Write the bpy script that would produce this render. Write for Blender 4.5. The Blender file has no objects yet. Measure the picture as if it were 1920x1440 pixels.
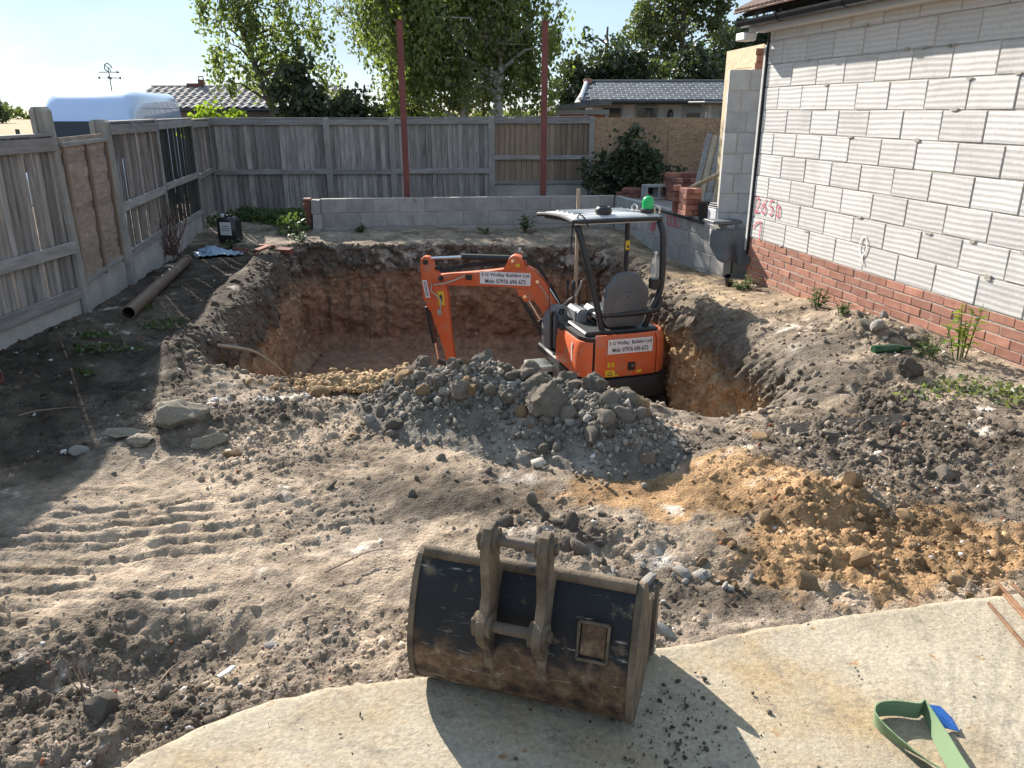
import bpy, bmesh, math, random
import numpy as np
from mathutils import Vector, Matrix, Euler

# ------------------------------------------------------------------ camera, sky, sun, exposure
SC = bpy.context.scene
COL = SC.collection
R = math.radians
SUN_AZ, SUN_EL = R(-33.0), R(30.5)          # azimuth from +Y towards +X, elevation
CAM_Z, PITCH = 1.75, 19.6

cam_d = bpy.data.cameras.new('camera')
cam_d.sensor_width = 36.0
cam_d.lens = 27.04
cam_d.clip_start = 0.05
cam_d.clip_end = 6000
cam = bpy.data.objects.new('camera', cam_d)
COL.objects.link(cam)
cam.location = (0, 0, CAM_Z)
cam.rotation_euler = (R(90 - PITCH), 0, 0)
SC.camera = cam

world = bpy.data.worlds.new('World')
SC.world = world
world.use_nodes = True
wt = world.node_tree
for n in list(wt.nodes):
    wt.nodes.remove(n)
w_out = wt.nodes.new('ShaderNodeOutputWorld')
w_bg = wt.nodes.new('ShaderNodeBackground')
w_sky = wt.nodes.new('ShaderNodeTexSky')
w_sky.sky_type = 'NISHITA'
w_sky.sun_disc = False
w_sky.sun_elevation = SUN_EL
w_sky.sun_rotation = SUN_AZ
w_sky.altitude = 50
w_sky.air_density = 1.0
w_sky.dust_density = 0.15
w_sky.ozone_density = 2.5
w_bg.inputs['Strength'].default_value = 0.078
# thin high cloud, spread over the whole sky
w_tc = wt.nodes.new('ShaderNodeTexCoord')
w_mp = wt.nodes.new('ShaderNodeMapping')
w_mp.inputs['Scale'].default_value = (1.0, 1.0, 3.2)
w_mp.inputs['Rotation'].default_value = (0.0, R(14), R(20))
w_ns = wt.nodes.new('ShaderNodeTexNoise')
w_ns.inputs['Scale'].default_value = 1.7
w_ns.inputs['Detail'].default_value = 7
w_ns.inputs['Roughness'].default_value = 0.55
w_ns.inputs['Distortion'].default_value = 0.5
w_rp = wt.nodes.new('ShaderNodeValToRGB')
w_rp.color_ramp.elements[0].position = 0.42
w_rp.color_ramp.elements[1].position = 0.72
w_rp.color_ramp.elements[0].color = (0.68, 0.68, 0.68, 1)
w_rp.color_ramp.elements[1].color = (0.95, 0.95, 0.95, 1)
w_mx = wt.nodes.new('ShaderNodeMixRGB')
w_mx.blend_type = 'MIX'
w_mul = wt.nodes.new('ShaderNodeMixRGB')
w_mul.blend_type = 'ADD'
w_mul.inputs['Fac'].default_value = 1.0
w_mul.inputs['Color1'].default_value = (0, 0, 0, 1)
w_mul.inputs['Color2'].default_value = (3.3, 4.25, 5.3, 1)
L = wt.links
L.new(w_tc.outputs['Generated'], w_mp.inputs['Vector'])
L.new(w_mp.outputs['Vector'], w_ns.inputs['Vector'])
L.new(w_ns.outputs['Fac'], w_rp.inputs['Fac'])
L.new(w_rp.outputs['Color'], w_mx.inputs['Fac'])
L.new(w_sky.outputs['Color'], w_mx.inputs['Color1'])
L.new(w_mul.outputs['Color'], w_mx.inputs['Color2'])
L.new(w_mx.outputs['Color'], w_bg.inputs['Color'])
L.new(w_bg.outputs['Background'], w_out.inputs['Surface'])

sun_d = bpy.data.lights.new('sun', 'SUN')
sun_d.energy = 5.0
sun_d.angle = R(0.53)
sun_d.color = (1.0, 0.93, 0.83)
sun = bpy.data.objects.new('sun', sun_d)
COL.objects.link(sun)
sdir = Vector((math.sin(SUN_AZ) * math.cos(SUN_EL), math.cos(SUN_AZ) * math.cos(SUN_EL), math.sin(SUN_EL)))
sun.rotation_euler = sdir.to_track_quat('Z', 'Y').to_euler()
sun.location = sdir * 40

SC.view_settings.view_transform = 'Standard'
SC.view_settings.look = 'None'
SC.view_settings.exposure = 1.24
SC.view_settings.gamma = 1.0
SC.view_settings.use_curve_mapping = False
SC.cycles.use_denoising = True
SC.cycles.max_bounces = 6
SC.cycles.transparent_max_bounces = 12

# ------------------------------------------------------------------ helpers
rng = np.random.default_rng(7)
random.seed(7)


def lin(r, g, b):
    f = lambda c: (c / 255 / 12.92) if c / 255 <= 0.04045 else ((c / 255 + 0.055) / 1.055) ** 2.4
    return (f(r), f(g), f(b))


def rgba(c, k=1.0):
    return (c[0] * k, c[1] * k, c[2] * k, 1.0)


def tag(o, label=None, cat=None, group=None, kind=None):
    if label: o['label'] = label
    if cat: o['category'] = cat
    if group: o['group'] = group
    if kind: o['kind'] = kind
    return o


def mesh(name, verts, faces, smooth=False):
    m = bpy.data.meshes.new(name)
    m.from_pydata([tuple(v) for v in verts], [], [tuple(f) for f in faces])
    if smooth:
        m.polygons.foreach_set('use_smooth', np.ones(len(m.polygons), dtype=bool))
    m.update()
    return m


def np_mesh(name, V, F, smooth=False, col=None):
    """V (n,3) float, F (m,k) int with k = 3 or 4."""
    V = np.ascontiguousarray(V, dtype=np.float32)
    F = np.ascontiguousarray(F, dtype=np.int32)
    m = bpy.data.meshes.new(name)
    k = F.shape[1]
    m.vertices.add(len(V))
    m.vertices.foreach_set('co', V.ravel())
    m.loops.add(F.size)
    m.loops.foreach_set('vertex_index', F.ravel())
    m.polygons.add(len(F))
    m.polygons.foreach_set('loop_start', np.arange(0, F.size, k, dtype=np.int32))
    m.polygons.foreach_set('loop_total', np.full(len(F), k, dtype=np.int32))
    if smooth:
        m.polygons.foreach_set('use_smooth', np.ones(len(F), dtype=bool))
    if col is not None:
        a = m.color_attributes.new('Col', 'FLOAT_COLOR', 'POINT')
        c4 = np.ones((len(V), 4), dtype=np.float32)
        c4[:, :3] = col
        a.data.foreach_set('color', c4.ravel())
    m.update(calc_edges=True)
    m.validate()
    return m


def obj(name, me, mat=None, parent=None, loc=None, rot=None, scale=None):
    o = bpy.data.objects.new(name, me)
    COL.objects.link(o)
    if mat is not None and me is not None and len(me.materials) == 0:
        me.materials.append(mat)
    if parent is not None: o.parent = parent
    if loc is not None: o.location = loc
    if rot is not None: o.rotation_euler = rot
    if scale is not None: o.scale = scale if hasattr(scale, '__len__') else (scale,) * 3
    return o


def empty(name, loc=(0, 0, 0), rz=0.0, label=None, cat=None, group=None):
    o = bpy.data.objects.new(name, None)
    COL.objects.link(o)
    o.location = loc
    o.rotation_euler = (0, 0, rz)
    o.empty_display_size = 0.1
    return tag(o, label, cat, group)


class MB:
    """collects shapes into one mesh"""
    def __init__(self):
        self.v, self.f = [], []

    def add(self, vs, fs):
        n = len(self.v)
        self.v += [Vector(v) for v in vs]
        self.f += [tuple(i + n for i in f) for f in fs]
        return self

    def box(self, c, s, rot=None, ch=0.0):
        vs, fs = cbox(s[0], s[1], s[2], ch)
        M = rot if rot is not None else Matrix.Identity(3)
        return self.add([M @ Vector(v) + Vector(c) for v in vs], fs)

    def bar(self, a, b, w, h, up=(0, 0, 1), ch=0.0):
        a, b = Vector(a), Vector(b)
        d = b - a
        y = d.normalized()
        x = y.cross(Vector(up))
        if x.length < 1e-5: x = y.cross(Vector((1, 0, 0)))
        x.normalize()
        z = x.cross(y)
        vs, fs = cbox(w, d.length, h, ch)
        M = Matrix((x, y, z)).transposed()
        return self.add([M @ Vector(v) + (a + b) / 2 for v in vs], fs)

    def tube(self, pts, r, n=10, caps=True):
        pts = [Vector(p) for p in pts]
        rs = r if hasattr(r, '__len__') else [r] * len(pts)
        rings, up = [], None
        for i, p in enumerate(pts):
            t = (pts[min(i + 1, len(pts) - 1)] - pts[max(i - 1, 0)]).normalized()
            if up is None:
                up = t.orthogonal().normalized()
            up = (up - t * up.dot(t))
            if up.length < 1e-6: up = t.orthogonal()
            up.normalize()
            s = t.cross(up)
            rings.append([p + (up * math.cos(2 * math.pi * k / n) + s * math.sin(2 * math.pi * k / n)) * rs[i] for k in range(n)])
        vs = [v for ring in rings for v in ring]
        fs = []
        for i in range(len(rings) - 1):
            for k in range(n):
                a, b = i * n + k, i * n + (k + 1) % n
                fs.append((a, b, b + n, a + n))
        if caps:
            fs.append(tuple(reversed(range(n))))
            fs.append(tuple(range((len(rings) - 1) * n, len(rings) * n)))
        return self.add(vs, fs)

    def prism(self, poly, t, M=None):
        """2D polygon in local xz extruded along local y by +-t/2"""
        n = len(poly)
        vs = [Vector((p[0], -t / 2, p[1])) for p in poly] + [Vector((p[0], t / 2, p[1])) for p in poly]
        fs = [tuple(range(n)), tuple(reversed(range(n, 2 * n)))]
        for i in range(n):
            j = (i + 1) % n
            fs.append((i, i + n, j + n, j))
        if M is not None: vs = [M @ v for v in vs]
        return self.add(vs, fs)

    def lathe(self, prof, n=20, c=(0, 0, 0)):
        c = Vector(c)
        vs, fs = [], []
        for r, z in prof:
            for k in range(n):
                a = 2 * math.pi * k / n
                vs.append(c + Vector((r * math.cos(a), r * math.sin(a), z)))
        for i in range(len(prof) - 1):
            for k in range(n):
                a, b = i * n + k, i * n + (k + 1) % n
                fs.append((a, b, b + n, a + n))
        fs.append(tuple(reversed(range(n))))
        fs.append(tuple(range((len(prof) - 1) * n, len(prof) * n)))
        return self.add(vs, fs)

    def mesh(self, name, smooth=False, bevel=0.0):
        bm = bmesh.new()
        bv = [bm.verts.new(v) for v in self.v]
        for f in self.f:
            try: bm.faces.new([bv[i] for i in f])
            except ValueError: pass
        bmesh.ops.recalc_face_normals(bm, faces=bm.faces)
        if bevel > 0:
            es = [e for e in bm.edges if len(e.link_faces) == 2 and e.calc_face_angle(0) > 0.6]
            bmesh.ops.bevel(bm, geom=es, offset=bevel, segments=2, affect='EDGES', profile=0.6)
        m = bpy.data.meshes.new(name)
        bm.to_mesh(m)
        bm.free()
        if smooth:
            m.polygons.foreach_set('use_smooth', np.ones(len(m.polygons), dtype=bool))
            try: m.set_sharp_from_angle(angle=R(38))
            except Exception: pass
        return m

    def build(self, name, mat, parent=None, smooth=False, bevel=0.0, loc=None, rot=None):
        return obj(name, self.mesh(name, smooth, bevel), mat, parent, loc, rot)


def cbox(sx, sy, sz, ch=0.0, jit=0.0, rnd=None):
    """box (optionally with chamfered edges, optionally irregular)"""
    hx, hy, hz = sx / 2, sy / 2, sz / 2
    if ch <= 0:
        vs = [(-hx, -hy, -hz), (hx, -hy, -hz), (hx, hy, -hz), (-hx, hy, -hz),
              (-hx, -hy, hz), (hx, -hy, hz), (hx, hy, hz), (-hx, hy, hz)]
        fs = [(3, 2, 1, 0), (4, 5, 6, 7), (0, 1, 5, 4), (1, 2, 6, 5), (2, 3, 7, 6), (3, 0, 4, 7)]
        return vs, fs
    vs, idx = [], {}
    for sxn in (-1, 1):
        for syn in (-1, 1):
            for szn in (-1, 1):
                for ax in range(3):
                    p = [sxn * (hx - ch), syn * (hy - ch), szn * (hz - ch)]
                    p[ax] = (sxn, syn, szn)[ax] * (hx, hy, hz)[ax]
                    if jit and rnd is not None:
                        p = [c + rnd.uniform(-jit, jit) for c in p]
                    idx[(sxn, syn, szn, ax)] = len(vs)
                    vs.append(tuple(p))
    fs = []
    for ax in range(3):
        for s in (-1, 1):
            o1, o2 = [a for a in range(3) if a != ax]
            q = []
            for a, b in ((-1, -1), (1, -1), (1, 1), (-1, 1)):
                k = [0, 0, 0]
                k[ax] = s; k[o1] = a; k[o2] = b
                q.append(idx[(k[0], k[1], k[2], ax)])
            flip = (s > 0) ^ (ax == 1)
            fs.append(tuple(q) if flip else tuple(reversed(q)))
    for ax in range(3):            # edges along ax
        o1, o2 = [a for a in range(3) if a != ax]
        for a in (-1, 1):
            for b in (-1, 1):
                k1, k2 = [0, 0, 0], [0, 0, 0]
                k1[ax], k2[ax] = -1, 1
                k1[o1] = k2[o1] = a
                k1[o2] = k2[o2] = b
                fs.append((idx[tuple(k1) + (o1,)], idx[tuple(k2) + (o1,)], idx[tuple(k2) + (o2,)], idx[tuple(k1) + (o2,)]))
    for a in (-1, 1):
        for b in (-1, 1):
            for c in (-1, 1):
                fs.append((idx[(a, b, c, 0)], idx[(a, b, c, 1)], idx[(a, b, c, 2)]))
    return vs, fs


def box_mesh(name, sx, sy, sz, ch=0.0, jit=0.0, rnd=None):
    vs, fs = cbox(sx, sy, sz, ch, jit, rnd)
    b = MB()
    b.add(vs, fs)
    return b.mesh(name)


def text_mesh(name, s, width, height, bold=0.0, thick=0.0):
    """flat lettering fitted to width x height, centred, lying in the local xy plane"""
    cu = bpy.data.curves.new(name, 'FONT')
    cu.body = s
    cu.align_x = 'CENTER'
    cu.align_y = 'CENTER'
    cu.offset = bold
    cu.resolution_u = 3
    cu.extrude = thick
    o = bpy.data.objects.new(name, cu)
    COL.objects.link(o)
    dg = bpy.context.evaluated_depsgraph_get()
    m = bpy.data.meshes.new_from_object(o.evaluated_get(dg))
    bpy.data.objects.remove(o)
    m.name = name
    n = len(m.vertices)
    co = np.zeros(n * 3, dtype=np.float32)
    m.vertices.foreach_get('co', co)
    co = co.reshape(-1, 3)
    lo, hi = co[:, :2].min(0), co[:, :2].max(0)
    co[:, 0] = (co[:, 0] - (lo[0] + hi[0]) / 2) * width / (hi[0] - lo[0])
    co[:, 1] = (co[:, 1] - (lo[1] + hi[1]) / 2) * height / (hi[1] - lo[1])
    m.vertices.foreach_set('co', co.ravel())
    m.update()
    return m


# ---- numpy noise
def _h(*k):
    s = np.zeros(np.broadcast(*k).shape, dtype=np.uint32)
    for i, a in enumerate(k):
        s = (s ^ (np.asarray(a).astype(np.int64).astype(np.uint32) * np.uint32(0x9E3779B1 + 0x85EBCA6 * i * 2 + 77)))
        s = (s ^ (s >> np.uint32(15))) * np.uint32(0x2C1B3C6D)
        s = (s ^ (s >> np.uint32(12))) * np.uint32(0x297A2D39)
    s = s ^ (s >> np.uint32(15))
    return s.astype(np.float64) / 4294967296.0


def vn2(x, y, seed=0):
    ix, iy = np.floor(x), np.floor(y)
    fx, fy = x - ix, y - iy
    ux, uy = fx * fx * fx * (fx * (fx * 6 - 15) + 10), fy * fy * fy * (fy * (fy * 6 - 15) + 10)
    a, b = _h(ix, iy, seed), _h(ix + 1, iy, seed)
    c, d = _h(ix, iy + 1, seed), _h(ix + 1, iy + 1, seed)
    return (a + (b - a) * ux) * (1 - uy) + (c + (d - c) * ux) * uy - 0.5


def fbm2(x, y, oct=5, seed=0, gain=0.5):
    s, a = 0, 1.0
    for o in range(oct):
        ca, sa = math.cos(o * 1.1), math.sin(o * 1.1)
        s = s + a * vn2((x * ca - y * sa) * 2 ** o + o * 17.3, (x * sa + y * ca) * 2 ** o - o * 9.1, seed + o)
        a *= gain
    return s


def vn3(x, y, z, seed=0):
    iz = np.floor(z)
    fz = z - iz
    u = fz * fz * (3 - 2 * fz)
    o = iz * 57.31
    return vn2(x + o, y - o * 0.7, seed) * (1 - u) + vn2(x + o + 57.31, y - o * 0.7 - 40.117, seed) * u


def fbm3(x, y, z, oct=4, seed=0, gain=0.5):
    s, a = 0, 1.0
    for o in range(oct):
        k = 2.03 ** o
        s = s + a * vn3(x * k + o * 3.7, y * k - o * 5.1, z * k + o * 1.9, seed + o)
        a *= gain
    return s


def lumps(x, y, cell, seed, dens=0.6, squash=0.6):
    """rounded clods on a jittered lattice: a height in units of cell"""
    gx, gy = np.floor(x / cell), np.floor(y / cell)
    out = np.zeros_like(x)
    for i in (-1, 0, 1):
        for j in (-1, 0, 1):
            cx, cy = gx + i, gy + j
            on = _h(cx, cy, seed) < dens
            px = (cx + 0.5 + (_h(cx, cy, seed + 1) - 0.5) * 0.9) * cell
            py = (cy + 0.5 + (_h(cx, cy, seed + 2) - 0.5) * 0.9) * cell
            r = cell * (0.22 + 0.45 * _h(cx, cy, seed + 3) ** 2)
            th = _h(cx, cy, seed + 4) * 6.283
            dx, dy = x - px, y - py
            a = dx * np.cos(th) + dy * np.sin(th)
            b = (-dx * np.sin(th) + dy * np.cos(th)) * 1.5
            q = 1 - (a * a + b * b) / (r * r)
            out = np.maximum(out, np.where(on & (q > 0), np.sqrt(np.maximum(q, 0)) * r * squash, 0))
    return out


def sstep(a, b, x):
    t = np.clip((x - a) / (b - a), 0, 1)
    return t * t * (3 - 2 * t)


# ------------------------------------------------------------------ materials
def newmat(name):
    m = bpy.data.materials.new(name)
    m.use_nodes = True
    nt = m.node_tree
    b = nt.nodes.get('Principled BSDF')
    return m, nt, b


def node(nt, typ, **kw):
    n = nt.nodes.new(typ)
    for k, v in kw.items():
        if k in n.inputs: n.inputs[k].default_value = v
        else: setattr(n, k, v)
    return n


def ramp(nt, fac, stops):
    r = nt.nodes.new('ShaderNodeValToRGB')
    e = r.color_ramp.elements
    while len(e) < len(stops): e.new(0.5)
    for i, (p, c) in enumerate(stops):
        e[i].position = p
        e[i].color = c if len(c) == 4 else (c[0], c[1], c[2], 1)
    nt.links.new(fac, r.inputs['Fac'])
    return r.outputs['Color']


def coords(nt, rnd=True, scale=(1, 1, 1)):
    tc = nt.nodes.new('ShaderNodeTexCoord')
    out = tc.outputs['Object']
    if rnd:
        oi = nt.nodes.new('ShaderNodeObjectInfo')
        ma = nt.nodes.new('ShaderNodeVectorMath'); ma.operation = 'SCALE'
        cb = nt.nodes.new('ShaderNodeCombineXYZ')
        nt.links.new(oi.outputs['Random'], cb.inputs[0]); nt.links.new(oi.outputs['Random'], cb.inputs[1]); nt.links.new(oi.outputs['Random'], cb.inputs[2])
        nt.links.new(cb.outputs[0], ma.inputs[0]); ma.inputs['Scale'].default_value = 37.0
        ad = nt.nodes.new('ShaderNodeVectorMath'); ad.operation = 'ADD'
        nt.links.new(out, ad.inputs[0]); nt.links.new(ma.outputs[0], ad.inputs[1])
        out = ad.outputs[0]
    mp = nt.nodes.new('ShaderNodeMapping')
    mp.inputs['Scale'].default_value = scale
    nt.links.new(out, mp.inputs['Vector'])
    return mp.outputs['Vector']


def noise(nt, vec, scale, detail=5, rough=0.6, dist=0.0):
    n = node(nt, 'ShaderNodeTexNoise', Scale=scale, Detail=detail, Roughness=rough, Distortion=dist)
    nt.links.new(vec, n.inputs['Vector'])
    return n.outputs['Fac']


def mix(nt, f, a, b, mode='MIX'):
    m = nt.nodes.new('ShaderNodeMixRGB')
    m.blend_type = mode
    for s, v in (('Fac', f), ('Color1', a), ('Color2', b)):
        if isinstance(v, (int, float)): m.inputs[s].default_value = v
        elif isinstance(v, tuple): m.inputs[s].default_value = v if len(v) == 4 else v + (1,)
        else: nt.links.new(v, m.inputs[s])
    return m.outputs['Color']


def randval(nt, col, amt):
    """per-object brightness difference"""
    oi = nt.nodes.new('ShaderNodeObjectInfo')
    mr = node(nt, 'ShaderNodeMapRange')
    mr.inputs['To Min'].default_value = 1 - amt
    mr.inputs['To Max'].default_value = 1 + amt
    nt.links.new(oi.outputs['Random'], mr.inputs['Value'])
    return mix(nt, 1.0, col, mr.outputs['Result'], 'MULTIPLY')


def bump(nt, b, h, strength=0.3, dist=0.01, prev=None):
    bp = node(nt, 'ShaderNodeBump', Strength=strength, Distance=dist)
    nt.links.new(h, bp.inputs['Height'])
    if prev is not None: nt.links.new(prev, bp.inputs['Normal'])
    nt.links.new(bp.outputs['Normal'], b.inputs['Normal'])
    return bp.outputs['Normal']


def basic(name, c1, c2, scale=6, rough=0.8, bmp=0.2, bscale=40, rnd=0.12, stretch=(1, 1, 1), metal=0.0, spots=None, lo=0.3, hi=0.7):
    m, nt, b = newmat(name)
    v = coords(nt, True, stretch)
    col = ramp(nt, noise(nt, v, scale), [(lo, c1), (hi, c2)])
    if spots:
        sc, thr, sw, c3 = spots
        f = ramp(nt, noise(nt, v, sc, 6, 0.65), [(thr, (0, 0, 0)), (thr + sw, (1, 1, 1))])
        col = mix(nt, f, col, c3)
    if rnd: col = randval(nt, col, rnd)
    nt.links.new(col, b.inputs['Base Color'])
    b.inputs['Roughness'].default_value = rough
    b.inputs['Metallic'].default_value = metal
    if bmp: bump(nt, b, noise(nt, v, bscale, 6, 0.6), bmp)
    return m


def leafmat(name, c1, c2, trans=0.45, rough=0.5):
    m, nt, b = newmat(name)
    g = nt.nodes.new('ShaderNodeNewGeometry')
    col = ramp(nt, g.outputs['Random Per Island'], [(0.0, c1), (1.0, c2)])
    nt.links.new(col, b.inputs['Base Color'])
    b.inputs['Roughness'].default_value = rough
    t = nt.nodes.new('ShaderNodeBsdfTranslucent')
    tc = mix(nt, 1.0, col, (1.35, 1.45, 0.55), 'MULTIPLY')
    nt.links.new(tc, t.inputs['Color'])
    ms = nt.nodes.new('ShaderNodeMixShader')
    ms.inputs['Fac'].default_value = trans
    nt.links.new(b.outputs[0], ms.inputs[1])
    nt.links.new(t.outputs[0], ms.inputs[2])
    nt.links.new(ms.outputs[0], nt.nodes['Material Output'].inputs['Surface'])
    return m


def soil_material(name, use_col=True, base=(0.2, 0.18, 0.15), speck=True, rnd=0.0):
    m, nt, b = newmat(name)
    v = coords(nt, rnd > 0)
    if use_col:
        a = nt.nodes.new('ShaderNodeAttribute')
        a.attribute_name = 'Col'
        col = a.outputs['Color']
    else:
        rg = nt.nodes.new('ShaderNodeRGB')
        rg.outputs[0].default_value = rgba(base)
        col = rg.outputs[0]
    n1 = ramp(nt, noise(nt, v, 9, 8, 0.68), [(0.25, (0.62, 0.61, 0.60)), (0.75, (1.35, 1.34, 1.32))])
    col = mix(nt, 1.0, col, n1, 'MULTIPLY')
    n2 = ramp(nt, noise(nt, v, 95, 4, 0.7), [(0.3, (0.7, 0.7, 0.7)), (0.72, (1.28, 1.28, 1.28))])
    col = mix(nt, 1.0, col, n2, 'MULTIPLY')
    if speck:
        vo = node(nt, 'ShaderNodeTexVoronoi', Scale=55.0)
        nt.links.new(v, vo.inputs['Vector'])
        f1 = ramp(nt, vo.outputs['Distance'], [(0.10, (1, 1, 1)), (0.17, (0, 0, 0))])
        f2 = ramp(nt, noise(nt, v, 3.2, 3, 0.6), [(0.50, (0, 0, 0)), (0.70, (1, 1, 1))])
        f = mix(nt, 1.0, f1, f2, 'MULTIPLY')
        col = mix(nt, f, col, (0.46, 0.44, 0.41))
    if rnd: col = randval(nt, col, rnd)
    nt.links.new(col, b.inputs['Base Color'])
    b.inputs['Roughness'].default_value = 0.97
    b.inputs['Specular IOR Level'].default_value = 0.12
    v1 = node(nt, 'ShaderNodeTexVoronoi', Scale=62.0)
    v1.inputs['Randomness'].default_value = 1.0
    nt.links.new(v, v1.inputs['Vector'])
    v2 = node(nt, 'ShaderNodeTexVoronoi', Scale=150.0)
    nt.links.new(v, v2.inputs['Vector'])
    p = bump(nt, b, noise(nt, v, 26, 8, 0.75), 0.55, 0.025)
    iv = node(nt, 'ShaderNodeMath', operation='SUBTRACT')
    iv.inputs[0].default_value = 1.0
    nt.links.new(v1.outputs['Distance'], iv.inputs[1])
    p = bump(nt, b, iv.outputs[0], 0.45, 0.010, p)
    iv2 = node(nt, 'ShaderNodeMath', operation='SUBTRACT')
    iv2.inputs[0].default_value = 1.0
    nt.links.new(v2.outputs['Distance'], iv2.inputs[1])
    p = bump(nt, b, iv2.outputs[0], 0.45, 0.005, p)
    return m


M = {}
M['soil'] = soil_material('soil')
M['clod'] = soil_material('clod', False, (0.205, 0.178, 0.148), speck=False, rnd=0.3)
M['clod_tan'] = soil_material('clod_tan', False, (0.33, 0.225, 0.135), speck=False, rnd=0.25)
M['chalk'] = soil_material('chalk', False, (0.42, 0.40, 0.37), speck=False, rnd=0.2)
M['wood_grey'] = basic('weathered_wood', (0.165, 0.150, 0.139), (0.36, 0.332, 0.308), 5, 0.9, 0.35, 30, 0.36, (6, 6, 0.7))
M['wood_dark'] = basic('dark_stained_wood', (0.028, 0.034, 0.03), (0.07, 0.077, 0.068), 5, 0.9, 0.35, 30, 0.3, (6, 6, 0.7))
M['wood_brown'] = basic('brown_wood', (0.17, 0.125, 0.09), (0.29, 0.22, 0.16), 5, 0.9, 0.3, 30, 0.22, (6, 6, 0.7))
M['wood_lap'] = basic('lap_board_wood', (0.21, 0.16, 0.125), (0.38, 0.305, 0.25), 4, 0.9, 0.35, 30, 0.15, (1.5, 1.5, 7))
M['wood_new'] = basic('sawn_timber', (0.33, 0.27, 0.19), (0.45, 0.38, 0.28), 4, 0.85, 0.2, 30, 0.15, (5, 5, 0.6))
M['wood_stake'] = basic('stake_timber', (0.29, 0.23, 0.17), (0.40, 0.33, 0.25), 4, 0.85, 0.2, 30, 0.1, (6, 6, 0.6))
M['rail'] = basic('fence_rail_wood', (0.17, 0.162, 0.155), (0.32, 0.305, 0.29), 4, 0.9, 0.35, 26, 0.15, (0.8, 0.8, 7))
M['conc_post'] = basic('post_concrete', (0.20, 0.19, 0.175), (0.31, 0.295, 0.27), 5, 0.92, 0.3, 90, 0.1, spots=(3.0, 0.62, 0.1, (0.13, 0.13, 0.12)))
M['gravel_board'] = basic('gravel_board_concrete', (0.27, 0.255, 0.235), (0.40, 0.38, 0.355), 4, 0.92, 0.3, 80, 0.08, spots=(5.0, 0.64, 0.1, (0.17, 0.16, 0.14)))
M['conc_block'] = basic('dense_concrete_block', (0.25, 0.245, 0.235), (0.36, 0.355, 0.34), 7, 0.93, 0.35, 120, 0.12, spots=(2.2, 0.66, 0.05, (0.17, 0.165, 0.12)))
M['mortar'] = basic('mortar', (0.30, 0.28, 0.245), (0.42, 0.395, 0.35), 14, 0.95, 0.6, 60, 0)
M['brick'] = basic('red_brick', (0.27, 0.115, 0.078), (0.37, 0.18, 0.125), 12, 0.88, 0.3, 120, 0.22, spots=(6, 0.66, 0.1, (0.45, 0.32, 0.26)))
M['brick_old'] = basic('old_red_brick', (0.14, 0.055, 0.045), (0.235, 0.095, 0.07), 12, 0.9, 0.3, 120, 0.3, spots=(7, 0.6, 0.12, (0.16, 0.14, 0.13)))
M['black_plastic'] = basic('black_plastic', (0.012, 0.012, 0.014), (0.03, 0.03, 0.033), 6, 0.38, 0.1, 20, 0.1)
M['gutter'] = basic('gutter_plastic', (0.012, 0.012, 0.013), (0.02, 0.02, 0.022), 6, 0.3, 0.0, 20, 0)
M['white_paint'] = basic('white_paint', (0.55, 0.55, 0.54), (0.66, 0.66, 0.65), 4, 0.5, 0.05, 20, 0)
M['red_steel'] = basic('red_oxide_steel', (0.135, 0.032, 0.028), (0.2, 0.055, 0.045), 4, 0.6, 0.15, 40, 0, spots=(7, 0.68, 0.08, (0.25, 0.13, 0.1)))
M['rust'] = basic('rusty_steel', (0.12, 0.055, 0.03), (0.28, 0.15, 0.075), 18, 0.85, 0.35, 150, 0.25)
M['grey_dark'] = basic('dark_grey', (0.03, 0.03, 0.032), (0.05, 0.05, 0.052), 5, 0.6, 0.1, 60, 0.05)
M['bark'] = basic('bark', (0.05, 0.042, 0.035), (0.12, 0.1, 0.085), 8, 0.95, 0.5, 30, 0.1, (3, 3, 0.8))
M['birch_bark'] = basic('birch_bark', (0.30, 0.285, 0.26), (0.50, 0.48, 0.45), 5, 0.8, 0.3, 30, 0.1, (2, 2, 5), spots=(9, 0.6, 0.06, (0.05, 0.045, 0.04)))
M['leaf_birch'] = leafmat('birch_leaves', (0.075, 0.11, 0.04), (0.20, 0.235, 0.095), 0.5)
M['leaf_dark'] = leafmat('dark_leaves', (0.028, 0.042, 0.024), (0.06, 0.082, 0.042), 0.28)
M['leaf_mid'] = leafmat('mid_leaves', (0.06, 0.082, 0.042), (0.135, 0.165, 0.08), 0.4)
M['leaf_olive'] = leafmat('grey_green_leaves', (0.09, 0.11, 0.062), (0.19, 0.215, 0.13), 0.42)
M['leaf_lime'] = leafmat('lime_leaves', (0.12, 0.19, 0.025), (0.22, 0.28, 0.05), 0.5)
M['leaf_weed'] = leafmat('weed_leaves', (0.05, 0.085, 0.03), (0.10, 0.145, 0.055), 0.35)
M['dead'] = basic('dead_stems', (0.17, 0.12, 0.085), (0.29, 0.22, 0.16), 10, 0.95, 0.2, 40, 0.1)
M['dead_red'] = basic('dead_red_stems', (0.09, 0.045, 0.035), (0.17, 0.1, 0.075), 10, 0.95, 0.2, 40, 0.1)
# ------------------------------------------------------------------ the ground, the pit and the slab
WALL0 = Vector((2.69, 8.76, 0))                       # far corner of the block-built house wall
WDIR = Vector((math.sin(R(-12.0)), math.cos(R(-12.0)), 0))   # along the wall, away from the camera
WNRM = Vector((-WDIR.y, WDIR.x, 0))                   # out of the wall, into the yard
FLOOR_Z = -1.47

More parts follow.
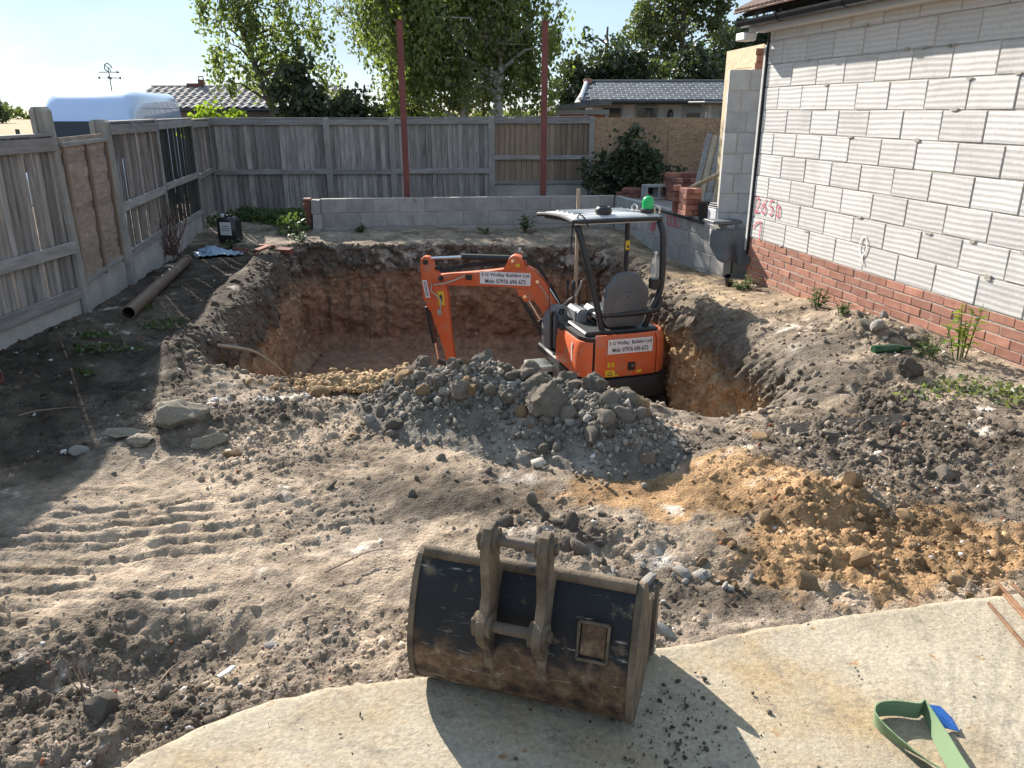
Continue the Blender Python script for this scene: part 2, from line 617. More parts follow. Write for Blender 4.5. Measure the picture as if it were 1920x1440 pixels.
RIM = [(-2.35, 5.12), (-1.6, 4.95), (-0.8, 5.05), (0.3, 4.98), (0.95, 4.66), (1.55, 4.52), (2.05, 4.6), (2.42, 5.1), (2.5, 5.8),
       (2.38, 6.5), (2.2, 7.3), (2.0, 8.2), (1.78, 9.3), (1.52, 10.5), (1.35, 10.72), (0.6, 10.82), (-0.6, 10.8), (-1.8, 10.82), (-2.85, 10.7),
       (-3.14, 10.35), (-2.98, 9.2), (-2.80, 7.9), (-2.66, 6.7), (-2.52, 5.7)]
# shoulder width, shoulder drop, inset of the wall below it - one set per rim point
RIMP = [(.22, .25, .25)] * 3 + [(.2, .2, .3)] * 2 + [(.35, .3, .3)] * 1 + [(.45, .35, .25)] * 2 + [(.5, .42, .22)] * 2 + [(.42, .40, .06)] * 3 + [(.2, .3, .05)] * 2 + [(.07, .12, .05)] * 5 + [(.20, .24, .04)] * 5


def closed_spline(P, n):
    P = np.array(P, dtype=float)
    k = len(P)
    t = np.linspace(0, k, n, endpoint=False)
    i = np.floor(t).astype(int)
    f = (t - i)[:, None]
    p0, p1, p2, p3 = P[(i - 1) % k], P[i % k], P[(i + 1) % k], P[(i + 2) % k]
    return 0.5 * ((2 * p1) + (-p0 + p2) * f + (2 * p0 - 5 * p1 + 4 * p2 - p3) * f ** 2 + (-p0 + 3 * p1 - 3 * p2 + p3) * f ** 3)


def resample_closed(Q, n, extra=None):
    d = np.sqrt(((np.roll(Q, -1, 0) - Q) ** 2).sum(1))
    s = np.concatenate([[0], np.cumsum(d)])
    t = np.linspace(0, s[-1], n, endpoint=False)
    out = [np.interp(t, s, np.append(c, c[0])) for c in Q.T]
    ex = [np.interp(t, s, np.append(c, c[0])) for c in extra.T] if extra is not None else None
    return np.stack(out, 1), (np.stack(ex, 1) if ex is not None else None), s[-1]


def in_poly(x, y, P):
    ins = np.zeros(x.shape, dtype=bool)
    n = len(P)
    for i in range(n):
        x1, y1 = P[i]
        x2, y2 = P[(i + 1) % n]
        if abs(y2 - y1) < 1e-12: continue
        c = ((y1 > y) != (y2 > y)) & (x < (x2 - x1) * (y - y1) / (y2 - y1) + x1)
        ins ^= c
    return ins


RQ, RP, RLEN = resample_closed(closed_spline(RIM, 600), 900, closed_spline(RIMP, 600))
_ss = np.arange(900) / 900 * RLEN
_t = np.roll(RQ, -1, 0) - np.roll(RQ, 1, 0)
_t /= np.sqrt((_t ** 2).sum(1))[:, None]
_nx, _ny = _t[:, 1], -_t[:, 0]                       # outward for a counter-clockwise rim
_w = fbm2(np.cos(_ss / RLEN * 6.283) * 6 + 20, np.sin(_ss / RLEN * 6.283) * 6 + 20, 5, 31, 0.6) * 0.16
RQ = RQ + np.stack([_nx, _ny], 1) * _w[:, None]

SLAB = [(-1.42, 0.2), (-1.30, 1.2), (-1.18, 1.60), (-1.08, 1.74), (-.94, 1.86), (-.77, 1.955), (-.60, 2.015), (-.36, 2.055), (-.10, 2.09), (.12, 2.135), (.45, 2.20), (.78, 2.285),
        (1.05, 2.345), (1.35, 2.41), (1.65, 2.475), (1.95, 2.53), (2.4, 2.62), (3.2, 2.72), (3.5, 2.6), (3.5, 0.2)]
SQ, _, SLEN = resample_closed(np.array(SLAB, dtype=float), 700)
_sn = fbm2(np.arange(700) * 0.035 + .4 * vn2(np.arange(700) * .21, np.zeros(700), 3), np.zeros(700) + 5.5, 6, 77, 0.62) * 0.032
_t2 = np.roll(SQ, -1, 0) - np.roll(SQ, 1, 0)
_t2 /= np.sqrt((_t2 ** 2).sum(1))[:, None] + 1e-9
SQ = SQ + np.stack([_t2[:, 1], -_t2[:, 0]], 1) * _sn[:, None] * (SQ[:, 1] > 0.6)[:, None]


def g2(x, y, cx, cy, rx, ry=None):
    ry = ry or rx
    return np.exp(-(((x - cx) / rx) ** 2 + ((y - cy) / ry) ** 2))


def wall_dist(x, y):
    return (x - WALL0.x) * WNRM.x + (y - WALL0.y) * WNRM.y


def ground_base(x, y):
    """smooth shape of the yard"""
    z = -0.035 + 0.05 * vn2(x * 0.7 + 3, y * 0.7, 5)
    z = z + 0.13 * sstep(-2.5, -3.3, x) * sstep(9.5, 6.0, y)
    z = z + 0.10 * g2(x, y, -2.35, 5.1, .35, .5)
    z = z + 0.13 * np.exp(-(np.maximum(wall_dist(x, y), 0) / .55) ** 2) * sstep(8.2, 5.2, y)
    z = z - 0.10 * sstep(6.8, 9.2, y) * sstep(1.2, 2.2, x)
    z = z + 0.21 * g2(x, y, 2.78, 5.75, .33, .42) + 0.10 * g2(x, y, 2.55, 5.1, .35, .3) + 0.08 * g2(x, y, 2.85, 6.5, .2, .3)
    z = z + 0.14 * g2(x, y, 1.42, 3.22, .24, .2) + 0.10 * g2(x, y, 1.18, 3.62, .25, .25) + .05 * g2(x, y, 1.75, 3.35, .2, .2)
    z = z - 0.15 * g2(x, y, -1.22, 2.28, .3, .2) - 0.08 * g2(x, y, -1.7, 2.0, .35, .2) + .06 * g2(x, y, -1.35, 1.9, .3, .12)
    z = z + 0.10 * g2(x, y, -1.95, 4.25, .35, .2) + 0.07 * g2(x, y, -1.45, 4.55, .5, .2) + .05 * g2(x, y, -2.2, 3.9, .35, .2)
    z = z + 0.05 * g2(x, y, .25, 3.0, .5, .12) + 0.015 * g2(x, y, -.2, 3.35, .3, .12) + .05 * g2(x, y, 1.1, 2.85, .35, .1)
    z = z + 0.06 * sstep(10.9, 11.6, y)
    z = z - 0.09 * g2(x, y, 1.35, 4.5, .7, .3)
    z = z + 0.11 * np.exp(-((x + 2.55 + .131 * (y - 5.7)) / .17) ** 2) * sstep(4.9, 5.5, y) * sstep(10.3, 9.6, y)
    return z


def in_shade_zone(x, y):
    return sstep(-2.2, -2.7, x)


def tread(x, y):
    """prints of the digger tracks: broken bars across the way it drove"""
    out = np.zeros_like(x)
    for (cx, cy, rx, ry, ang, pitch, amp, sd, ln) in (
            (-1.80, 2.95, .95, .52, .16, .098, 1.0, 0, 1.7), (-1.45, 3.15, .75, .35, .42, .088, .55, 5, 2.4), (-2.2, 2.55, .6, .35, .10, .085, .9, 9, 1.6),
            (-.95, 3.85, .30, .24, -.25, .058, .7, 14, 4.0), (2.30, 3.75, .35, .35, .2, .075, .6, 21, 3.0), (.05, 3.62, .4, .2, -.5, .06, .3, 27, 3.5), (1.9, 3.9, .3, .3, .3, .07, .5, 31, 3.0)):
        dx, dy = x - cx, y - cy
        u = dx * math.cos(ang) + dy * math.sin(ang)
        v = -dx * math.sin(ang) + dy * math.cos(ang)
        d = np.sqrt((dx / rx) ** 2 + (dy / ry) ** 2)
        m = sstep(1.25, .5, d + .5 * fbm2(x * 2.5 + sd, y * 2.5, 3, 44))
        p = v / pitch + 1.1 * vn2(u * 1.3 + sd, v * 2.0, 610 + sd) + .35 * vn2(u * 5.0 + sd, v * 6.0, 611 + sd)
        k = np.floor(p)
        s = np.abs((p - k) - 0.5) * 2
        gate = sstep(-.22, .10, vn2(u * ln + k * 13.7, k * 3.1 + sd, 620 + sd))
        bar = sstep(.30, .62, s + .35 * fbm2(x * 13, y * 13, 3, 66))
        out = out + amp * m * gate * (bar - .62)
    return out


def rough_mask(x, y):
    """where the ground is cloddy rather than trodden flat"""
    r = 0.35 + 0.9 * fbm2(x * 0.9 + 4, y * 0.9 - 2, 3, 12)
    r = r + .7 * g2(x, y, 1.5, 3.2, .9, .7) + .6 * g2(x, y, 2.4, 4.2, 1.0, .6) + .5 * g2(x, y, -1.4, 2.1, .7, .4) + .5 * g2(x, y, -1.7, 4.4, .7, .4) + .5 * g2(x, y, .1, 3.1, .6, .3)
    r = r + .6 * g2(x, y, 2.7, 5.8, .6, .7)
    r = r - 1.0 * g2(x, y, -1.75, 2.95, .95, .6) - .4 * g2(x, y, -.3, 3.9, .8, .4) - .35 * g2(x, y, -.6, 2.7, .7, .3) - .3 * g2(x, y, .7, 3.5, .4, .3)
    return np.clip(r, 0.05, 1.3)


def ground_h(x, y, fine=True):
    z = ground_base(x, y)
    k = np.clip((y - 0.3) / 1.5, 0, 1)
    z = z + 0.035 * fbm2(x * 2.2, y * 2.2, 5, 3, .55)
    if fine:
        rm = rough_mask(x, y)
        wx, wy = x + .03 * fbm2(x * 14, y * 14, 3, 71), y + .03 * fbm2(x * 14 + 9, y * 14, 3, 72)
        z = z + rm * (.45 * lumps(wx, wy, .16, 100, .3, .5) + .75 * lumps(wx, wy, .075, 120, .5, .6) + 1.0 * lumps(wx, wy, .036, 140, .7, .75))
        z = z + (0.4 + rm) * (0.02 * fbm2(x * 14, y * 14, 5, 9, .7) - .012 * np.abs(fbm2(x * 9, y * 9, 4, 15, .6)))
        z = z + 0.021 * tread(x, y)
    ins = in_poly(x, y, SQ[::4])
    z = np.where(ins, np.minimum(z - .08, -.08), z)
    return z


def ground_col(x, y):
    tan = np.array((.285, .226, .170))
    topsoil = np.array((.098, .080, .064))
    greyb = np.array((.195, .160, .128))
    ochre = np.array((.25, .158, .085))
    chalk = np.array((.50, .48, .45))
    n1 = fbm2(x * 1.3, y * 1.3, 5, 200, .6)
    n2 = fbm2(x * 4.1 + 7, y * 4.1, 5, 210, .62)
    c = np.repeat(tan[None], len(x), 0)

    def lay(c, col, f):
        f = np.clip(f, 0, 1)[:, None]
        return c * (1 - f) + col[None] * f
    c = lay(c, greyb, sstep(-.1, .3, n1 + .5 * n2) * .8)
    dark = 1.2 * g2(x, y, -1.35, 2.1, .55, .32) + .9 * g2(x, y, -.25, 3.3, .38, .12) + .9 * g2(x, y, .3, 3.0, .4, .14) + 1.1 * g2(x, y, 2.2, 3.95, 1.1, .6) + .6 * g2(x, y, 1.25, 3.95, .5, .2) \
        + .9 * g2(x, y, .75, 2.55, .5, .13) + .5 * g2(x, y, -1.7, 4.45, .8, .35) + .7 * g2(x, y, 2.5, 3.0, .4, .6) + .55 * g2(x, y, 2.7, 5.7, .5, .8)
    dark = dark + .45 * g2(x, y, -.1, 3.45, .9, .3) + .35 * g2(x, y, -.6, 2.5, .5, .2)
    c = lay(c, topsoil, sstep(.18, .78, dark + 1.1 * n2) * .92)
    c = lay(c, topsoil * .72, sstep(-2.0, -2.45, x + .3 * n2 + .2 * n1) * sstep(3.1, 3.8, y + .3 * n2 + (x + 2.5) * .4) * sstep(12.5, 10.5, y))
    och = 1.15 * g2(x, y, .78, 3.42, .60, .24) + 1.2 * g2(x, y, 1.38, 3.12, .42, .3) + 1.15 * g2(x, y, 1.35, 2.75, .65, .2) + .9 * g2(x, y, 2.0, 2.95, .4, .3) \
        + .5 * g2(x, y, -.62, 4.1, .25, .12) + .5 * g2(x, y, -1.05, 3.95, .3, .15)
    c = lay(c, ochre, sstep(.35, .8, och + .8 * n2))
    ch = 1.1 * g2(x, y, .62, 2.84, .17, .1) + .8 * g2(x, y, -1.55, 4.68, .3, .07) + .35 * g2(x, y, .1, 3.55, .2, .1)
    c = lay(c, chalk, sstep(.4, .9, ch + .9 * n2) * .75)
    c = lay(c, greyb * 1.05, sstep(10.7, 11.0, y) * .9)
    c = lay(c, np.array((.25, .19, .125)), sstep(6.2, 8.0, y) * sstep(1.2, 1.8, x) * (.6 + n2))
    n5 = fbm2(x * 13 + 3, y * 13, 4, 220, .65)
    n6 = sstep(.05, .45, fbm2(x * 2.1 + 31, y * 2.7, 5, 230, .62) + .35 * n5)
    return np.clip(1.24 * c * (1 + .5 * n2 + .5 * n5)[:, None] * (1 - .42 * n6)[:, None], 0.02, .8)


# fan-shaped sampling: finer where the yard is closer to the place one stands in
NI, NJ = 640, 800
tj = np.linspace(0, 1, NJ)
gy = 0.25 + 1.15 * tj * 1.0 + 0.0 * tj
yy = 0.3 + 14.9 * (0.30 * tj + 0.70 * tj ** 2.1)
yy[0] = -1.2
ui = np.linspace(-1, 1, NI)
U, Yg = np.meshgrid(ui, yy)
half = 2.5 + 0.48 * Yg
Xg = U * half
X1, Y1 = Xg.ravel(), Yg.ravel()
Z1 = ground_h(X1, Y1)
C1 = ground_col(X1, Y1)
idx = np.arange(NI * NJ).reshape(NJ, NI)
F1 = np.stack([idx[:-1, :-1], idx[:-1, 1:], idx[1:, 1:], idx[1:, :-1]], -1).reshape(-1, 4)
RIN = RQ + np.stack([_nx, _ny], 1) * 0.07
inpit = in_poly(X1, Y1, RIN[::3])
inslab = in_poly(X1, Y1, SQ[::4])
keep = ~(inpit[F1].all(1))
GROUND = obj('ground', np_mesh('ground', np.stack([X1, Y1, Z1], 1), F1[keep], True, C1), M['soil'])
tag(GROUND, kind='structure')

# ---- pit: rings from the yard over the rounded rim, down the wall and across the floor
NS = len(RQ)
n_out, n_sh, n_wall, n_floor = 10, 26, 84, 40
rows_xy, rows_z, rows_d = [], [], []
nrm = np.stack([_nx, _ny], 1)
gz0 = ground_base(RQ[:, 0], RQ[:, 1])
a_, b_, c_ = RP[:, 0], RP[:, 1], RP[:, 2]
CEN = np.array([-0.35, 8.0])
for i in range(n_out):
    t = i / n_out
    off = .2 * (1 - t)
    p = RQ + nrm * off
    rows_xy.append(p)
    rows_z.append(ground_h(p[:, 0], p[:, 1]) + (-.035 + .05 * t))
    rows_d.append(np.zeros(NS))
z_edge = ground_h(RQ[:, 0], RQ[:, 1], False) + .012
for i in range(n_sh):
    ph = (i / n_sh) * math.pi / 2
    p = RQ - nrm * (a_ * math.sin(ph))[:, None]
    rows_xy.append(p)
    rows_z.append(z_edge - b_ * (1 - math.cos(ph)))
    rows_d.append(np.full(NS, .35 + .65 * i / n_sh))
z_sh = z_edge - b_
for i in range(n_wall):
    t = i / (n_wall - 1)
    p = RQ - nrm * (a_ + c_ * t + .16 * sstep(.86, 1.0, t) ** 2)[:, None]
    rows_xy.append(p)
    rows_z.append(z_sh * (1 - t) + FLOOR_Z * t)
    rows_d.append(np.full(NS, 1.0))
bot = rows_xy[-1]
for i in range(1, n_floor + 1):
    t = (i / n_floor)
    rows_xy.append(bot * (1 - t) + CEN * t)
    rows_z.append(np.full(NS, FLOOR_Z))
    rows_d.append(np.full(NS, -1.0))
PX = np.stack(rows_xy)
PZ = np.stack(rows_z)
PD = np.stack(rows_d)
px, py, pz, pd = PX[..., 0].ravel(), PX[..., 1].ravel(), PZ.ravel(), PD.ravel()
s_ = np.tile(_ss, PX.shape[0])
nx_, ny_ = np.tile(_nx, PX.shape[0]), np.tile(_ny, PX.shape[0])
is_wall = pd > 0
right = sstep(.9, 1.6, px)
# scrape marks of the bucket teeth run down the cut face; broken clods near the top
streak = vn2(s_ * 13 + 1.5 * vn2(s_ * 2, pz * 2, 400), pz * 1.3, 401) + .6 * vn2(s_ * 29, pz * 2.2, 402)
slant = vn2((s_ + pz * .8) * 9, pz * 3.0 - s_ * 1.5, 407) + .5 * vn2((s_ + pz * .9) * 21, pz * 5.0, 408)
blk = fbm3(px * 3, py * 3, pz * 3, 5, 403, .55)
topz = sstep(-.75, -.2, pz)
clods = fbm3(px * 9, py * 9, pz * 9, 4, 405, .6)
disp = np.where(is_wall, .09 * blk + .052 * streak * (1 - .4 * topz) + .05 * slant * right + .075 * clods * (.35 + .65 * topz) + .012 * fbm3(px * 30, py * 30, pz * 30, 3, 409), 0)
ridge = vn2(s_ * 9.5 + 2.0 * vn2(s_ * 1.1, pz * 1.5, 450), pz * 2.5 + pd * .8, 451) + .7 * vn2(s_ * 21, pz * 3 + pd, 452) + .4 * vn2(s_ * 44, pz * 6 + pd * 2, 453)
shoulder = ((pd > .3) & (pd < 1.0)) * 1.0 + is_wall * sstep(-.75, -.35, pz) * (pd >= 1.0)
disp = disp + (.075 - .03 * sstep(-1.7, -2.1, px)) * ridge * shoulder * (.55 + .45 * sstep(.2, .5, pd)) + .03 * fbm3(px * 16, py * 16, pz * 16, 4, 460, .65) * is_wall
disp = disp * np.clip(pd, 0, 1)
px = px + nx_ * disp
py = py + ny_ * disp
pz = pz + np.where(is_wall, (.06 * clods + .035 * ridge * shoulder) * topz * np.clip(pd, 0, 1), 0)
fl = pd < 0
pz = pz + np.where(fl, .06 * fbm2(px * 2, py * 2, 5, 420, .55) + .02, 0)
# soil layers
n2 = fbm3(px * 3.2, py * 3.2, pz * 6, 4, 430, .6)
n3 = fbm3(px * 11, py * 11, pz * 14, 3, 440, .6)
dep = pz + .16 * n2
lay_top = np.array((.125, .108, .090))
lay_crust = np.array((.36, .335, .30))
lay_clay = np.array((.315, .205, .138))
lay_clay2 = np.array((.27, .168, .115))
lay_or = np.array((.37, .255, .150))
back = sstep(9.8, 10.4, py)
f = sstep(-.30, -.55, dep)[:, None]
lower = lay_clay * (1 - sstep(-.75, -1.05, dep + .2 * n3)[:, None] * .8) + lay_clay2 * sstep(-.75, -1.05, dep + .2 * n3)[:, None] * .8
lower = lower * (1 - right[:, None] * (1 - back)[:, None]) + lay_or * right[:, None] * (1 - back)[:, None]
lftw = sstep(-1.7, -2.1, px)[:, None] * (1 - back)[:, None]
lower = lower * (1 - .6 * lftw) + np.array((.36, .262, .18)) * .6 * lftw
pc = lay_top * (1 - f) + lower * f
cr = (back * sstep(.02, .22, n2 + .5 * n3 - .1) * sstep(-.42, -.30, pz) * sstep(.02, -.12, pz))[:, None]
pc = pc * (1 - cr) + lay_crust * cr
gcol = ground_col(px, py)
e = (1 - np.clip(pd, 0, 1) * sstep(.3, .6, pd))[:, None] * (pd >= 0)[:, None]
pc = pc * (1 - e) + gcol * e
pc = np.where(fl[:, None], lay_clay2 * 1.05, pc)
n4 = fbm3(px * 34, py * 34, pz * 34, 3, 445, .7)
pc = np.clip(pc * (1 + .40 * n3 + .28 * n4 + .18 * streak * is_wall)[:, None], .02, .8)
NR = PX.shape[0]
pi = np.arange(NR * NS).reshape(NR, NS)
nxt = np.roll(pi, -1, 1)
PF = np.stack([pi[:-1], nxt[:-1], nxt[1:], pi[1:]], -1).reshape(-1, 4)
PIT = obj('pit', np_mesh('pit', np.stack([px, py, pz], 1), PF, True, pc), M['soil'])
tag(PIT, 'rectangular pit dug into brown clay with a dark topsoil rim', 'pit', kind='structure')

# ---- broken concrete slab
m, nt, b = newmat('slab_concrete')
v = coords(nt, False)
c = ramp(nt, noise(nt, v, 2.2, 8, .65), [(.3, (.325, .272, .192)), (.7, (.455, .398, .305))])
st = ramp(nt, noise(nt, v, 1.6, 6, .62, .4), [(.51, (0, 0, 0)), (.70, (.9, .9, .9))])
c = mix(nt, st, c, (.36, .25, .125))
st3 = ramp(nt, noise(nt, v, 9, 5, .6, .6), [(.66, (0, 0, 0)), (.70, (.9, .9, .9))])
c = mix(nt, st3, c, (.34, .18, .07))
st2 = ramp(nt, noise(nt, v, 6.5, 6, .7, .3), [(.55, (0, 0, 0)), (.72, (.8, .8, .8))])
c = mix(nt, st2, c, (.16, .14, .115))
c = mix(nt, 1.0, c, ramp(nt, noise(nt, v, 60, 5, .7), [(.3, (.68, .68, .68)), (.7, (1.18, 1.18, 1.18))]), 'MULTIPLY')
vo = node(nt, 'ShaderNodeTexVoronoi', Scale=16.0)
nt.links.new(v, vo.inputs['Vector'])
c = mix(nt, ramp(nt, vo.outputs['Distance'], [(.045, (1, 1, 1)), (.075, (0, 0, 0))]), c, (.09, .08, .07))
nt.links.new(c, b.inputs['Base Color'])
b.inputs['Roughness'].default_value = .93
bump(nt, b, noise(nt, v, 35, 9, .74), .7, .014)
M['slab'] = m

ns = len(SQ)
cs = np.array([1.0, 1.2])
sv, sf = [], []
prof = [(1.0, -.13), (1.0, -.03), (.997, -.008), (.992, 0.0)]
prof += [(1 - .992 * 0 - k, 0) for k in ()]
K = [1.004, 1.0, .997, .99]
Zs = [-.13, -.03, -.008, 0]
ks = [.97, .93, .86, .77, .66, .53, .38, .22, .06]
for k, zz in list(zip(K, Zs)) + [(k, 0) for k in ks]:
    p = cs + (SQ - cs) * k
    z = zz + (.012 * fbm2(p[:, 0] * 3, p[:, 1] * 3, 4, 500) - .006 * np.abs(fbm2(p[:, 0] * 16, p[:, 1] * 16, 3, 510)) if zz > -.05 else 0) * np.ones(ns)
    sv.append(np.stack([p[:, 0], p[:, 1], z], 1))
SV = np.concatenate(sv)
ii = np.arange(len(sv) * ns).reshape(len(sv), ns)
inx = np.roll(ii, -1, 1)
SF = np.stack([ii[:-1], inx[:-1], inx[1:], ii[1:]], -1).reshape(-1, 4)
SLABO = obj('concrete_slab', np_mesh('concrete_slab', SV, SF, True), M['slab'])
tag(SLABO, kind='structure')

# ---- the country beyond the yard
m, nt, b = newmat('field_stubble')
v = coords(nt, False)
c = ramp(nt, noise(nt, v, .02, 6, .6), [(.3, (.23, .17, .085)), (.7, (.33, .25, .13))])
c = mix(nt, 1.0, c, ramp(nt, noise(nt, v, .9, 5, .7), [(.3, (.75, .75, .75)), (.7, (1.15, 1.15, 1.15))]), 'MULTIPLY')
nt.links.new(c, b.inputs['Base Color'])
b.inputs['Roughness'].default_value = 1.0
M['field'] = m
fv, ff = [], []
S = 3000
fb = MB()
fb.add([(-S, -S, -.75), (S, -S, -.75), (S, S, -.75), (-S, S, -.75)], [(0, 1, 2, 3)])
FIELD = None
bm = bmesh.new()
hx = [-S, -3.6, 3.1, S]
hy = [-S, 4.4, 11.4, S]
vv = [[bm.verts.new((x, y, -.55)) for x in hx] for y in hy]
for j in range(3):
    for i in range(3):
        if i == 1 and j == 1: continue
        bm.faces.new((vv[j][i], vv[j][i + 1], vv[j + 1][i + 1], vv[j + 1][i]))
fm = bpy.data.meshes.new('field'); bm.to_mesh(fm); bm.free()
FIELD = tag(obj('field', fm, M['field']), kind='structure')
# ------------------------------------------------------------------ walls
rb = random.Random(11)


def frame_of(a, b):
    """matrix whose x runs from a to b, y is the horizontal normal to its left, z up"""
    a, b = Vector(a), Vector(b)
    x = (b - a); x.z = 0; x.normalize()
    return Matrix(((x.x, -x.y, 0, a.x), (x.y, x.x, 0, a.y), (0, 0, 1, 0), (0, 0, 0, 1)))


def rz_of(a, b):
    return math.atan2(b[1] - a[1], b[0] - a[0])


_bm_cache = {}


def piece_mesh(kind, l, t, h, ch, jit, variants=5):
    key = (kind, round(l, 3), round(t, 3), round(h, 3))
    if key not in _bm_cache:
        _bm_cache[key] = [box_mesh(kind, l, t, h, ch, jit, rb) for _ in range(variants)]
    return rb.choice(_bm_cache[key])


def lay_courses(root, length, z0, n_courses, L_, H_, T, joint, mat, name, y=0.0, offs=(0.0, .5), ch=.006, jit=.004, proud=.004, x0=0.0, min_len=.05, tops=None):
    """pieces in running bond, local frame of root: x along the wall"""
    for k in range(n_courses):
        z = z0 + k * H_
        x = x0 - offs[k % len(offs)] * L_
        while x < x0 + length - min_len:
            a, b_ = max(x, x0), min(x + L_, x0 + length)
            ln = b_ - a - joint
            if ln > min_len:
                q = piece_mesh(name, round(ln, 2), T, H_ - joint, ch, jit)
                obj(name, q, mat, root, loc=((a + b_) / 2, y + rb.uniform(-proud, proud), z + H_ / 2 + rb.uniform(-.0015, .0015)),
                    rot=(rb.uniform(-.003, .003), rb.uniform(-.003, .003), rb.uniform(-.003, .003)))
            x += L_
    return root


# ---- the house: block wall on a brick plinth, eaves and roof
m, nt, b = newmat('aerated_block')
v = coords(nt, True)
tc = coords(nt, False)
wv = node(nt, 'ShaderNodeTexWave', Scale=7.5, Distortion=2.2, Detail=2.0)
wv.inputs['Detail Scale'].default_value = .35
wv.wave_type = 'BANDS'; wv.bands_direction = 'Z'
nt.links.new(v, wv.inputs['Vector'])
c = ramp(nt, wv.outputs['Fac'], [(.2, (.515, .50, .48)), (.8, (.585, .57, .55))])
c = mix(nt, ramp(nt, noise(nt, v, 3.5, 6, .65), [(.52, (0, 0, 0)), (.75, (.8, .8, .8))]), c, (.42, .40, .365))
c = mix(nt, 1.0, c, ramp(nt, noise(nt, v, 45, 5, .7), [(.3, (.9, .9, .9)), (.7, (1.06, 1.06, 1.06))]), 'MULTIPLY')
c = mix(nt, ramp(nt, noise(nt, v, 11, 7, .7), [(.66, (0, 0, 0)), (.74, (1, 1, 1))]), c, (.36, .345, .32))
c = randval(nt, c, .09)
nt.links.new(c, b.inputs['Base Color'])
b.inputs['Roughness'].default_value = .95
n0 = bump(nt, b, wv.outputs['Fac'], .35, .006)
bump(nt, b, noise(nt, v, 60, 6, .7), .35, .006, n0)
M['aac'] = m

HL = 6.6                                             # length of wall built
Pn = WALL0 - WDIR * HL
HOUSE = empty('house', (WALL0.x, WALL0.y, 0), math.atan2(-WDIR.y, -WDIR.x),
              'unfinished house wall of pale grey blocks on a red brick plinth under dark eaves', 'house')
# local frame: x runs from the far corner towards the camera, yard side is -y (right of x)
ys = -1
blk0, HB, LB = .40, .225, .435
core = MB()
core.box((HL / 2, .1052, 1.15), (HL - .02, .2, 3.2))
core.build('wall_core', M['mortar'], HOUSE)
lay_courses(HOUSE, HL, blk0 - 8 * .075, 8, .225, .075, .06, .010, M['brick'], 'brick', y=.03, ch=.004, jit=.002, proud=.003, offs=(0, .5))
lay_courses(HOUSE, HL, blk0, 10, LB, HB, .06, .012, M['aac'], 'block', y=.03, ch=.003, jit=.002, proud=.0015, offs=(.35, .85), min_len=.04)
# smears of mortar squeezed out of the joints
for k in range(34):
    x, kk = rb.uniform(.3, HL - .2), rb.randint(0, 9)
    q = MB()
    n = 9
    pts = [(math.cos(i * 6.283 / n) * rb.uniform(.02, .05), math.sin(i * 6.283 / n) * rb.uniform(.006, .018)) for i in range(n)]
    q.prism(pts, .008)
    q.build('mortar_smear', M['mortar'], HOUSE, loc=(x, -.004, blk0 + kk * HB + rb.uniform(-.01, .01)))
# sprayed figures in red and a white chalk mark
M['spray_red'] = basic('red_spray', (.55, .07, .12), (.72, .2, .26), 30, .7, 0, 40, 0)
M['spray_white'] = basic('white_spray', (.75, .75, .74), (.8, .8, .8), 30, .7, 0, 40, 0)


def strokes(root, name, paths, w, mat, y, parent_loc):
    for pth in paths:
        vs, fs = [], []
        for i, p in enumerate(pth):
            a = Vector(pth[max(i - 1, 0)]); c2 = Vector(pth[min(i + 1, len(pth) - 1)])
            t = (c2 - a).normalized()
            nn = Vector((-t.y, t.x)) * w / 2 * rb.uniform(.7, 1.2)
            vs += [(p[0] + nn.x, 0, p[1] + nn.y), (p[0] - nn.x, 0, p[1] - nn.y)]
        for i in range(len(pth) - 1): fs.append((2 * i, 2 * i + 1, 2 * i + 3, 2 * i + 2))
        vs2 = vs + [(a, .002, c3) for a, _, c3 in vs]
        nv = len(vs)
        fs2 = fs + [tuple(i + nv for i in reversed(f)) for f in fs]
        obj(name, mesh(name, vs2, fs2), mat, root, loc=(parent_loc[0], y, parent_loc[1]))


def arc(cx, cz, rx, rz, a0, a1, n=14):
    return [(cx + rx * math.cos(a0 + (a1 - a0) * i / n), cz + rz * math.sin(a0 + (a1 - a0) * i / n)) for i in range(n + 1)]


PI = math.pi
two = arc(.05, .12, .04, .04, PI, -.3) + [(.02, .02), (0, 0), (.1, .005)]
six = [(.23, .16)] + arc(.19, .045, .045, .045, 2.4, 2.4 + 2 * PI)
five = [(.38, .155), (.31, .15), (.305, .09)] + arc(.335, .05, .04, .045, 1.6, -2.2)
zero = arc(.49, .06, .035, .06, 0, 2 * PI)
strokes(HOUSE, 'sprayed_figure', [two, six, five, zero], .014, M['spray_red'], -.0095, (.06, blk0 + 1.28 * HB))
strokes(HOUSE, 'sprayed_figure', [[(.16, .15), (.165, .08), (.16, -.05)], [(.0, .06), (.06, .12), (.165, .16)]], .014, M['spray_red'], -.0095, (.06, blk0 + .2 * HB))
strokes(HOUSE, 'sprayed_mark', [arc(.0, .06, .05, .085, 0, 2 * PI), [(.02, -.02), (-.015, -.09)], [(-.015, -.02), (.04, -.1)]], .013, M['spray_white'], -.0095, (2.0, blk0 + .72 * HB))
# cavity edge: dark damp strip and pale insulation at the far corner
MB().box((-.008, .03, 1.35), (.014, .1, 2.3)).build('damp_strip', M['black_plastic'], HOUSE)
m = basic('insulation_foam', (.45, .45, .44), (.6, .6, .59), 20, .9, .5, 60, 0)
MB().box((-.050, .03, 1.32), (.036, .09, 2.15)).build('insulation', m, HOUSE)
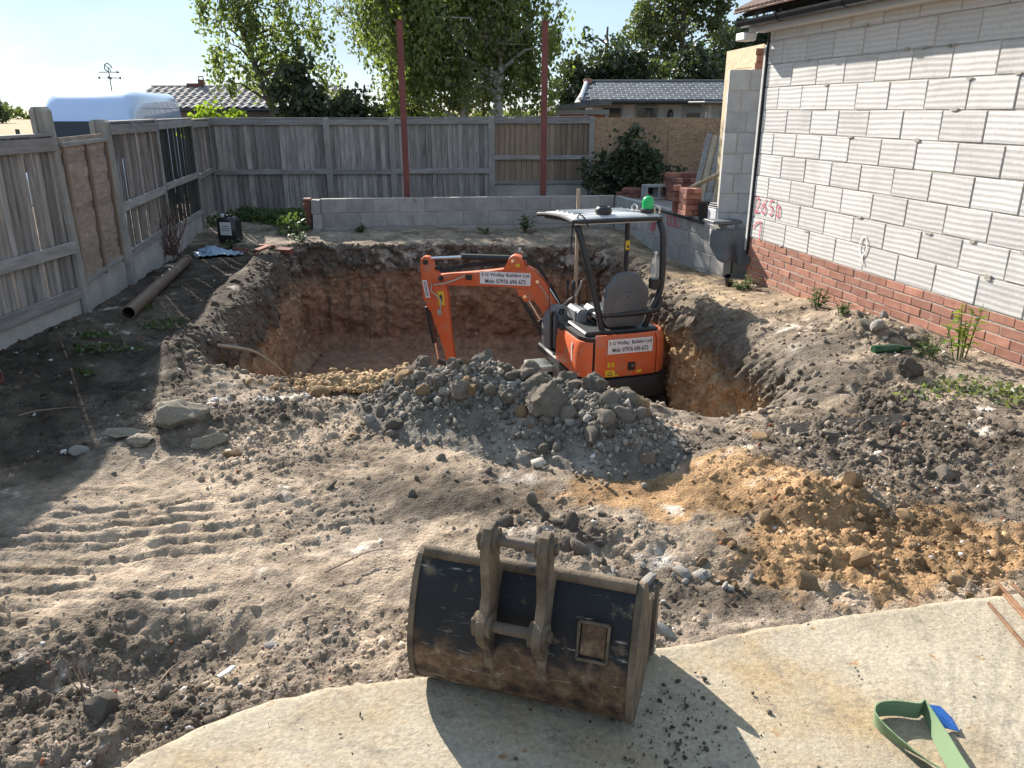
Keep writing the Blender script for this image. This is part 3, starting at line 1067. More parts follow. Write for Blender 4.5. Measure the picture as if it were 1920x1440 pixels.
# eaves
EZ = 2.53
MB().box((HL / 2 - .06, -.065, EZ), (HL + .2, .15, .018)).build('soffit', M['white_paint'], HOUSE)
m = basic('fascia_grey', (.33, .33, .33), (.43, .43, .42), 3, .6, .05, 30, 0)
MB().box((HL / 2 - .06, -.151, EZ + .05), (HL + .2, .022, .12), ch=.003).build('fascia', m, HOUSE)
gp = [(math.cos(a) * .062, math.sin(a) * .066) for a in np.linspace(PI, 2 * PI, 11)] + [(math.cos(a) * .056, math.sin(a) * .060 + .001) for a in np.linspace(2 * PI, PI, 11)]
g = MB()
gx0, gx1 = -.22, HL + .1
gv = [Vector((gx0, p[0], p[1])) for p in gp] + [Vector((gx1, p[0], p[1])) for p in gp]
n = len(gp)
g.add(gv, [(i, (i + 1) % n, (i + 1) % n + n, i + n) for i in range(n)] + [tuple(range(n)), tuple(reversed(range(n, 2 * n)))])
g.box((gx0 - .008, 0, -.015), (.016, .12, .085), ch=.006)
GUT = g.build('gutter', M['gutter'], HOUSE, loc=(0, -.225, EZ + .10))
for x in (.55, 1.6, 2.65, 3.7, 4.75, 5.8):
    bb = MB()
    bp = [(math.cos(a) * .068, math.sin(a) * .072) for a in np.linspace(PI, 2 * PI, 11)] + [(.066, .02), (-.066, .02)]
    bv = [Vector((x - .02, p[0], p[1])) for p in bp] + [Vector((x + .02, p[0], p[1])) for p in bp]
    n = len(bp)
    bb.add(bv, [(i, (i + 1) % n, (i + 1) % n + n, i + n) for i in range(n)] + [tuple(range(n)), tuple(reversed(range(n, 2 * n)))])
    bb.box((x, .03, .03), (.03, .06, .02))
    bb.build('gutter_bracket', M['gutter'], GUT)
ROOF = MB().add([(-.2, -.25, EZ + .165), (HL, -.25, EZ + .165), (HL, 3.2, EZ + 2.1), (-.2, 3.2, EZ + 2.1),
                 (-.2, -.20, EZ + .135), (HL, -.20, EZ + .135), (HL, 3.2, EZ + 2.05), (-.2, 3.2, EZ + 2.05)],
                [(0, 1, 2, 3), (7, 6, 5, 4), (0, 4, 5, 1), (1, 5, 6, 2), (2, 6, 7, 3), (3, 7, 4, 0)]).build('roof', M['grey_dark'], HOUSE)
m = basic('concrete_roof_tile', (.115, .075, .06), (.20, .13, .10), 9, .9, .3, 60, .25)
sl = math.atan2(1.94, 3.64)
tm = MB()
for i in range(4):                                   # double roman profile
    x = (i - 1.5) * .08
    tm.tube([(x, -.2, .0), (x, .2, .0)], .028, 6)
tm.box((0, 0, -.012), (.33, .42, .02), ch=.004)
tmesh = tm.mesh('tile', True)
tmesh.materials.append(m)
for r_ in range(8):
    for c_i in range(14):
        d = .14 + r_ * .32
        obj('tile', tmesh, m, ROOF, loc=(-.05 + c_i * .33 + rb.uniform(-.003, .003), -.27 + d * math.cos(sl), EZ + .205 + d * math.sin(sl)), rot=(sl - .05, 0, rb.uniform(-.006, .006)))
MB().box((-.20, -.17, EZ - .05), (.2, .14, .08), ch=.01).build('eaves_bracket', M['white_paint'], HOUSE)

# ---- stub of the rear wall: pier of grey blocks standing on the low wall
m = basic('grey_aerated_block', (.31, .32, .335), (.43, .44, .45), 5, .95, .4, 60, .1, spots=(4, .64, .08, (.30, .30, .20)))
PIER = empty('block_pier', (2.80, 9.22, 0), R(174), 'tall narrow pier of grey blocks at the far corner of the house wall', 'pier')
MB().box((.19, -.06, 1.28), (.352, .126, 1.78)).build('mortar_core', M['mortar'], PIER)
for k in range(8):
    z = .38 + k * .225
    sp = .22 if k % 2 == 0 else .14
    for a, b_ in ((0.0, sp), (sp, .37)):
        q = piece_mesh('block', round(b_ - a - .01, 3), .14, .214, .006, .004)
        obj('block', q, m, PIER, loc=((a + b_) / 2, -.06 + rb.uniform(-.003, .003), z + .1125), rot=(0, 0, rb.uniform(-.008, .008)))
t_ = MB(); t_.bar((.3, -.05, 2.185), (.12, -.05, 2.2), .012, .004); t_.build('wall_tie', M['rust'], PIER)
PIER2 = empty('brick_pier', (2.83, 9.42, 0), R(160), 'narrow raw red brick pier behind the top of the grey block pier', 'pier')
for k in range(5):
    q = piece_mesh('brick', .14, .1, .068, .004, .003)
    obj('brick', q, M['brick'], PIER2, loc=(rb.uniform(-.006, .006), 0, 2.07 + k * .075))
MB().box((0, .0, 1.2), (.10, .08, 1.68)).build('core', M['mortar'], PIER2)

# ---- low block walls round the far end of the pit
LW_A, LW_B, LW_C = Vector((-2.87, 11.76, 0)), Vector((1.60, 12.28, 0)), Vector((2.50, 9.02, 0))
LTOP = .50
LWB = empty('low_block_wall', LW_A, rz_of(LW_A, LW_B), 'low wall of dense grey concrete blocks along the back of the pit', 'wall')
lenb = (LW_B - LW_A).length
MB().box((lenb / 2, .043, LTOP - .39), (lenb - .02, .07, .77)).build('mortar_core', M['mortar'], LWB)
lay_courses(LWB, lenb, LTOP - 4 * .214, 4, .388, .214, .1, .010, M['conc_block'], 'block', y=.05, ch=.005, jit=.003, offs=(.5, .0))
for k, dx in enumerate((0, .012, -.006)):
    q = piece_mesh('block', .2, .12, .21, .008, .006)
    obj('block', q, M['conc_block'], LWB, loc=(-.06 + dx, -.05, LTOP - .107 - k * .216), rot=(0, 0, R(88)))
LWS = empty('low_block_wall', LW_C, rz_of(LW_C, LW_B), 'low wall of grey concrete blocks running from the house corner to the back wall', 'wall')
lens = (LW_B - LW_C).length
MB().box((lens / 2, -.043, LTOP - .46), (lens - .02, .07, .90)).build('mortar_core', M['mortar'], LWS)
lay_courses(LWS, lens - .02, LTOP - 5 * .205, 5, .40, .205, .1, .010, M['conc_block'], 'block', y=-.05 , ch=.005, jit=.003, offs=(.2, .7))
six0 = [arc(0, 0, .05, .08, 0, 6.28), arc(.12, 0, .045, .075, .3, 6.0), arc(.24, 0, .045, .08, 0, 6.28)]
strokes(LWS, 'sprayed_figure', six0, .018, M['spray_red'], .0035, (1.25, LTOP - .13))
strokes(LWS, 'sprayed_figure', [arc(0, 0, .06, .06, .3, 5), arc(.02, -.02, .04, .08, 2, 7), [(-.1, .08), (.08, -.1)], [(-.1, -.08), (.12, .06)], [(-.02, .12), (.0, -.14)]], .016, M['spray_red'], .0035, (1.95, LTOP - .25))
# outer brick leaf at the open end of the back wall
BP = empty('brick_pier', (LW_A.x - .20, LW_A.y + .02, 0), rz_of(LW_A, LW_B), 'slim pier of old red bricks beside the end of the low back wall', 'pier')
for k in range(10):
    q = piece_mesh('brick', .105, .215, .064, .004, .003)
    obj('brick', q, M['brick_old'], BP, loc=(rb.uniform(-.008, .008), .06, LTOP - .03 - k * .074), rot=(0, 0, rb.uniform(-.04, .04)))
MB().box((0, .06, LTOP - .38), (.08, .18, .70)).build('mortar_core', M['mortar'], BP)
MB().box((.09, .10, LTOP - .40), (.05, .16, .74)).build('cavity_strip', M['black_plastic'], BP)
# raised floor behind the side wall
m = basic('screed', (.16, .15, .135), (.25, .235, .215), 3, .95, .4, 40, 0)
rf = MB()
poly = [(LW_B.x + .12, LW_B.y + .03), (LW_C.x + .12, LW_C.y + .03), (2.95, 9.05), (4.2, 9.2), (4.2, 13.4), (1.75, 13.4)]
n = len(poly)
rf.add([(x, y, .43) for x, y in poly] + [(x, y, -.4) for x, y in poly], [tuple(range(n)), tuple(reversed(range(n, 2 * n)))] + [(i, i + n, (i + 1) % n + n, (i + 1) % n) for i in range(n)])
tag(rf.build('raised_floor', m), kind='structure')

# ------------------------------------------------------------------ fences
FP = [Vector((-3.78, 3.55, 0)), Vector((-3.70, 6.46, 0)), Vector((-4.02, 7.95, 0)), Vector((-4.42, 9.97, 0)), Vector((-4.78, 12.0, 0)), Vector((-5.12, 13.6, 0))]


def gz(x, y):
    return float(ground_base(np.array([x]), np.array([y]))[0])


def conc_post(p, top, label, lean=0.0, w=.105, rz=R(12), group='concrete fence posts'):
    root = empty('fence_post', (p.x, p.y, gz(p.x, p.y) - .25), rz, label, 'fence post', group)
    h = top - gz(p.x, p.y) + .25
    q = MB()
    o = w / 2
    pts = [(-o, -o), (o, -o), (o, -.028), (o - .022, -.028), (o - .022, .028), (o, .028), (o, o), (-o, o), (-o, .028), (-o + .022, .028), (-o + .022, -.028), (-o, -.028)]
    # slots face along the fence (local y): swap axes
    vs, n = [], len(pts)
    for zz, k in ((0, 1), (h - .03, 1), (h, .72)):
        vs += [(b2 * k, a2 * k, zz) for a2, b2 in pts]
    fs = [tuple(reversed(range(n))), tuple(range(2 * n, 3 * n))]
    for r_ in (0, 1):
        for i in range(n):
            j = (i + 1) % n
            fs.append((r_ * n + i, r_ * n + j, (r_ + 1) * n + j, (r_ + 1) * n + i))
    q.add(vs, fs)
    q.build('shaft', M['conc_post'], root)
    root.rotation_euler = (0, lean, rz)
    return root


def board_panel(a, b, za, ztop, label, mat, nb, rails, gravel=.28, railside=-1, lean=0.0, group='fence panels', gaps=.004, gmat=None, zvar=.006, sub_gravel=None):
    """upright feather-edge boards with rails, between two posts"""
    a, b = Vector(a), Vector(b)
    d = (b - a); ln = d.length; dn = d.normalized()
    a2, ln = a + dn * .03, ln - .06
    root = empty('timber_fence', (a2.x, a2.y, za), rz_of(a, b), label, 'fence', group)
    h = ztop - za
    if gravel:
        MB().box((ln / 2, 0, gravel / 2 - .06), (ln, .045, gravel + .12), ch=.006).build('gravel_board', gmat or M['gravel_board'], root)
    pit_ = ln / nb
    z0 = gravel + .004
    bmesh_ = []
    for v_ in range(4):
        w = pit_ * 1.12
        q = MB()
        q.add([(-w / 2, -.009, 0), (w / 2, -.003, 0), (w / 2, .005, 0), (-w / 2, .011, 0),
               (-w / 2, -.009, h - z0), (w / 2, -.003, h - z0), (w / 2, .005, h - z0), (-w / 2, .011, h - z0)],
              [(3, 2, 1, 0), (4, 5, 6, 7), (0, 1, 5, 4), (1, 2, 6, 5), (2, 3, 7, 6), (3, 0, 4, 7)])
        bmesh_.append(q.mesh('board'))
    for i in range(nb):
        obj('board', rb.choice(bmesh_), mat, root, loc=((i + .5) * pit_ + rb.uniform(-gaps, gaps), rb.uniform(-.003, .003), z0 - rb.uniform(0, zvar)),
            rot=(rb.uniform(-.004, .004), rb.uniform(-.0035, .0035) * (1 + gaps * 120), R(9) + rb.uniform(-.03, .03)), scale=(rb.uniform(.90, .99) if gaps > .005 else rb.uniform(.96, 1.02), 1, 1))
    for (zf, rh, rt) in rails:
        q = MB().box((ln / 2, railside * (.016 + rt / 2), 0), (ln, rt, rh), ch=.004)
        q.build('rail', M['rail'], root, loc=(0, 0, za * 0 + zf * h - rh / 2), rot=(0, rb.uniform(-.006, .006), 0))
    MB().box((ln / 2, -.004 * railside, h + .012), (ln, .07, .022), ch=.004).build('capping', M['rail'], root)
    root.rotation_euler[0] = lean
    return root


conc_post(FP[1], 1.775, 'tallest concrete fence post, beside the pinkish overlap panel', R(-1.0), .125)
conc_post(FP[2], 1.665, 'thick concrete fence post behind the overlap panel, by the brown pipe', R(-.6), .15)
conc_post(FP[3], 1.655, 'concrete post between the plain grey and the dark fence panel', 0, .10)
conc_post(FP[4], 1.635, 'slim concrete post just behind the dark fence panel', 0, .10)
conc_post(FP[5], 1.635, 'concrete corner post where the side fence meets the back fence', 0, .11)
zf = lambda p: gz(p.x, p.y)
board_panel(FP[0], FP[1], .04, 1.555, 'wide side fence panel of narrow grey boards nearest the camera', M['wood_grey'], 30, [(.995, .10, .03), (.46, .095, .035), (.20, .10, .03)], .20, -1, R(1.2), 'side fence panels', .004)
board_panel(FP[2], FP[3], .02, 1.625, 'side fence panel of grey boards with a dead climber at its foot', M['wood_grey'], 22, [(.995, .10, .03), (.52, .09, .035), (.22, .08, .03)], .28, -1, R(.8), 'side fence panels', .009)
board_panel(FP[3], FP[4], .0, 1.62, 'dark stained side fence panel with light showing through its gaps', M['wood_dark'], 22, [(.995, .09, .03), (.54, .08, .035), (.20, .07, .03)], .27, -1, R(.8), 'side fence panels', .013)
board_panel(FP[4], FP[5], .0, 1.60, 'short grey side fence panel next to the corner post', M['wood_grey'], 17, [(.995, .09, .03), (.52, .08, .035)], .12, -1, 0, 'side fence panels', .012)
# overlap panel: wavy horizontal boards, battens
a, b = FP[1], FP[2]
a2 = a + (b - a).normalized() * .06
LAP = empty('timber_fence', (a2.x, a2.y, .05), rz_of(a, b), 'pinkish overlap fence panel of horizontal wavy-edged boards', 'fence', 'side fence panels')
ln = (b - a).length - .21
MB().box((ln / 2, 0, .10), (ln + .05, .05, .36), ch=.006).build('gravel_board', M['gravel_board'], LAP)
zz = .285
while zz < 1.40:
    q = MB(); n = 16
    top, bot_ = [], []
    for i in range(n + 1):
        x = ln * i / n
        bot_.append((x, zz - .012 + .010 * math.sin(x * 9 + zz * 30) + rb.uniform(-.004, .004)))
        top.append((x, zz + .125))
    poly = bot_ + top[::-1]
    q.prism(poly, .008)
    q.build('lap_board', M['wood_lap'], LAP, loc=(0, -.004 - .004, 0), rot=(R(-3.2) * 0, 0, 0)).rotation_euler = (0, 0, 0)
    zz += .108
for i, o_ in enumerate([x for x in LAP.children if x.name.startswith('lap_board')]):
    o_.location.y = -.012 + (.005 if i % 2 else -.004)
for x in (.03, ln * .5, ln - .03):
    MB().box((x, -.035, .84), (.04, .022, 1.16), ch=.003).build('batten', M['wood_brown'], LAP)
MB().box((ln / 2, -.02, 1.435), (ln, .05, .04), ch=.004).build('capping', M['rail'], LAP)
MB().box((ln / 2, -.03, .30), (ln, .03, .04), ch=.004).build('bottom_rail', M['rail'], LAP)
LAP.rotation_euler[0] = R(1.0)

BQ = [FP[5], Vector((-3.13, 13.7, 0)), Vector((-2.04, 13.78, 0)), Vector((-.35, 13.88, 0)), Vector((1.38, 14.0, 0))]
conc_post(BQ[1], 1.635, 'concrete post in the back fence above the end of the low block wall', 0, .105, R(90), 'back fence posts')
conc_post(BQ[2], 1.64, 'concrete post in the back fence close to the red steel column', 0, .105, R(90), 'back fence posts')
conc_post(BQ[3], 1.665, 'concrete post in the middle of the back fence, between the two red columns', 0, .105, R(90), 'back fence posts')
conc_post(BQ[4], 1.65, 'last concrete post of the back fence, against the chipboard hoarding', 0, .09, R(90), 'back fence posts')
wide = [(.995, .09, .03), (.50, .085, .035)]
board_panel(BQ[0], BQ[1], -.02, 1.61, 'long grey back fence panel next to the fence corner', M['wood_grey'], 20, wide, .10, -1, 0, 'back fence panels', .003, M['rail'])
board_panel(BQ[1], BQ[2], -.02, 1.61, 'narrow grey back fence panel before the red steel column', M['wood_grey'], 12, wide, .10, -1, 0, 'back fence panels', .003)
board_panel(BQ[2], BQ[3], -.02, 1.62, 'dark weathered back fence panel behind the first red steel column', M['wood_grey'], 18, wide, .10, -1, 0, 'back fence panels', .003)
board_panel(BQ[3], BQ[4], .0, 1.63, 'browner back fence panel behind the second red steel column', M['wood_brown'], 17, [(.995, .09, .03), (.62, .07, .035), (.36, .06, .03)], .52, -1, 0, 'back fence panels', .003)

# ---- chipboard hoarding
m, nt, b = newmat('strand_board')
v = coords(nt, True)
vo = node(nt, 'ShaderNodeTexVoronoi', Scale=17.0)
mp = nt.nodes.new('ShaderNodeMapping'); mp.inputs['Scale'].default_value = (1.0, 1.0, 3.0); mp.inputs['Rotation'].default_value = (0, .6, 0)
nt.links.new(v, mp.inputs['Vector']); 
wn = node(nt, 'ShaderNodeTexNoise', Scale=6.0, Detail=4.0)
nt.links.new(v, wn.inputs['Vector'])
ad = nt.nodes.new('ShaderNodeVectorMath'); ad.operation = 'ADD'
nt.links.new(mp.outputs[0], ad.inputs[0]); nt.links.new(wn.outputs['Color'], ad.inputs[1])
nt.links.new(ad.outputs[0], vo.inputs['Vector'])
sepc = nt.nodes.new('ShaderNodeSeparateColor'); nt.links.new(vo.outputs['Color'], sepc.inputs[0])
c = ramp(nt, sepc.outputs[0], [(0, (.22, .13, .075)), (.5, (.33, .21, .125)), (1, (.42, .29, .185))])
c = mix(nt, 1.0, c, ramp(nt, noise(nt, v, 2.0, 5, .6), [(.3, (.8, .8, .8)), (.7, (1.12, 1.12, 1.12))]), 'MULTIPLY')
nt.links.new(c, b.inputs['Base Color']); b.inputs['Roughness'].default_value = .75
bump(nt, b, sepc.outputs[1], .2, .004)
M['osb'] = m
HO = empty('hoarding', (1.42, 13.98, -.17), rz_of((1.42, 13.98), (3.95, 13.6)), 'brown chipboard hoarding closing the back corner behind the dark bush', 'hoarding')
for i in range(2):
    MB().box((.63 + i * 1.26, 0, .90), (1.25, .018, 1.80), ch=.002).build('sheet', M['osb'], HO)
for i in range(3):
    MB().box((.05 + i * 1.22, .05, .9), (.05, .08, 1.8)).build('stud', M['wood_new'], HO)
OS = empty('chipboard_sheet', (2.86, 9.50, .43), rz_of((2.86, 9.50), (2.76, 10.75)), 'tall sunlit chipboard sheet standing behind the grey block pier', 'board')
OS_ = MB(); OS_.add([(0, 0, 0), (1.24, 0, 0), (1.24, 0, 2.03), (0, 0, 2.03), (0, -.018, 0), (1.24, -.018, 0), (1.24, -.018, 2.03), (0, -.018, 2.03)],
                    [(3, 2, 1, 0), (4, 5, 6, 7), (0, 1, 5, 4), (1, 2, 6, 5), (2, 3, 7, 6), (3, 0, 4, 7)])
M['osb_pale'] = basic('pale_strand_board', (.42, .31, .18), (.58, .47, .31), 9, .75, .15, 30, 0, (1, 1, 2.5))
OS_.build('sheet', M['osb_pale'], OS)
MB().box((.6, -.06, 1.0), (.05, .07, 2.0)).build('stud', M['wood_new'], OS)

# ---- two red steel columns
for (x, y, lab) in ((-1.68, 12.62, 'red oxide steel column standing nearer the birch, left of the pair'), (.50, 12.72, 'red oxide steel column nearer the chipboard hoarding')):
    root = empty('steel_column', (x, y, -.1), R(8 if x < 0 else -4), lab, 'column', 'red steel columns')
    q = MB()
    H_ = 3.1
    q.box((0, -.046, H_ / 2), (.095, .009, H_)); q.box((0, .046, H_ / 2), (.095, .009, H_)); q.box((0, 0, H_ / 2), (.008, .083, H_))
    q.build('section', M['red_steel'], root)
    MB().box((0, 0, H_ + .006), (.135, .12, .012), ch=.002).build('top_plate', M['red_steel'], root)
    MB().box((0, 0, .012), (.2, .2, .02), ch=.002).build('base_plate', M['red_steel'], root)
# ------------------------------------------------------------------ beyond the fence: van, outbuildings, trees
rd = random.Random(23)
GB = -.55                                            # ground level beyond the fence
M['van_paint_sky_tint'] = basic('van_paint_sky_tint', (.46, .58, .82), (.50, .62, .85), 2, .18, 0, 20, 0)  # white van: blue of the reflected sky is mixed into the paint colour
M['van_paint_sky_tint'].node_tree.nodes['Principled BSDF'].inputs['Coat Weight'].default_value = .5
M['glass_dark'] = basic('dark_glass', (.010, .014, .02), (.016, .02, .028), 2, .06, 0, 20, 0)
M['rubber'] = basic('rubber', (.014, .014, .014), (.03, .03, .03), 8, .8, .2, 40, 0)
VAN = empty('van', (-8.95, 17.15, GB + .04), R(10), 'high-roofed white van parked behind the side fence', 'van')
# local: -y is the front; origin under the foot of the roof dome
def loft(sections, name, mat, parent, smooth=True, bevel=0.0):
    q = MB(); n = len(sections[0]); vs = [v for s in sections for v in s]; fs = []
    for i in range(len(sections) - 1):
        for k in range(n):
            fs.append((i * n + k, i * n + (k + 1) % n, (i + 1) * n + (k + 1) % n, (i + 1) * n + k))
    fs += [tuple(reversed(range(n))), tuple(range((len(sections) - 1) * n, len(sections) * n))]
    q.add(vs, fs)
    return q.build(name, mat, parent, smooth, bevel)


def van_section(y, zb, zt, w, r):
    pts = [(-w, zb), (w, zb), (w, zb + .25), (w, zt - r - .25), (w - .04, zt - r)]
    for i in range(1, 7):
        a = i / 6 * PI / 2
        pts.append((w - .04 - r * (1 - math.cos(a)) , zt - r + r * math.sin(a)))
    pts += [(-x, z) for x, z in pts[::-1][:6]] + [(-w + .04, zt - r), (-w, zt - r - .25), (-w, zb + .25)]
    return [(x, y, z) for x, z in pts]


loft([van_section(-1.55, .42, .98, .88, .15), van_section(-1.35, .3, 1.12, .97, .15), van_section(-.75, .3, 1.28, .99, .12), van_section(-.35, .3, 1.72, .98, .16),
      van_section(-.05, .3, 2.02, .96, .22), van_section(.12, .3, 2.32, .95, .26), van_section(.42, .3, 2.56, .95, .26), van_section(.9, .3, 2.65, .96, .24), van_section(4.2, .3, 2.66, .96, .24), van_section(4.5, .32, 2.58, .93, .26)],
     'body', M['van_paint_sky_tint'], VAN)
q = MB(); q.add([(-.84, -.70, 1.34), (.84, -.70, 1.34), (.80, -.10, 2.0), (-.80, -.10, 2.0), (-.84, -.72, 1.32), (.84, -.72, 1.32), (.80, -.13, 2.02), (-.80, -.13, 2.02)],
                [(0, 1, 2, 3), (7, 6, 5, 4), (0, 4, 5, 1), (1, 5, 6, 2), (2, 6, 7, 3), (3, 7, 4, 0)])
q.build('windscreen', M['glass_dark'], VAN, loc=(0, -.02, .02))
for s in (-1, 1):
    MB().box((s * .985, .25, 1.62), (.02, .7, .42), ch=.004).build('side_window', M['glass_dark'], VAN)
    MB().box((s * .72, -1.52, .86), (.3, .12, .2), ch=.03).build('headlight', M['white_paint'], VAN)
    MB().box((s * 1.12, -.45, 1.45), (.2, .1, .3), ch=.03).build('mirror', M['black_plastic'], VAN)
    for yw in (-.85, 2.9):
        w_ = MB(); w_.tube([(s * .78, yw, .34), (s * 1.0, yw, .34)], .34, 20)
        wh = w_.build('wheel', M['rubber'], VAN, True)
        r_ = MB(); r_.tube([(s * .99, yw, .34), (s * 1.01, yw, .34)], .2, 16); r_.build('rim', M['grey_dark'], wh)
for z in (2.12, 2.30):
    MB().box((.962, 2.4, z), (.01, 3.4, .018)).build('side_rib', M['van_paint_sky_tint'], VAN)
MB().box((.964, 2.3, 1.98), (.012, 4.0, .02)).build('seam', M['grey_dark'], VAN)

# low building with a pantiled roof, behind the van
M['timber_clad'] = basic('brown_cladding', (.07, .05, .04), (.12, .09, .07), 4, .9, .3, 20, .1, (1, 1, 6))
M['pantile'] = basic('grey_pantile', (.17, .155, .148), (.26, .24, .23), 8, .85, .2, 60, .18)
M['slate'] = basic('slate', (.055, .062, .07), (.11, .12, .13), 8, .5, .25, 60, .28)
OB = empty('outbuilding', (-11.4, 24.2, GB), R(-2), 'low brown outbuilding with a grey tiled roof behind the van', 'building')
Lb = 6.0
MB().box((Lb / 2, 1.7, 1.15), (Lb - .3, 3.2, 2.3)).build('wall', M['timber_clad'], OB)
sl1 = math.atan2(.58, 1.6)
rf = MB().add([(0, 0, 2.36), (Lb, 0, 2.36), (Lb, 1.75, 2.96), (0, 1.75, 2.96), (Lb, 3.5, 2.36), (0, 3.5, 2.36), (0, 0, 2.30), (Lb, 0, 2.30), (Lb, 3.5, 2.30), (0, 3.5, 2.30)],
              [(0, 1, 2, 3), (3, 2, 4, 5), (0, 3, 5, 9, 6), (1, 7, 8, 4, 2), (6, 7, 1, 0), (5, 4, 8, 9), (6, 9, 8, 7)]).build('roof', M['pantile'], OB)
t_ = MB()
n = 6
pv = []
for yy_ in (-.16, .16):
    for i in range(n + 1):
        x = -.125 + .25 * i / n
        pv.append((x, yy_, .022 * math.sin(i / n * 2 * PI) + .02))
t_.add(pv, [(i, i + 1, i + 2 + n, i + 1 + n) for i in range(n)])
t_.add([(p[0], p[1], p[2] - .018) for p in pv], [(i + 1 + n, i + 2 + n, i + 1, i) for i in range(n)])
t_.add([pv[i] for i in range(n + 1)] + [(pv[i][0], pv[i][1], pv[i][2] - .018) for i in range(n + 1)], [(i, i + n + 1, i + n + 2, i + 1) for i in range(n)])
ptile = t_.mesh('tile')
ptile.materials.append(M['pantile'])
for r_ in range(6):
    for c_i in range(24):
        d = .13 + r_ * .29
        obj('tile', ptile, None, rf, loc=(.13 + c_i * .25, d * math.cos(sl1), 2.375 + d * math.sin(sl1)), rot=(sl1 - .06, 0, rd.uniform(-.01, .01)))
MB().tube([(0, 1.75, 2.97), (Lb, 1.75, 2.97)], .07, 10).build('ridge', M['pantile'], rf, True)
MB().tube([(0, -.05, 2.30), (Lb, -.05, 2.30)], .05, 8).build('gutter', M['gutter'], OB, True)
ch = MB(); ch.box((1.4, 1.75, 3.03), (.5, .2, .12), ch=.01); ch.box((1.6, 1.75, 3.12), (.16, .16, .16), ch=.01)
ch.tube([(1.53, 1.75, 3.2), (1.53, 1.75, 3.29), (1.67, 1.75, 3.29), (1.67, 1.75, 3.2)], .018, 6)
ch.build('ridge_vent', M['brick_old'], OB)

VANE = empty('weather_vane', (-10.6, 21.8, GB), 0, 'thin black weather vane on a pole above the van roof', 'weather vane')
q = MB(); q.tube([(0, 0, 0), (0, 0, 3.35)], .012, 6); q.build('pole', M['gutter'], VANE)
q = MB()
for a in range(4):
    q.tube([(0, 0, 3.1), (.24 * math.cos(a * PI / 2 + .35), .24 * math.sin(a * PI / 2 + .35), 3.1)], .009, 5)
    q.box((.25 * math.cos(a * PI / 2 + .35), .25 * math.sin(a * PI / 2 + .35), 3.1), (.03, .03, .06))
q.build('compass_arms', M['gutter'], VANE)
q = MB(); q.tube([(-.26, 0, 3.24), (.24, 0, 3.24)], .010, 5); q.prism([(.2, 3.21), (.3, 3.24), (.2, 3.27)], .01); q.tube([(-.02, 0, 3.24), (-.1, 0, 3.33), (-.08, 0, 3.42), (.0, 0, 3.46), (.07, 0, 3.40), (.10, 0, 3.34)], .014, 5); q.tube([(.06, 0, 3.24), (.03, 0, 3.34), (-.07, 0, 3.40)], .01, 5)
q.build('arrow_figure', M['gutter'], VANE)

# slate-roofed bungalow beyond the hoarding
M['render_wall'] = basic('painted_wall', (.28, .29, .29), (.36, .37, .37), 2, .8, .1, 30, 0)
M['wood_frame'] = basic('grey_frame', (.16, .17, .175), (.2, .21, .215), 3, .6, .05, 30, 0)
BG = empty('bungalow', (1.75, 21.0, GB + .13), R(-2), 'low pale building with a dark slate roof beyond the hoarding', 'building')
Lb = 6.6
MB().box((Lb / 2 + .1, 1.9, 1.18), (Lb - .5, 3.2, 2.36)).build('wall', M['render_wall'], BG)
sl2 = math.atan2(.47, 1.8)
rf = MB().add([(0, 0, 2.42), (Lb, 0, 2.42), (Lb, 1.8, 2.89), (.25, 1.8, 2.89), (Lb, 3.6, 2.42), (0, 3.6, 2.42), (0, 0, 2.38), (Lb, 0, 2.38), (Lb, 3.6, 2.38), (0, 3.6, 2.38)],
              [(0, 1, 2, 3), (3, 2, 4, 5), (0, 3, 5, 9, 6), (1, 7, 8, 4, 2), (6, 7, 1, 0), (5, 4, 8, 9), (6, 9, 8, 7)]).build('roof', M['slate'], BG)
sm = box_mesh('slate', .235, .30, .014, .003)
sm.materials.append(M['slate'])
for r_ in range(9):
    for c_i in range(27):
        d = .10 + r_ * .205
        x = .14 + c_i * .24 + (.12 if r_ % 2 else 0)
        if x < .14 + .25 * (d / 1.8) or x > Lb - .1: continue
        obj('slate', sm, None, rf, loc=(x, d * math.cos(sl2), 2.435 + d * math.sin(sl2)), rot=(sl2 - .03, rd.uniform(-.01, .01), rd.uniform(-.012, .012)))
MB().tube([(.25, 1.8, 2.90), (Lb, 1.8, 2.90)], .06, 8).build('ridge', M['slate'], rf, True)
MB().tube([(.0, -.02, 2.44), (.25, 1.8, 2.92)], .055, 8).build('verge', M['white_paint'], rf, True)
MB().box((.27, 1.76, 2.92), (.22, .26, .14), ch=.03).build('ridge_end_tile', M['brick'], rf)
MB().tube([(0, -.06, 2.36), (Lb, -.06, 2.36)], .055, 8).build('gutter', M['gutter'], BG, True)
for x, w in ((.85, .55), (1.75, .6), (4.55, .5), (5.5, .6)):
    wd = MB().box((x, .285, 1.98), (w, .05, .6), ch=.006).build('window', M['wood_frame'], BG)
    MB().box((x, .255, 1.98), (w - .1, .02, .48)).build('pane', M['glass_dark'], wd)
    MB().box((x, .25, 1.66), (w + .08, .12, .04), ch=.005).build('sill', M['white_paint'], wd)
dr = MB().box((2.95, .285, 1.3), (.55, .05, 1.95), ch=.006).build('door', M['wood_frame'], BG)
MB().box((2.95, .255, 1.75), (.34, .02, .7)).build('pane', M['glass_dark'], dr)
for x in (2.35, 3.75):
    MB().lathe([(.03, 0), (.07, .03), (.07, .16), (.04, .22), (.01, .25)], 10, (x, .2, 1.95)).build('wall_lantern', M['gutter'], BG, True)

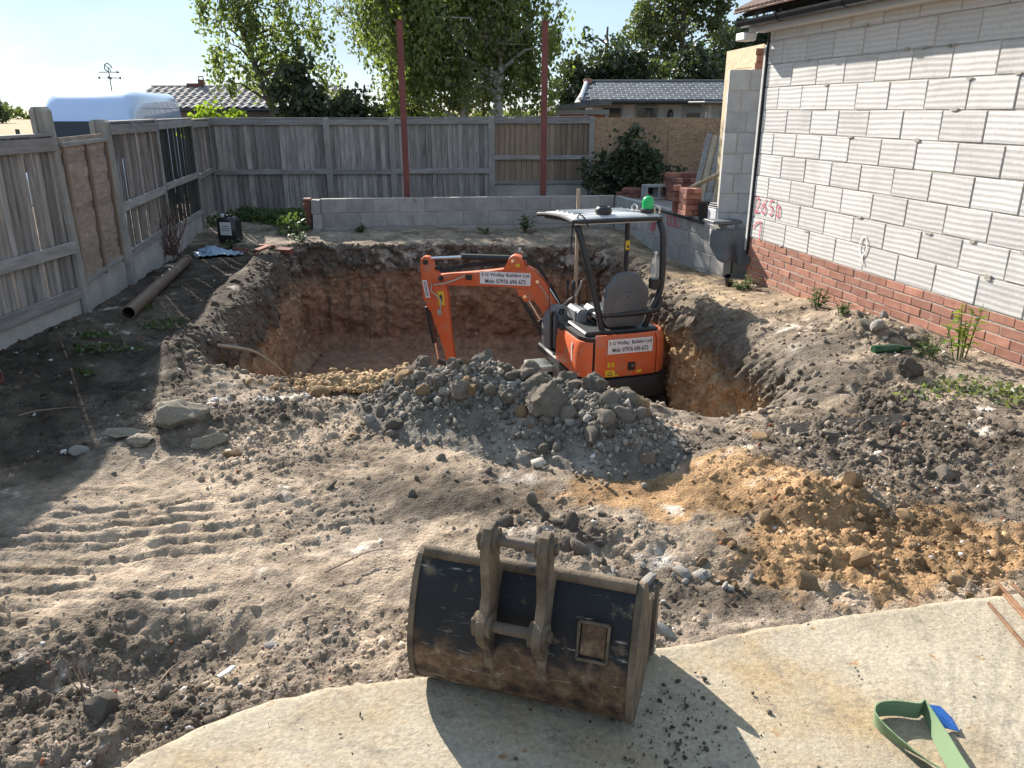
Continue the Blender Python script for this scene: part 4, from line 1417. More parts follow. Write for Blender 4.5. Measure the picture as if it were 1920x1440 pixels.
# open lean-to with a flat dark roof beside it
CP = empty('lean_to', (1.05, 18.6, GB), R(-4), 'dark flat-roofed lean-to with slim posts beside the bungalow', 'shelter')
q = MB().add([(-.05, -.3, 2.40), (1.15, -.3, 2.52), (1.3, 1.9, 2.50), (-.35, 1.9, 2.36), (-.05, -.3, 2.30), (1.15, -.3, 2.42), (1.3, 1.9, 2.4), (-.35, 1.9, 2.26)],
             [(3, 2, 1, 0), (4, 5, 6, 7), (0, 1, 5, 4), (1, 2, 6, 5), (2, 3, 7, 6), (3, 0, 4, 7)]); q.build('roof', M['slate'], CP)
for (x, y) in ((.0, -.2), (.62, -.2), (1.1, -.2), (1.2, 1.8), (-.25, 1.8)):
    MB().box((x, y, 1.15), (.07, .07, 2.3), ch=.005).build('post', M['wood_frame'], CP)
MB().box((.4, 1.88, 1.1), (1.5, .04, 2.2)).build('back_wall', M['brick_old'], CP)
MB().box((.55, -.22, 2.26), (1.2, .06, .1), ch=.004).build('beam', M['wood_frame'], CP)

PH = empty('patio_heater', (4.0, 16.6, GB), R(20), 'grey pyramid patio heater with a flat top beyond the hoarding', 'heater')
q = MB()
for a in range(4):
    x, y = math.cos(a * PI / 2 + .785), math.sin(a * PI / 2 + .785)
    q.bar((x * .26, y * .26, 0), (x * .12, y * .12, 2.42), .03, .03)
q.build('frame', M['wood_frame'], PH)
q = MB(); q.tube([(0, 0, .1), (0, 0, 2.4)], .05, 12); q.build('glass_tube', M['render_wall'], PH, True)
MB().box((0, 0, 2.45), (.62, .62, .035), ch=.01).build('top', M['wood_frame'], PH)
MB().box((0, 0, .2), (.5, .5, .4), ch=.02).build('base', M['wood_frame'], PH)

# post-and-rail fence far off by the field
FF = empty('field_fence', (-17.5, 26.0, GB), R(8), 'grey board fence at the edge of the field behind the van', 'fence')
for i in range(6):
    MB().box((i * 1.5, 0, .86), (.1, .1, 1.72), ch=.01).build('post', M['wood_dark'], FF)
for i in range(9):
    MB().box((3.75, .05, .12 + i * .165), (7.5, .025, .15), ch=.003).build('board', M['wood_grey'], FF)


# ---- trees
def leaf_cloud(centres, radii, counts, size, droop=0.0, seed=0, aspect=1.6):
    """quads, one per leaf, in clumps"""
    r = np.random.default_rng(seed)
    P = []
    for c, rad, n in zip(centres, radii, counts):
        d = r.normal(size=(n, 3))
        d /= np.linalg.norm(d, axis=1)[:, None] + 1e-9
        d *= (r.random((n, 1)) ** .45)
        P.append(np.array(c)[None] + d * np.array(rad)[None])
    P = np.concatenate(P)
    n = len(P)
    s = size * r.uniform(.6, 1.35, n)
    ax = r.normal(size=(n, 3)); ax[:, 2] -= droop
    ax /= np.linalg.norm(ax, axis=1)[:, None]
    o = r.normal(size=(n, 3))
    o -= ax * (o * ax).sum(1)[:, None]
    o /= np.linalg.norm(o, axis=1)[:, None] + 1e-9
    nrm_ = np.cross(ax, o)
    a = ax * (s * aspect / 2)[:, None]
    b2 = o * (s / 2)[:, None]
    fold = nrm_ * (s * .12)[:, None]
    V = np.stack([P - a, P + b2 * .95 + fold, P + a, P - b2 * .95 + fold], 1).reshape(-1, 3)
    F = np.arange(n * 4).reshape(n, 4)
    return V, F


def make_tree(name, label, cat, base, h, crown, n_leaf, leaf, leaf_mat, bark_mat, trunk_r=.12, lean=(0, 0), droop=0.0, clump=.32, n_clump=90, seed=0, group=None, stems=1, strand=1.0, trunk_top=.9):
    """crown: list of (cx, cy, cz, rx, ry, rz) lobes relative to the base"""
    r = np.random.default_rng(seed)
    root = empty(name, base, 0, label, cat, group)
    tops = []
    tk = MB()
    for s in range(stems):
        ang = s * 2.4
        ox, oy = (0, 0) if stems == 1 else (math.cos(ang) * .18, math.sin(ang) * .18)
        pts, rs = [], []
        for i in range(9):
            t = i / 8
            pts.append((ox * (1 + 2.5 * t) + lean[0] * t + .06 * math.sin(t * 7 + s) * h * .1, oy * (1 + 2.5 * t) + lean[1] * t + .05 * math.cos(t * 6 + s) * h * .1, h * trunk_top * t))
            rs.append(trunk_r * (1 - .85 * t) + .008)
        tk.tube(pts, rs, 9)
        tops.append(pts)
    vols = np.array([c[3] * c[4] * c[5] for c in crown]); vols = vols / vols.sum()
    cen, rad = [], []
    for k in range(n_clump):
        c = crown[r.choice(len(crown), p=vols)]
        d = r.normal(size=3); d /= np.linalg.norm(d)
        q_ = r.random() ** .4
        p = np.array(c[:3]) + d * q_ * np.array(c[3:])
        cen.append(p)
        k2 = clump * r.uniform(.6, 1.5)
        rad.append((k2, k2, k2 * strand * r.uniform(.7, 1.2)))
    for k in range(0, n_clump, 3):
        st = tops[k % stems]
        p = cen[k]
        zt = min(max((p[2] - .25 * np.hypot(p[0], p[1])) / (h * trunk_top), .12), .97)
        i = min(int(zt * 8), 7)
        a = Vector(st[i]).lerp(Vector(st[i + 1]), zt * 8 - i)
        b_ = Vector(p)
        mid = a.lerp(b_, .5) + Vector((0, 0, .12 * (b_ - a).length))
        tk.tube([a, a.lerp(mid, .6), mid, mid.lerp(b_, .6), b_], [trunk_r * .28 + .006, trunk_r * .2 + .005, trunk_r * .14 + .005, .007, .004], 5, caps=False)
    tk.build('trunk', bark_mat, root, True)
    w = r.random(n_clump) + .35
    cnt = np.maximum(3, (n_leaf * w / w.sum())).astype(int)
    V, F = leaf_cloud(cen, rad, cnt, leaf, droop, seed + 1)
    obj('crown', np_mesh('crown', V, F), leaf_mat, root)
    return root


make_tree('birch_tree', 'slender leaning birch with loose light foliage left of the big birch', 'tree', (-4.75, 18.2, GB), 6.4,
          [(-.6, 0, 4.6, 1.25, 1.2, 1.9), (-.9, 0, 3.6, 1.2, 1.0, 1.2), (.3, 0, 3.3, .75, .9, 1.1), (-.5, 0, 6.0, .9, .9, 1.3), (-.15, 0, 2.6, .5, .6, .55)], 9500, .060, M['leaf_birch'], M['bark'], .10, (-1.5, 0), 1.2, .20, 170, 1, None, 1, 2.6)
make_tree('birch_tree', 'big dense birch with hanging green foliage behind the back fence', 'tree', (-.72, 16.3, GB), 5.4,
          [(-.1, 0, 3.9, 1.7, 1.3, 1.5), (-1.25, 0, 3.6, 1.0, 1.0, 1.3), (1.0, 0, 3.7, .85, 1.0, 1.3), (-1.05, 0, 2.75, .85, .8, .7), (1.0, 0, 2.7, .75, .8, .65), (-1.55, 0, 4.2, .8, .8, 1.0), (.25, .6, 3.0, .6, .6, .7), (0, 0, 4.7, 1.4, 1.0, .6)], 34000, .060, M['leaf_birch'], M['birch_bark'], .14, (.12, 0), 1.6, .19, 330, 2, None, 2, 3.2)
make_tree('birch_tree', 'thin pale-leaved tree showing sky between the two birches', 'tree', (-3.0, 20.5, GB), 6.6,
          [(.1, 0, 4.6, 1.15, 1.1, 2.2), (-.5, 0, 5.2, .9, .9, 1.6), (.6, 0, 3.3, .7, .8, 1.0)], 8200, .062, M['leaf_olive'], M['bark'], .09, (.2, 0), .8, .3, 90, 3, None, 1, 1.3)
make_tree('garden_shrub', 'dark evergreen shrub at the foot of the leaning birch', 'shrub', (-4.55, 17.2, GB), 3.2,
          [(0, 0, 2.6, .5, .5, 1.0), (.35, 0, 2.1, .45, .5, .7)], 2600, .085, M['leaf_dark'], M['bark'], .06, (0, 0), .2, .22, 50, 4)
make_tree('garden_shrub', 'wide dark shrub over the back fence left of the big birch', 'shrub', (-3.1, 17.0, GB), 2.7,
          [(0, 0, 2.0, .85, .6, .6), (.75, 0, 2.1, .55, .5, .55), (-.5, 0, 2.35, .4, .4, .45)], 3600, .08, M['leaf_dark'], M['bark'], .06, (0, 0), .2, .22, 70, 5)
make_tree('garden_shrub', 'bright lime-green shrub peeping over the side of the back fence', 'shrub', (-5.6, 15.6, GB), 2.35,
          [(0, 0, 2.05, .55, .4, .32), (-.35, 0, 1.95, .4, .35, .25)], 1500, .07, M['leaf_lime'], M['bark'], .04, (0, 0), .4, .17, 40, 6)
make_tree('field_tree', 'dark dense tree directly behind the lean-to', 'tree', (3.1, 27.5, GB), 5.4,
          [(0, 0, 3.3, 1.2, 1.1, 1.5), (-.8, 0, 3.0, .9, 1.0, 1.3), (.7, 0, 3.6, .7, .8, 1.0)], 11000, .115, M['leaf_dark'], M['bark'], .15, (0, 0), .3, .42, 110, 7)
make_tree('field_tree', 'tall open-crowned ash tree rising above the slate roof', 'tree', (6.6, 33.0, GB), 9.0,
          [(-.6, 0, 6.2, 1.6, 1.4, 1.7), (.8, 0, 6.8, 1.5, 1.3, 1.5), (.1, 0, 7.6, 1.2, 1.1, 1.1), (1.6, 0, 5.4, 1.0, 1.0, 1.1), (-1.3, 0, 4.8, 1.0, .9, 1.0), (.3, 0, 4.0, 1.6, 1.0, .8)], 13000, .115, M['leaf_mid'], M['bark'], .2, (.2, 0), .3, .42, 120, 8)
make_tree('conifer_hedge', 'round clipped dark conifer behind the ridge of the slate roof', 'conifer', (6.0, 27.0, GB), 4.5,
          [(0, 0, 3.3, .78, .7, 1.1)], 3200, .11, M['leaf_dark'], M['bark'], .1, (0, 0), 0, .22, 80, 9)
make_tree('field_tree', 'grey-green bushy tree behind the slate roof, next to the chipboard sheet', 'tree', (8.3, 31.0, GB), 6.0,
          [(0, 0, 3.9, 1.4, 1.2, 1.7), (1.2, 0, 3.8, 1.2, 1.0, 1.6), (-.7, 0, 3.2, .9, .9, 1.1)], 10500, .11, M['leaf_olive'], M['bark'], .15, (0, 0), .3, .38, 110, 10)
make_tree('field_tree', 'dark treetop close under the house gutter', 'tree', (9.9, 30.0, GB), 6.2,
          [(0, 0, 4.4, 1.2, 1.1, 1.5), (.8, 0, 3.4, 1.0, 1.0, 1.4)], 7500, .11, M['leaf_dark'], M['bark'], .15, (0, 0), .3, .38, 80, 11)
make_tree('field_tree', 'low mid-green bush between the ash and the dark tree', 'shrub', (4.9, 30.0, GB), 4.2,
          [(0, 0, 2.9, 1.0, .9, 1.1), (.9, 0, 2.7, .9, .8, .8)], 6000, .105, M['leaf_mid'], M['bark'], .1, (0, 0), .3, .35, 70, 12)
make_tree('field_tree', 'distant clump of trees on the horizon beyond the field', 'tree', (-96, 150, GB), 4.5,
          [(0, 0, 2.2, 2.6, 3, 1.7), (-4.5, 0, 1.6, 3.0, 3, 1.1), (2.4, 0, 1.5, 1.6, 3, 1.1)], 2600, .4, M['leaf_mid'], M['bark'], .3, (0, 0), .2, 1.0, 80, 13)
hd = []
r13 = np.random.default_rng(77)
cen = [(x, 210 + r13.uniform(-8, 8), GB + r13.uniform(.5, 2.2)) for x in np.linspace(-260, 120, 260)]
V, F = leaf_cloud(cen, [(2.2, 2, r13.uniform(.8, 2.0)) for _ in cen], [14] * len(cen), 1.1, 0, 78)
tag(obj('far_treeline', np_mesh('far_treeline', V, F), M['leaf_mid']), 'far hedge line along the horizon across the field', 'hedge', kind='stuff')

# dark bush inside the corner
make_tree('dark_bush', 'dark leafy bush growing in front of the hoarding', 'bush', (1.95, 13.25, .0), 1.5,
          [(0, 0, .85, .55, .4, .55), (-.35, 0, .7, .45, .3, .4), (.4, 0, .75, .45, .3, .4), (.1, 0, 1.25, .3, .25, .25)], 3400, .055, M['leaf_dark'], M['bark'], .03, (0, 0), .2, .17, 90, 14)
# ------------------------------------------------------------------ the mini excavator
def paint(name, c1, c2, rough=.5, dirt=(.30, .25, .19), thr=.52):
    m, nt, b = newmat(name)
    v = coords(nt, True)
    col = ramp(nt, noise(nt, v, 3, 4, .6), [(.3, c1), (.7, c2)])
    f = ramp(nt, noise(nt, v, 7, 8, .72), [(thr, (0, 0, 0)), (thr + .16, (.75, .75, .75))])
    col = mix(nt, f, col, dirt)
    nt.links.new(col, b.inputs['Base Color'])
    b.inputs['Roughness'].default_value = rough
    bump(nt, b, noise(nt, v, 60, 5, .6), .08, .004)
    return m


M['orange'] = paint('orange_paint', (.56, .105, .032), (.66, .135, .042), .5)
M['machine_black'] = paint('machine_black', (.014, .015, .017), (.03, .031, .034), .5, (.16, .14, .12), .62)
M['machine_grey'] = paint('machine_grey', (.16, .165, .175), (.21, .215, .225), .6, (.28, .26, .22), .6)
M['seat'] = paint('seat_vinyl', (.085, .09, .10), (.125, .13, .14), .55, (.25, .23, .2), .66)
M['roof_pale'] = paint('canopy_roof', (.45, .46, .47), (.55, .56, .57), .4, (.34, .31, .27), .6)
M['chrome'] = basic('chrome', (.65, .65, .66), (.75, .75, .76), 4, .18, 0, 40, 0, metal=1.0)
M['sticker_white'] = basic('sticker_white', (.68, .68, .70), (.76, .76, .77), 4, .5, 0, 40, 0)
M['sticker_yellow'] = basic('sticker_yellow', (.62, .42, .02), (.7, .5, .04), 4, .5, 0, 40, 0)
M['ink'] = basic('ink', (.03, .035, .07), (.05, .055, .09), 4, .6, 0, 40, 0)
M['green_lens'] = basic('green_lens', (.01, .42, .10), (.02, .5, .14), 4, .25, 0, 40, 0)
M['tan_metal'] = basic('pale_metal', (.38, .37, .33), (.46, .45, .41), 6, .5, .1, 40, 0)

EX = empty('mini_excavator', (.955, 8.03, FLOOR_Z + .03), R(16.5), 'orange mini excavator with an open canopy standing in the pit', 'excavator')
# tracks
for s in (-1, 1):
    L2, rr = .52, .19
    prof = [(-L2 + math.cos(a) * rr, .2 + math.sin(a) * rr) for a in np.linspace(PI / 2, 1.5 * PI, 12)] + [(L2 + math.cos(a) * rr, .2 + math.sin(a) * rr) for a in np.linspace(-PI / 2, PI / 2, 12)]
    prof_i = [(-L2 + math.cos(a) * (rr - .03), .2 + math.sin(a) * (rr - .03)) for a in np.linspace(PI / 2, 1.5 * PI, 12)] + [(L2 + math.cos(a) * (rr - .03), .2 + math.sin(a) * (rr - .03)) for a in np.linspace(-PI / 2, PI / 2, 12)]
    q = MB(); n = len(prof); vs = []
    for x in (s * .375 - .115, s * .375 + .115):
        vs += [(x, p[0], p[1]) for p in prof] + [(x, p[0], p[1]) for p in prof_i]
    fs = []
    for i in range(n):
        j = (i + 1) % n
        fs += [(i, j, 2 * n + j, 2 * n + i), (n + j, n + i, 3 * n + i, 3 * n + j), (j, i, n + i, n + j), (2 * n + i, 2 * n + j, 3 * n + j, 3 * n + i)]
    q.add(vs, fs)
    tr = q.build('track', M['rubber'], EX)
    pts = []
    per = 0
    loop = prof + [prof[0]]
    for i in range(len(loop) - 1):
        a, b_ = Vector(loop[i]), Vector(loop[i + 1])
        ln = (b_ - a).length
        k = max(1, int(ln / .075))
        for j in range(k):
            pts.append((a.lerp(b_, (j + .5) / k), (b_ - a).normalized()))
    for i, (p, t) in enumerate(pts):
        rot = Matrix.Rotation(math.atan2(t.y, t.x), 3, 'X')
        MB().box((0, 0, 0), (.215, .028, .022), ch=.004).build('tread_bar', M['rubber'], tr, loc=(s * .375, p.x, p.y), rot=(math.atan2(t.y, t.x), 0, 0))
    MB().box((s * .375, 0, .2), (.16, 1.0, .2), ch=.02).build('track_frame', M['machine_grey'], EX)
    for y in (-.52, .52):
        w_ = MB(); w_.tube([(s * .28, y, .2), (s * .47, y, .2)], .15, 16); w_.build('sprocket' if y < 0 else 'idler', M['machine_black'], EX, True)
MB().box((0, 0, .30), (.55, .62, .16), ch=.02).build('undercarriage', M['machine_black'], EX)
MB().lathe([(.3, 0), (.3, .08)], 24, (0, 0, .38)).build('slew_ring', M['machine_black'], EX, True)
# dozer blade at the front
bl = MB()
bp = [(-.49, .95), (.49, .95), (.49, .99), (-.49, .99)]
bl.add([(-.49, .93, .04), (.49, .93, .04), (.49, .98, .04), (-.49, .98, .04), (-.49, .90, .17), (.49, .90, .17), (.49, .94, .17), (-.49, .94, .17), (-.49, .94, .31), (.49, .94, .31), (.49, .97, .31), (-.49, .97, .31)],
       [(3, 2, 1, 0), (0, 1, 5, 4), (1, 2, 6, 5), (2, 3, 7, 6), (3, 0, 4, 7), (4, 5, 9, 8), (5, 6, 10, 9), (6, 7, 11, 10), (7, 4, 8, 11), (8, 9, 10, 11)])
bl.bar((-.2, .25, .22), (-.2, .92, .16), .07, .08); bl.bar((.2, .25, .22), (.2, .92, .16), .07, .08)
bl.build('dozer_blade', M['machine_grey'], EX)


def plan(w, y0, y1, r, n=8):
    """left half-open outline of the tail, from front-left round the back to front-right"""
    pts = [(-w, y1)]
    for a in np.linspace(PI, 1.5 * PI, n): pts.append((-w + r + math.cos(a) * r, y0 + r + math.sin(a) * r))
    for k in (.33, .66): pts.append((-w + r + (2 * w - 2 * r) * k, y0 - .012))
    for a in np.linspace(1.5 * PI, 2 * PI, n): pts.append((w - r + math.cos(a) * r, y0 + r + math.sin(a) * r))
    pts.append((w, y1))
    return pts


def shell(name, pts, levels, thick, mat, parent=EX, bevel=.006):
    """curved panel standing on the outline pts; levels = [(z, inset)]"""
    q = MB(); n = len(pts)
    P2 = [Vector(p) for p in pts]
    nr = []
    for i in range(n):
        t = (P2[min(i + 1, n - 1)] - P2[max(i - 1, 0)]).normalized()
        nr.append(Vector((-t.y, t.x)))              # inward
    vs = []
    for z, ins in levels: vs += [(P2[i].x + nr[i].x * ins, P2[i].y + nr[i].y * ins, z) for i in range(n)]
    for z, ins in levels: vs += [(P2[i].x + nr[i].x * (ins + thick), P2[i].y + nr[i].y * (ins + thick), z) for i in range(n)]
    L_ = len(levels); o = L_ * n; fs = []
    for l in range(L_ - 1):
        for i in range(n - 1):
            fs.append((l * n + i, l * n + i + 1, (l + 1) * n + i + 1, (l + 1) * n + i))
            fs.append((o + l * n + i + 1, o + l * n + i, o + (l + 1) * n + i, o + (l + 1) * n + i + 1))
    for i in range(n - 1):
        fs.append((i + 1, i, o + i, o + i + 1))
        t = (L_ - 1) * n
        fs.append((t + i, t + i + 1, o + t + i + 1, o + t + i))
    for l in range(L_ - 1):
        fs.append((l * n, (l + 1) * n, o + (l + 1) * n, o + l * n))
        fs.append((l * n + n - 1, o + l * n + n - 1, o + (l + 1) * n + n - 1, (l + 1) * n + n - 1))
    q.add(vs, fs)
    return q.build(name, mat, parent, True, bevel)


out = plan(.485, -.69, .06, .20, 9)
N_ = len(out)
# counterweight: heavy dark belt, wider than the covers
q = MB()
cwp = plan(.50, -.74, .1, .22, 9)
vs = [(x, y, .43) for x, y in cwp] + [(x, y, .60) for x, y in cwp] + [(x * .985, y * .985, .64) for x, y in cwp]
n = len(cwp)
q.add(vs, [tuple(reversed(range(n))), tuple(range(2 * n, 3 * n))] + [(r_ * n + i, r_ * n + (i + 1) % n, (r_ + 1) * n + (i + 1) % n, (r_ + 1) * n + i) for r_ in (0, 1) for i in range(n)])
q.build('counterweight', M['machine_black'], EX, True)
lev = [(.655, .0), (.74, -.004), (.9, .0), (1.02, .012), (1.085, .04)]
# three covers with dark gaps between them
i1, i2 = 7, N_ - 4
def cut(p0, p1, k): return [(p0[j][0] * (1 - k) + p1[j][0] * k, p0[j][1] * (1 - k) + p1[j][1] * k) for j in (0,)]
left_pts = out[0:8]
mid_pts = [tuple(Vector(out[7]).lerp(Vector(out[8]), .35))] + out[8:15] if False else out[8:15]
COVL = shell('side_cover', left_pts, [(.655, .0), (.74, -.004), (.88, .0), (.97, .008), (1.02, .02)], .02, M['orange'])
COVR = shell('rear_cover', [(out[7][0] + .022, out[7][1] - .004)] + out[8:14], lev, .02, M['orange'])
COVE = shell('side_cover', [(out[13][0] + .016, out[13][1] + .006)] + out[14:], lev, .02, M['orange'])
# inner block that closes the engine bay
ip = plan(.455, -.655, .06, .19, 9)
q = MB(); n = len(ip)
q.add([(x, y, .62) for x, y in ip] + [(x, y, 1.06) for x, y in ip], [tuple(reversed(range(n))), tuple(range(n, 2 * n))] + [(i, (i + 1) % n, (i + 1) % n + n, i + n) for i in range(n)])
q.build('engine_bay', M['machine_black'], EX)
MB().box((0, .38, .60), (.94, .72, .10), ch=.02).build('floor_plate', M['machine_black'], EX)
MB().box((.33, .25, .82), (.28, .5, .42), ch=.03).build('side_tank', M['machine_black'], EX)
MB().box((-.44, -.02, .84), (.06, .16, .40), ch=.01).build('corner_post', M['machine_black'], EX)
MB().box((-.476, -.02, .88), (.004, .07, .12)).build('label_plate', M['sticker_white'], EX)
# rear cover details: name sticker, lock, warning labels, reflective strips
def on_rear(x, z, w, h, name, mat, d=.003, y=None, parent=COVR):
    yy_ = (-.706 if y is None else y)
    return MB().box((x, yy_ - d / 2, z), (w, d, h)).build(name, mat, parent)
ST = on_rear(.03, .975, .485, .15, 'name_sticker', M['sticker_white'], .004, -.700)
for txt, w, h, z in (('S G Wolley  Building Ltd', .455, .05, 1.008), ('Mob: 07976 696 672', .39, .046, .942)):
    tm = text_mesh('lettering', txt, w, h, .02, .0)
    obj('lettering', tm, M['ink'], COVR, loc=(.03, -.7055, z), rot=(R(90), 0, 0))
on_rear(.05, .76, .085, .085, 'lock_plate', M['machine_black'], .008, -.700)
on_rear(.06, .765, .03, .03, 'lock', M['chrome'], .006, -.708)
wl = on_rear(-.155, .70, .15, .07, 'warning_label', M['sticker_yellow'], .003, -.700)
q = MB(); q.prism([(-.030, -.02), (.030, -.02), (0, .028)], .002); q.prism([(.06, -.02), (.067, -.02), (.067, .02), (.06, .02)], .002)
q.build('warning_sign', M['ink'], COVR, loc=(-.18, -.7045, .698))
q = MB(); q.prism([(-.019, -.014), (.019, -.014), (0, .017)], .002); q.build('warning_field', M['sticker_yellow'], COVR, loc=(-.18, -.7062, .698))
on_rear(-.195, .79, .03, .05, 'warning_label', M['sticker_yellow'], .003, -.701)
on_rear(-.15, .79, .03, .05, 'warning_label', M['sticker_yellow'], .003, -.701)
on_rear(.135, .70, .06, .035, 'warning_label', M['sticker_yellow'], .003, -.700)
MB().box((-.487, -.42, .87), (.004, .022, .2)).build('reflective_strip', M['sticker_white'], COVL)
MB().tube([(-.46, -.56, .90), (-.475, -.57, .90)], .012, 8).build('bolt', M['chrome'], COVL)
MB().tube([(-.455, -.56, .68), (-.47, -.57, .68)], .012, 8).build('bolt', M['chrome'], COVL)
MB().box((.487, -.42, .93), (.004, .02, .16)).build('reflective_strip', M['sticker_white'], COVE)
# deck, seat, consoles, levers
MB().box((.0, -.30, 1.075), (.80, .52, .05), ch=.015).build('deck', M['machine_black'], EX)
SEAT = empty('seat_anchor', (0, 0, 0)) if False else None
q = MB()
sp = [(-.17, 1.10), (-.205, 1.16), (-.228, 1.26), (-.238, 1.36), (-.238, 1.43), (-.225, 1.49), (-.19, 1.54), (-.155, 1.575), (-.135, 1.615), (-.105, 1.645), (-.05, 1.66), (.05, 1.66), (.105, 1.645), (.135, 1.615), (.155, 1.575), (.19, 1.54), (.225, 1.49), (.238, 1.43), (.238, 1.36), (.228, 1.26), (.205, 1.16), (.17, 1.10)]
q.prism(sp, .09)
SB = q.build('seat_back', M['seat'], EX, True, .022, loc=(.04, -.36, 0), rot=(R(6), 0, 0))
SB.location.z = .03
q = MB(); q.prism([(x * .62, 1.15 + (z - 1.1) * .58) for x, z in sp], .012)
q.build('seat_back_panel', M['seat'], SB, True, .004, loc=(0, -.046, -.01))
MB().tube([(0, -.055, 1.42), (0, -.048, 1.42)], .012, 8).build('badge', M['chrome'], SB)
MB().box((.04, -.13, 1.19), (.46, .42, .12), ch=.04).build('seat_cushion', M['seat'], EX)
MB().box((.04, -.15, 1.11), (.3, .3, .06)).build('seat_base', M['machine_black'], EX)
for s in (-1, 1):
    MB().box((.04 + s * .31, .0, 1.15), (.12, .36, .16), ch=.03).build('console', M['machine_grey'], EX)
    q = MB(); q.tube([(.04 + s * .31, .12, 1.22), (.04 + s * .31, .14, 1.40)], .012, 8); q.lathe([(.018, 0), (.026, .03), (.022, .09), (.008, .11)], 10, (.04 + s * .31, .14, 1.37))
    q.build('joystick', M['machine_black'], EX, True)
# front-left fuel/cowl hump and hand rail beside the step
q = MB(); q.lathe([(.16, 0), (.18, .08), (.18, .26), (.15, .38), (.08, .46), (.05, .47)], 18)
q.build('cowl', M['machine_grey'], EX, True, loc=(-.30, .52, .66))
MB().box((-.1, .56, 1.02), (.34, .16, .14), ch=.03).build('lever_console', M['machine_black'], EX)
for x, c in ((-.16, 'machine_black'), (-.02, 'machine_black')):
    q = MB(); q.tube([(x, .58, 1.08), (x, .60, 1.34)], .009, 6); q.lathe([(.01, 0), (.018, .02), (.018, .06), (.006, .08)], 8, (x, .60, 1.32)); q.build('travel_lever', M[c], EX)
q = MB(); q.tube([(-.46, .34, 1.06), (-.47, .36, 1.38)], .006, 6); q.tube([(-.47, .36, 1.36), (-.47, .365, 1.50)], .011, 8)
q.build('lever', M['red_steel'], EX)
q = MB(); q.tube([(-.47, .06, .68), (-.47, .07, 1.06), (-.47, .10, 1.12), (-.46, .16, 1.14), (-.46, .24, 1.12), (-.46, .28, 1.06), (-.46, .28, .68)], .018, 8)
q.build('grab_rail', M['machine_black'], EX, True)
q = MB()
for i in range(6):
    x = -.30 + .06 * i
    q.tube([(x, .02 + rd.uniform(-.03, .03), 1.08), (x + rd.uniform(-.05, .05), .12, 1.16), (x + rd.uniform(-.1, .1), .3, 1.13), (x, .5, .98)], .011, 6)
q.build('hose_bundle', M['rubber'], EX, True)
q = MB(); q.tube([(-.3, .36, 1.16), (-.26, .28, 1.24), (-.2, .22, 1.30), (-.17, .2, 1.40), (-.16, .19, 1.46)], .012, 6); q.build('cable_loop', M['tan_metal'], EX, True)
MB().box((-.56, .40, .47), (.26, .34, .07), ch=.015).build('step_plate', M['tan_metal'], EX)
MB().box((-.58, .35, .36), (.14, .30, .13), ch=.02).build('step_side', M['orange'], EX)
# canopy
def smoothpath(P, k=5):
    P = [Vector(p) for p in P]; out_ = []
    for i in range(len(P) - 1):
        p0, p1, p2, p3 = P[max(i - 1, 0)], P[i], P[i + 1], P[min(i + 2, len(P) - 1)]
        for j in range(k):
            t = j / k
            out_.append(.5 * ((2 * p1) + (-p0 + p2) * t + (2 * p0 - 5 * p1 + 4 * p2 - p3) * t * t + (-p0 + 3 * p1 - 3 * p2 + p3) * t ** 3))
    return out_ + [P[-1]]


q = MB(); q.tube(smoothpath([(-.19, -.50, 1.05), (-.25, -.47, 1.35), (-.34, -.41, 1.75), (-.40, -.34, 2.03), (-.425, -.26, 2.15), (-.44, -.1, 2.165), (-.445, .2, 2.15), (-.45, .52, 2.125)]), .033, 12)
CAN = q.build('canopy_post', M['machine_black'], EX, True)
q = MB(); q.tube(smoothpath([(.28, -.46, 1.05), (.35, -.50, 1.30), (.42, -.49, 1.44), (.455, -.46, 1.62), (.465, -.42, 1.95), (.455, -.38, 2.09), (.44, -.28, 2.16), (.44, .0, 2.155), (.44, .5, 2.125)]), .033, 12)
q.build('canopy_post', M['machine_black'], EX, True)
q = MB(); q.tube(smoothpath([(-.21, -.50, 1.25), (-.1, -.525, 1.255), (.1, -.54, 1.26), (.30, -.54, 1.265), (.40, -.515, 1.29), (.445, -.48, 1.40)]), .028, 12); q.build('cross_bar', M['machine_black'], EX, True)
q = MB(); q.tube([(.41, .32, .9), (.41, .32, 2.15)], .028, 12); q.build('canopy_post', M['machine_black'], EX, True)
MB().box((.41, .289, 1.80), (.045, .006, .10)).build('warning_label', M['sticker_yellow'], EX)
MB().box((.41, .285, 1.785), (.018, .006, .03)).build('warning_sign', M['ink'], EX)
q = MB(); q.tube([(-.33, .1, 1.75), (-.25, .25, 2.1)], .008, 6); q.build('stay', M['machine_black'], EX)
rp = []
for (y, z) in ((-.36, 2.175), (-.30, 2.205), (.0, 2.195), (.35, 2.175), (.58, 2.155), (.63, 2.13)):
    rp.append([(-.47, y, z - .012), (-.44, y, z), (-.15, y, z + .012), (.15, y, z + .012), (.44, y, z), (.47, y, z - .012), (.47, y, z - .04), (-.47, y, z - .04)])
CR = loft(rp, 'canopy_roof', M['roof_pale'], EX, True, .008)
q = MB(); q.tube(smoothpath([(-.47, -.34, 2.165), (-.47, .0, 2.175), (-.47, .4, 2.15), (-.46, .62, 2.125), (.46, .62, 2.125), (.47, .4, 2.15), (.47, .0, 2.175), (.47, -.34, 2.165), (.3, -.37, 2.17), (-.3, -.37, 2.17), (-.47, -.34, 2.165)], 3), .022, 8)
q.build('roof_rim', M['machine_black'], CR, True)
for y in (-.2, -.05, .1, .25, .4):
    MB().box((0, y, 2.208 - max(0, y) * .06), (.76, .02, .012), ch=.004).build('roof_rib', M['roof_pale'], CR)
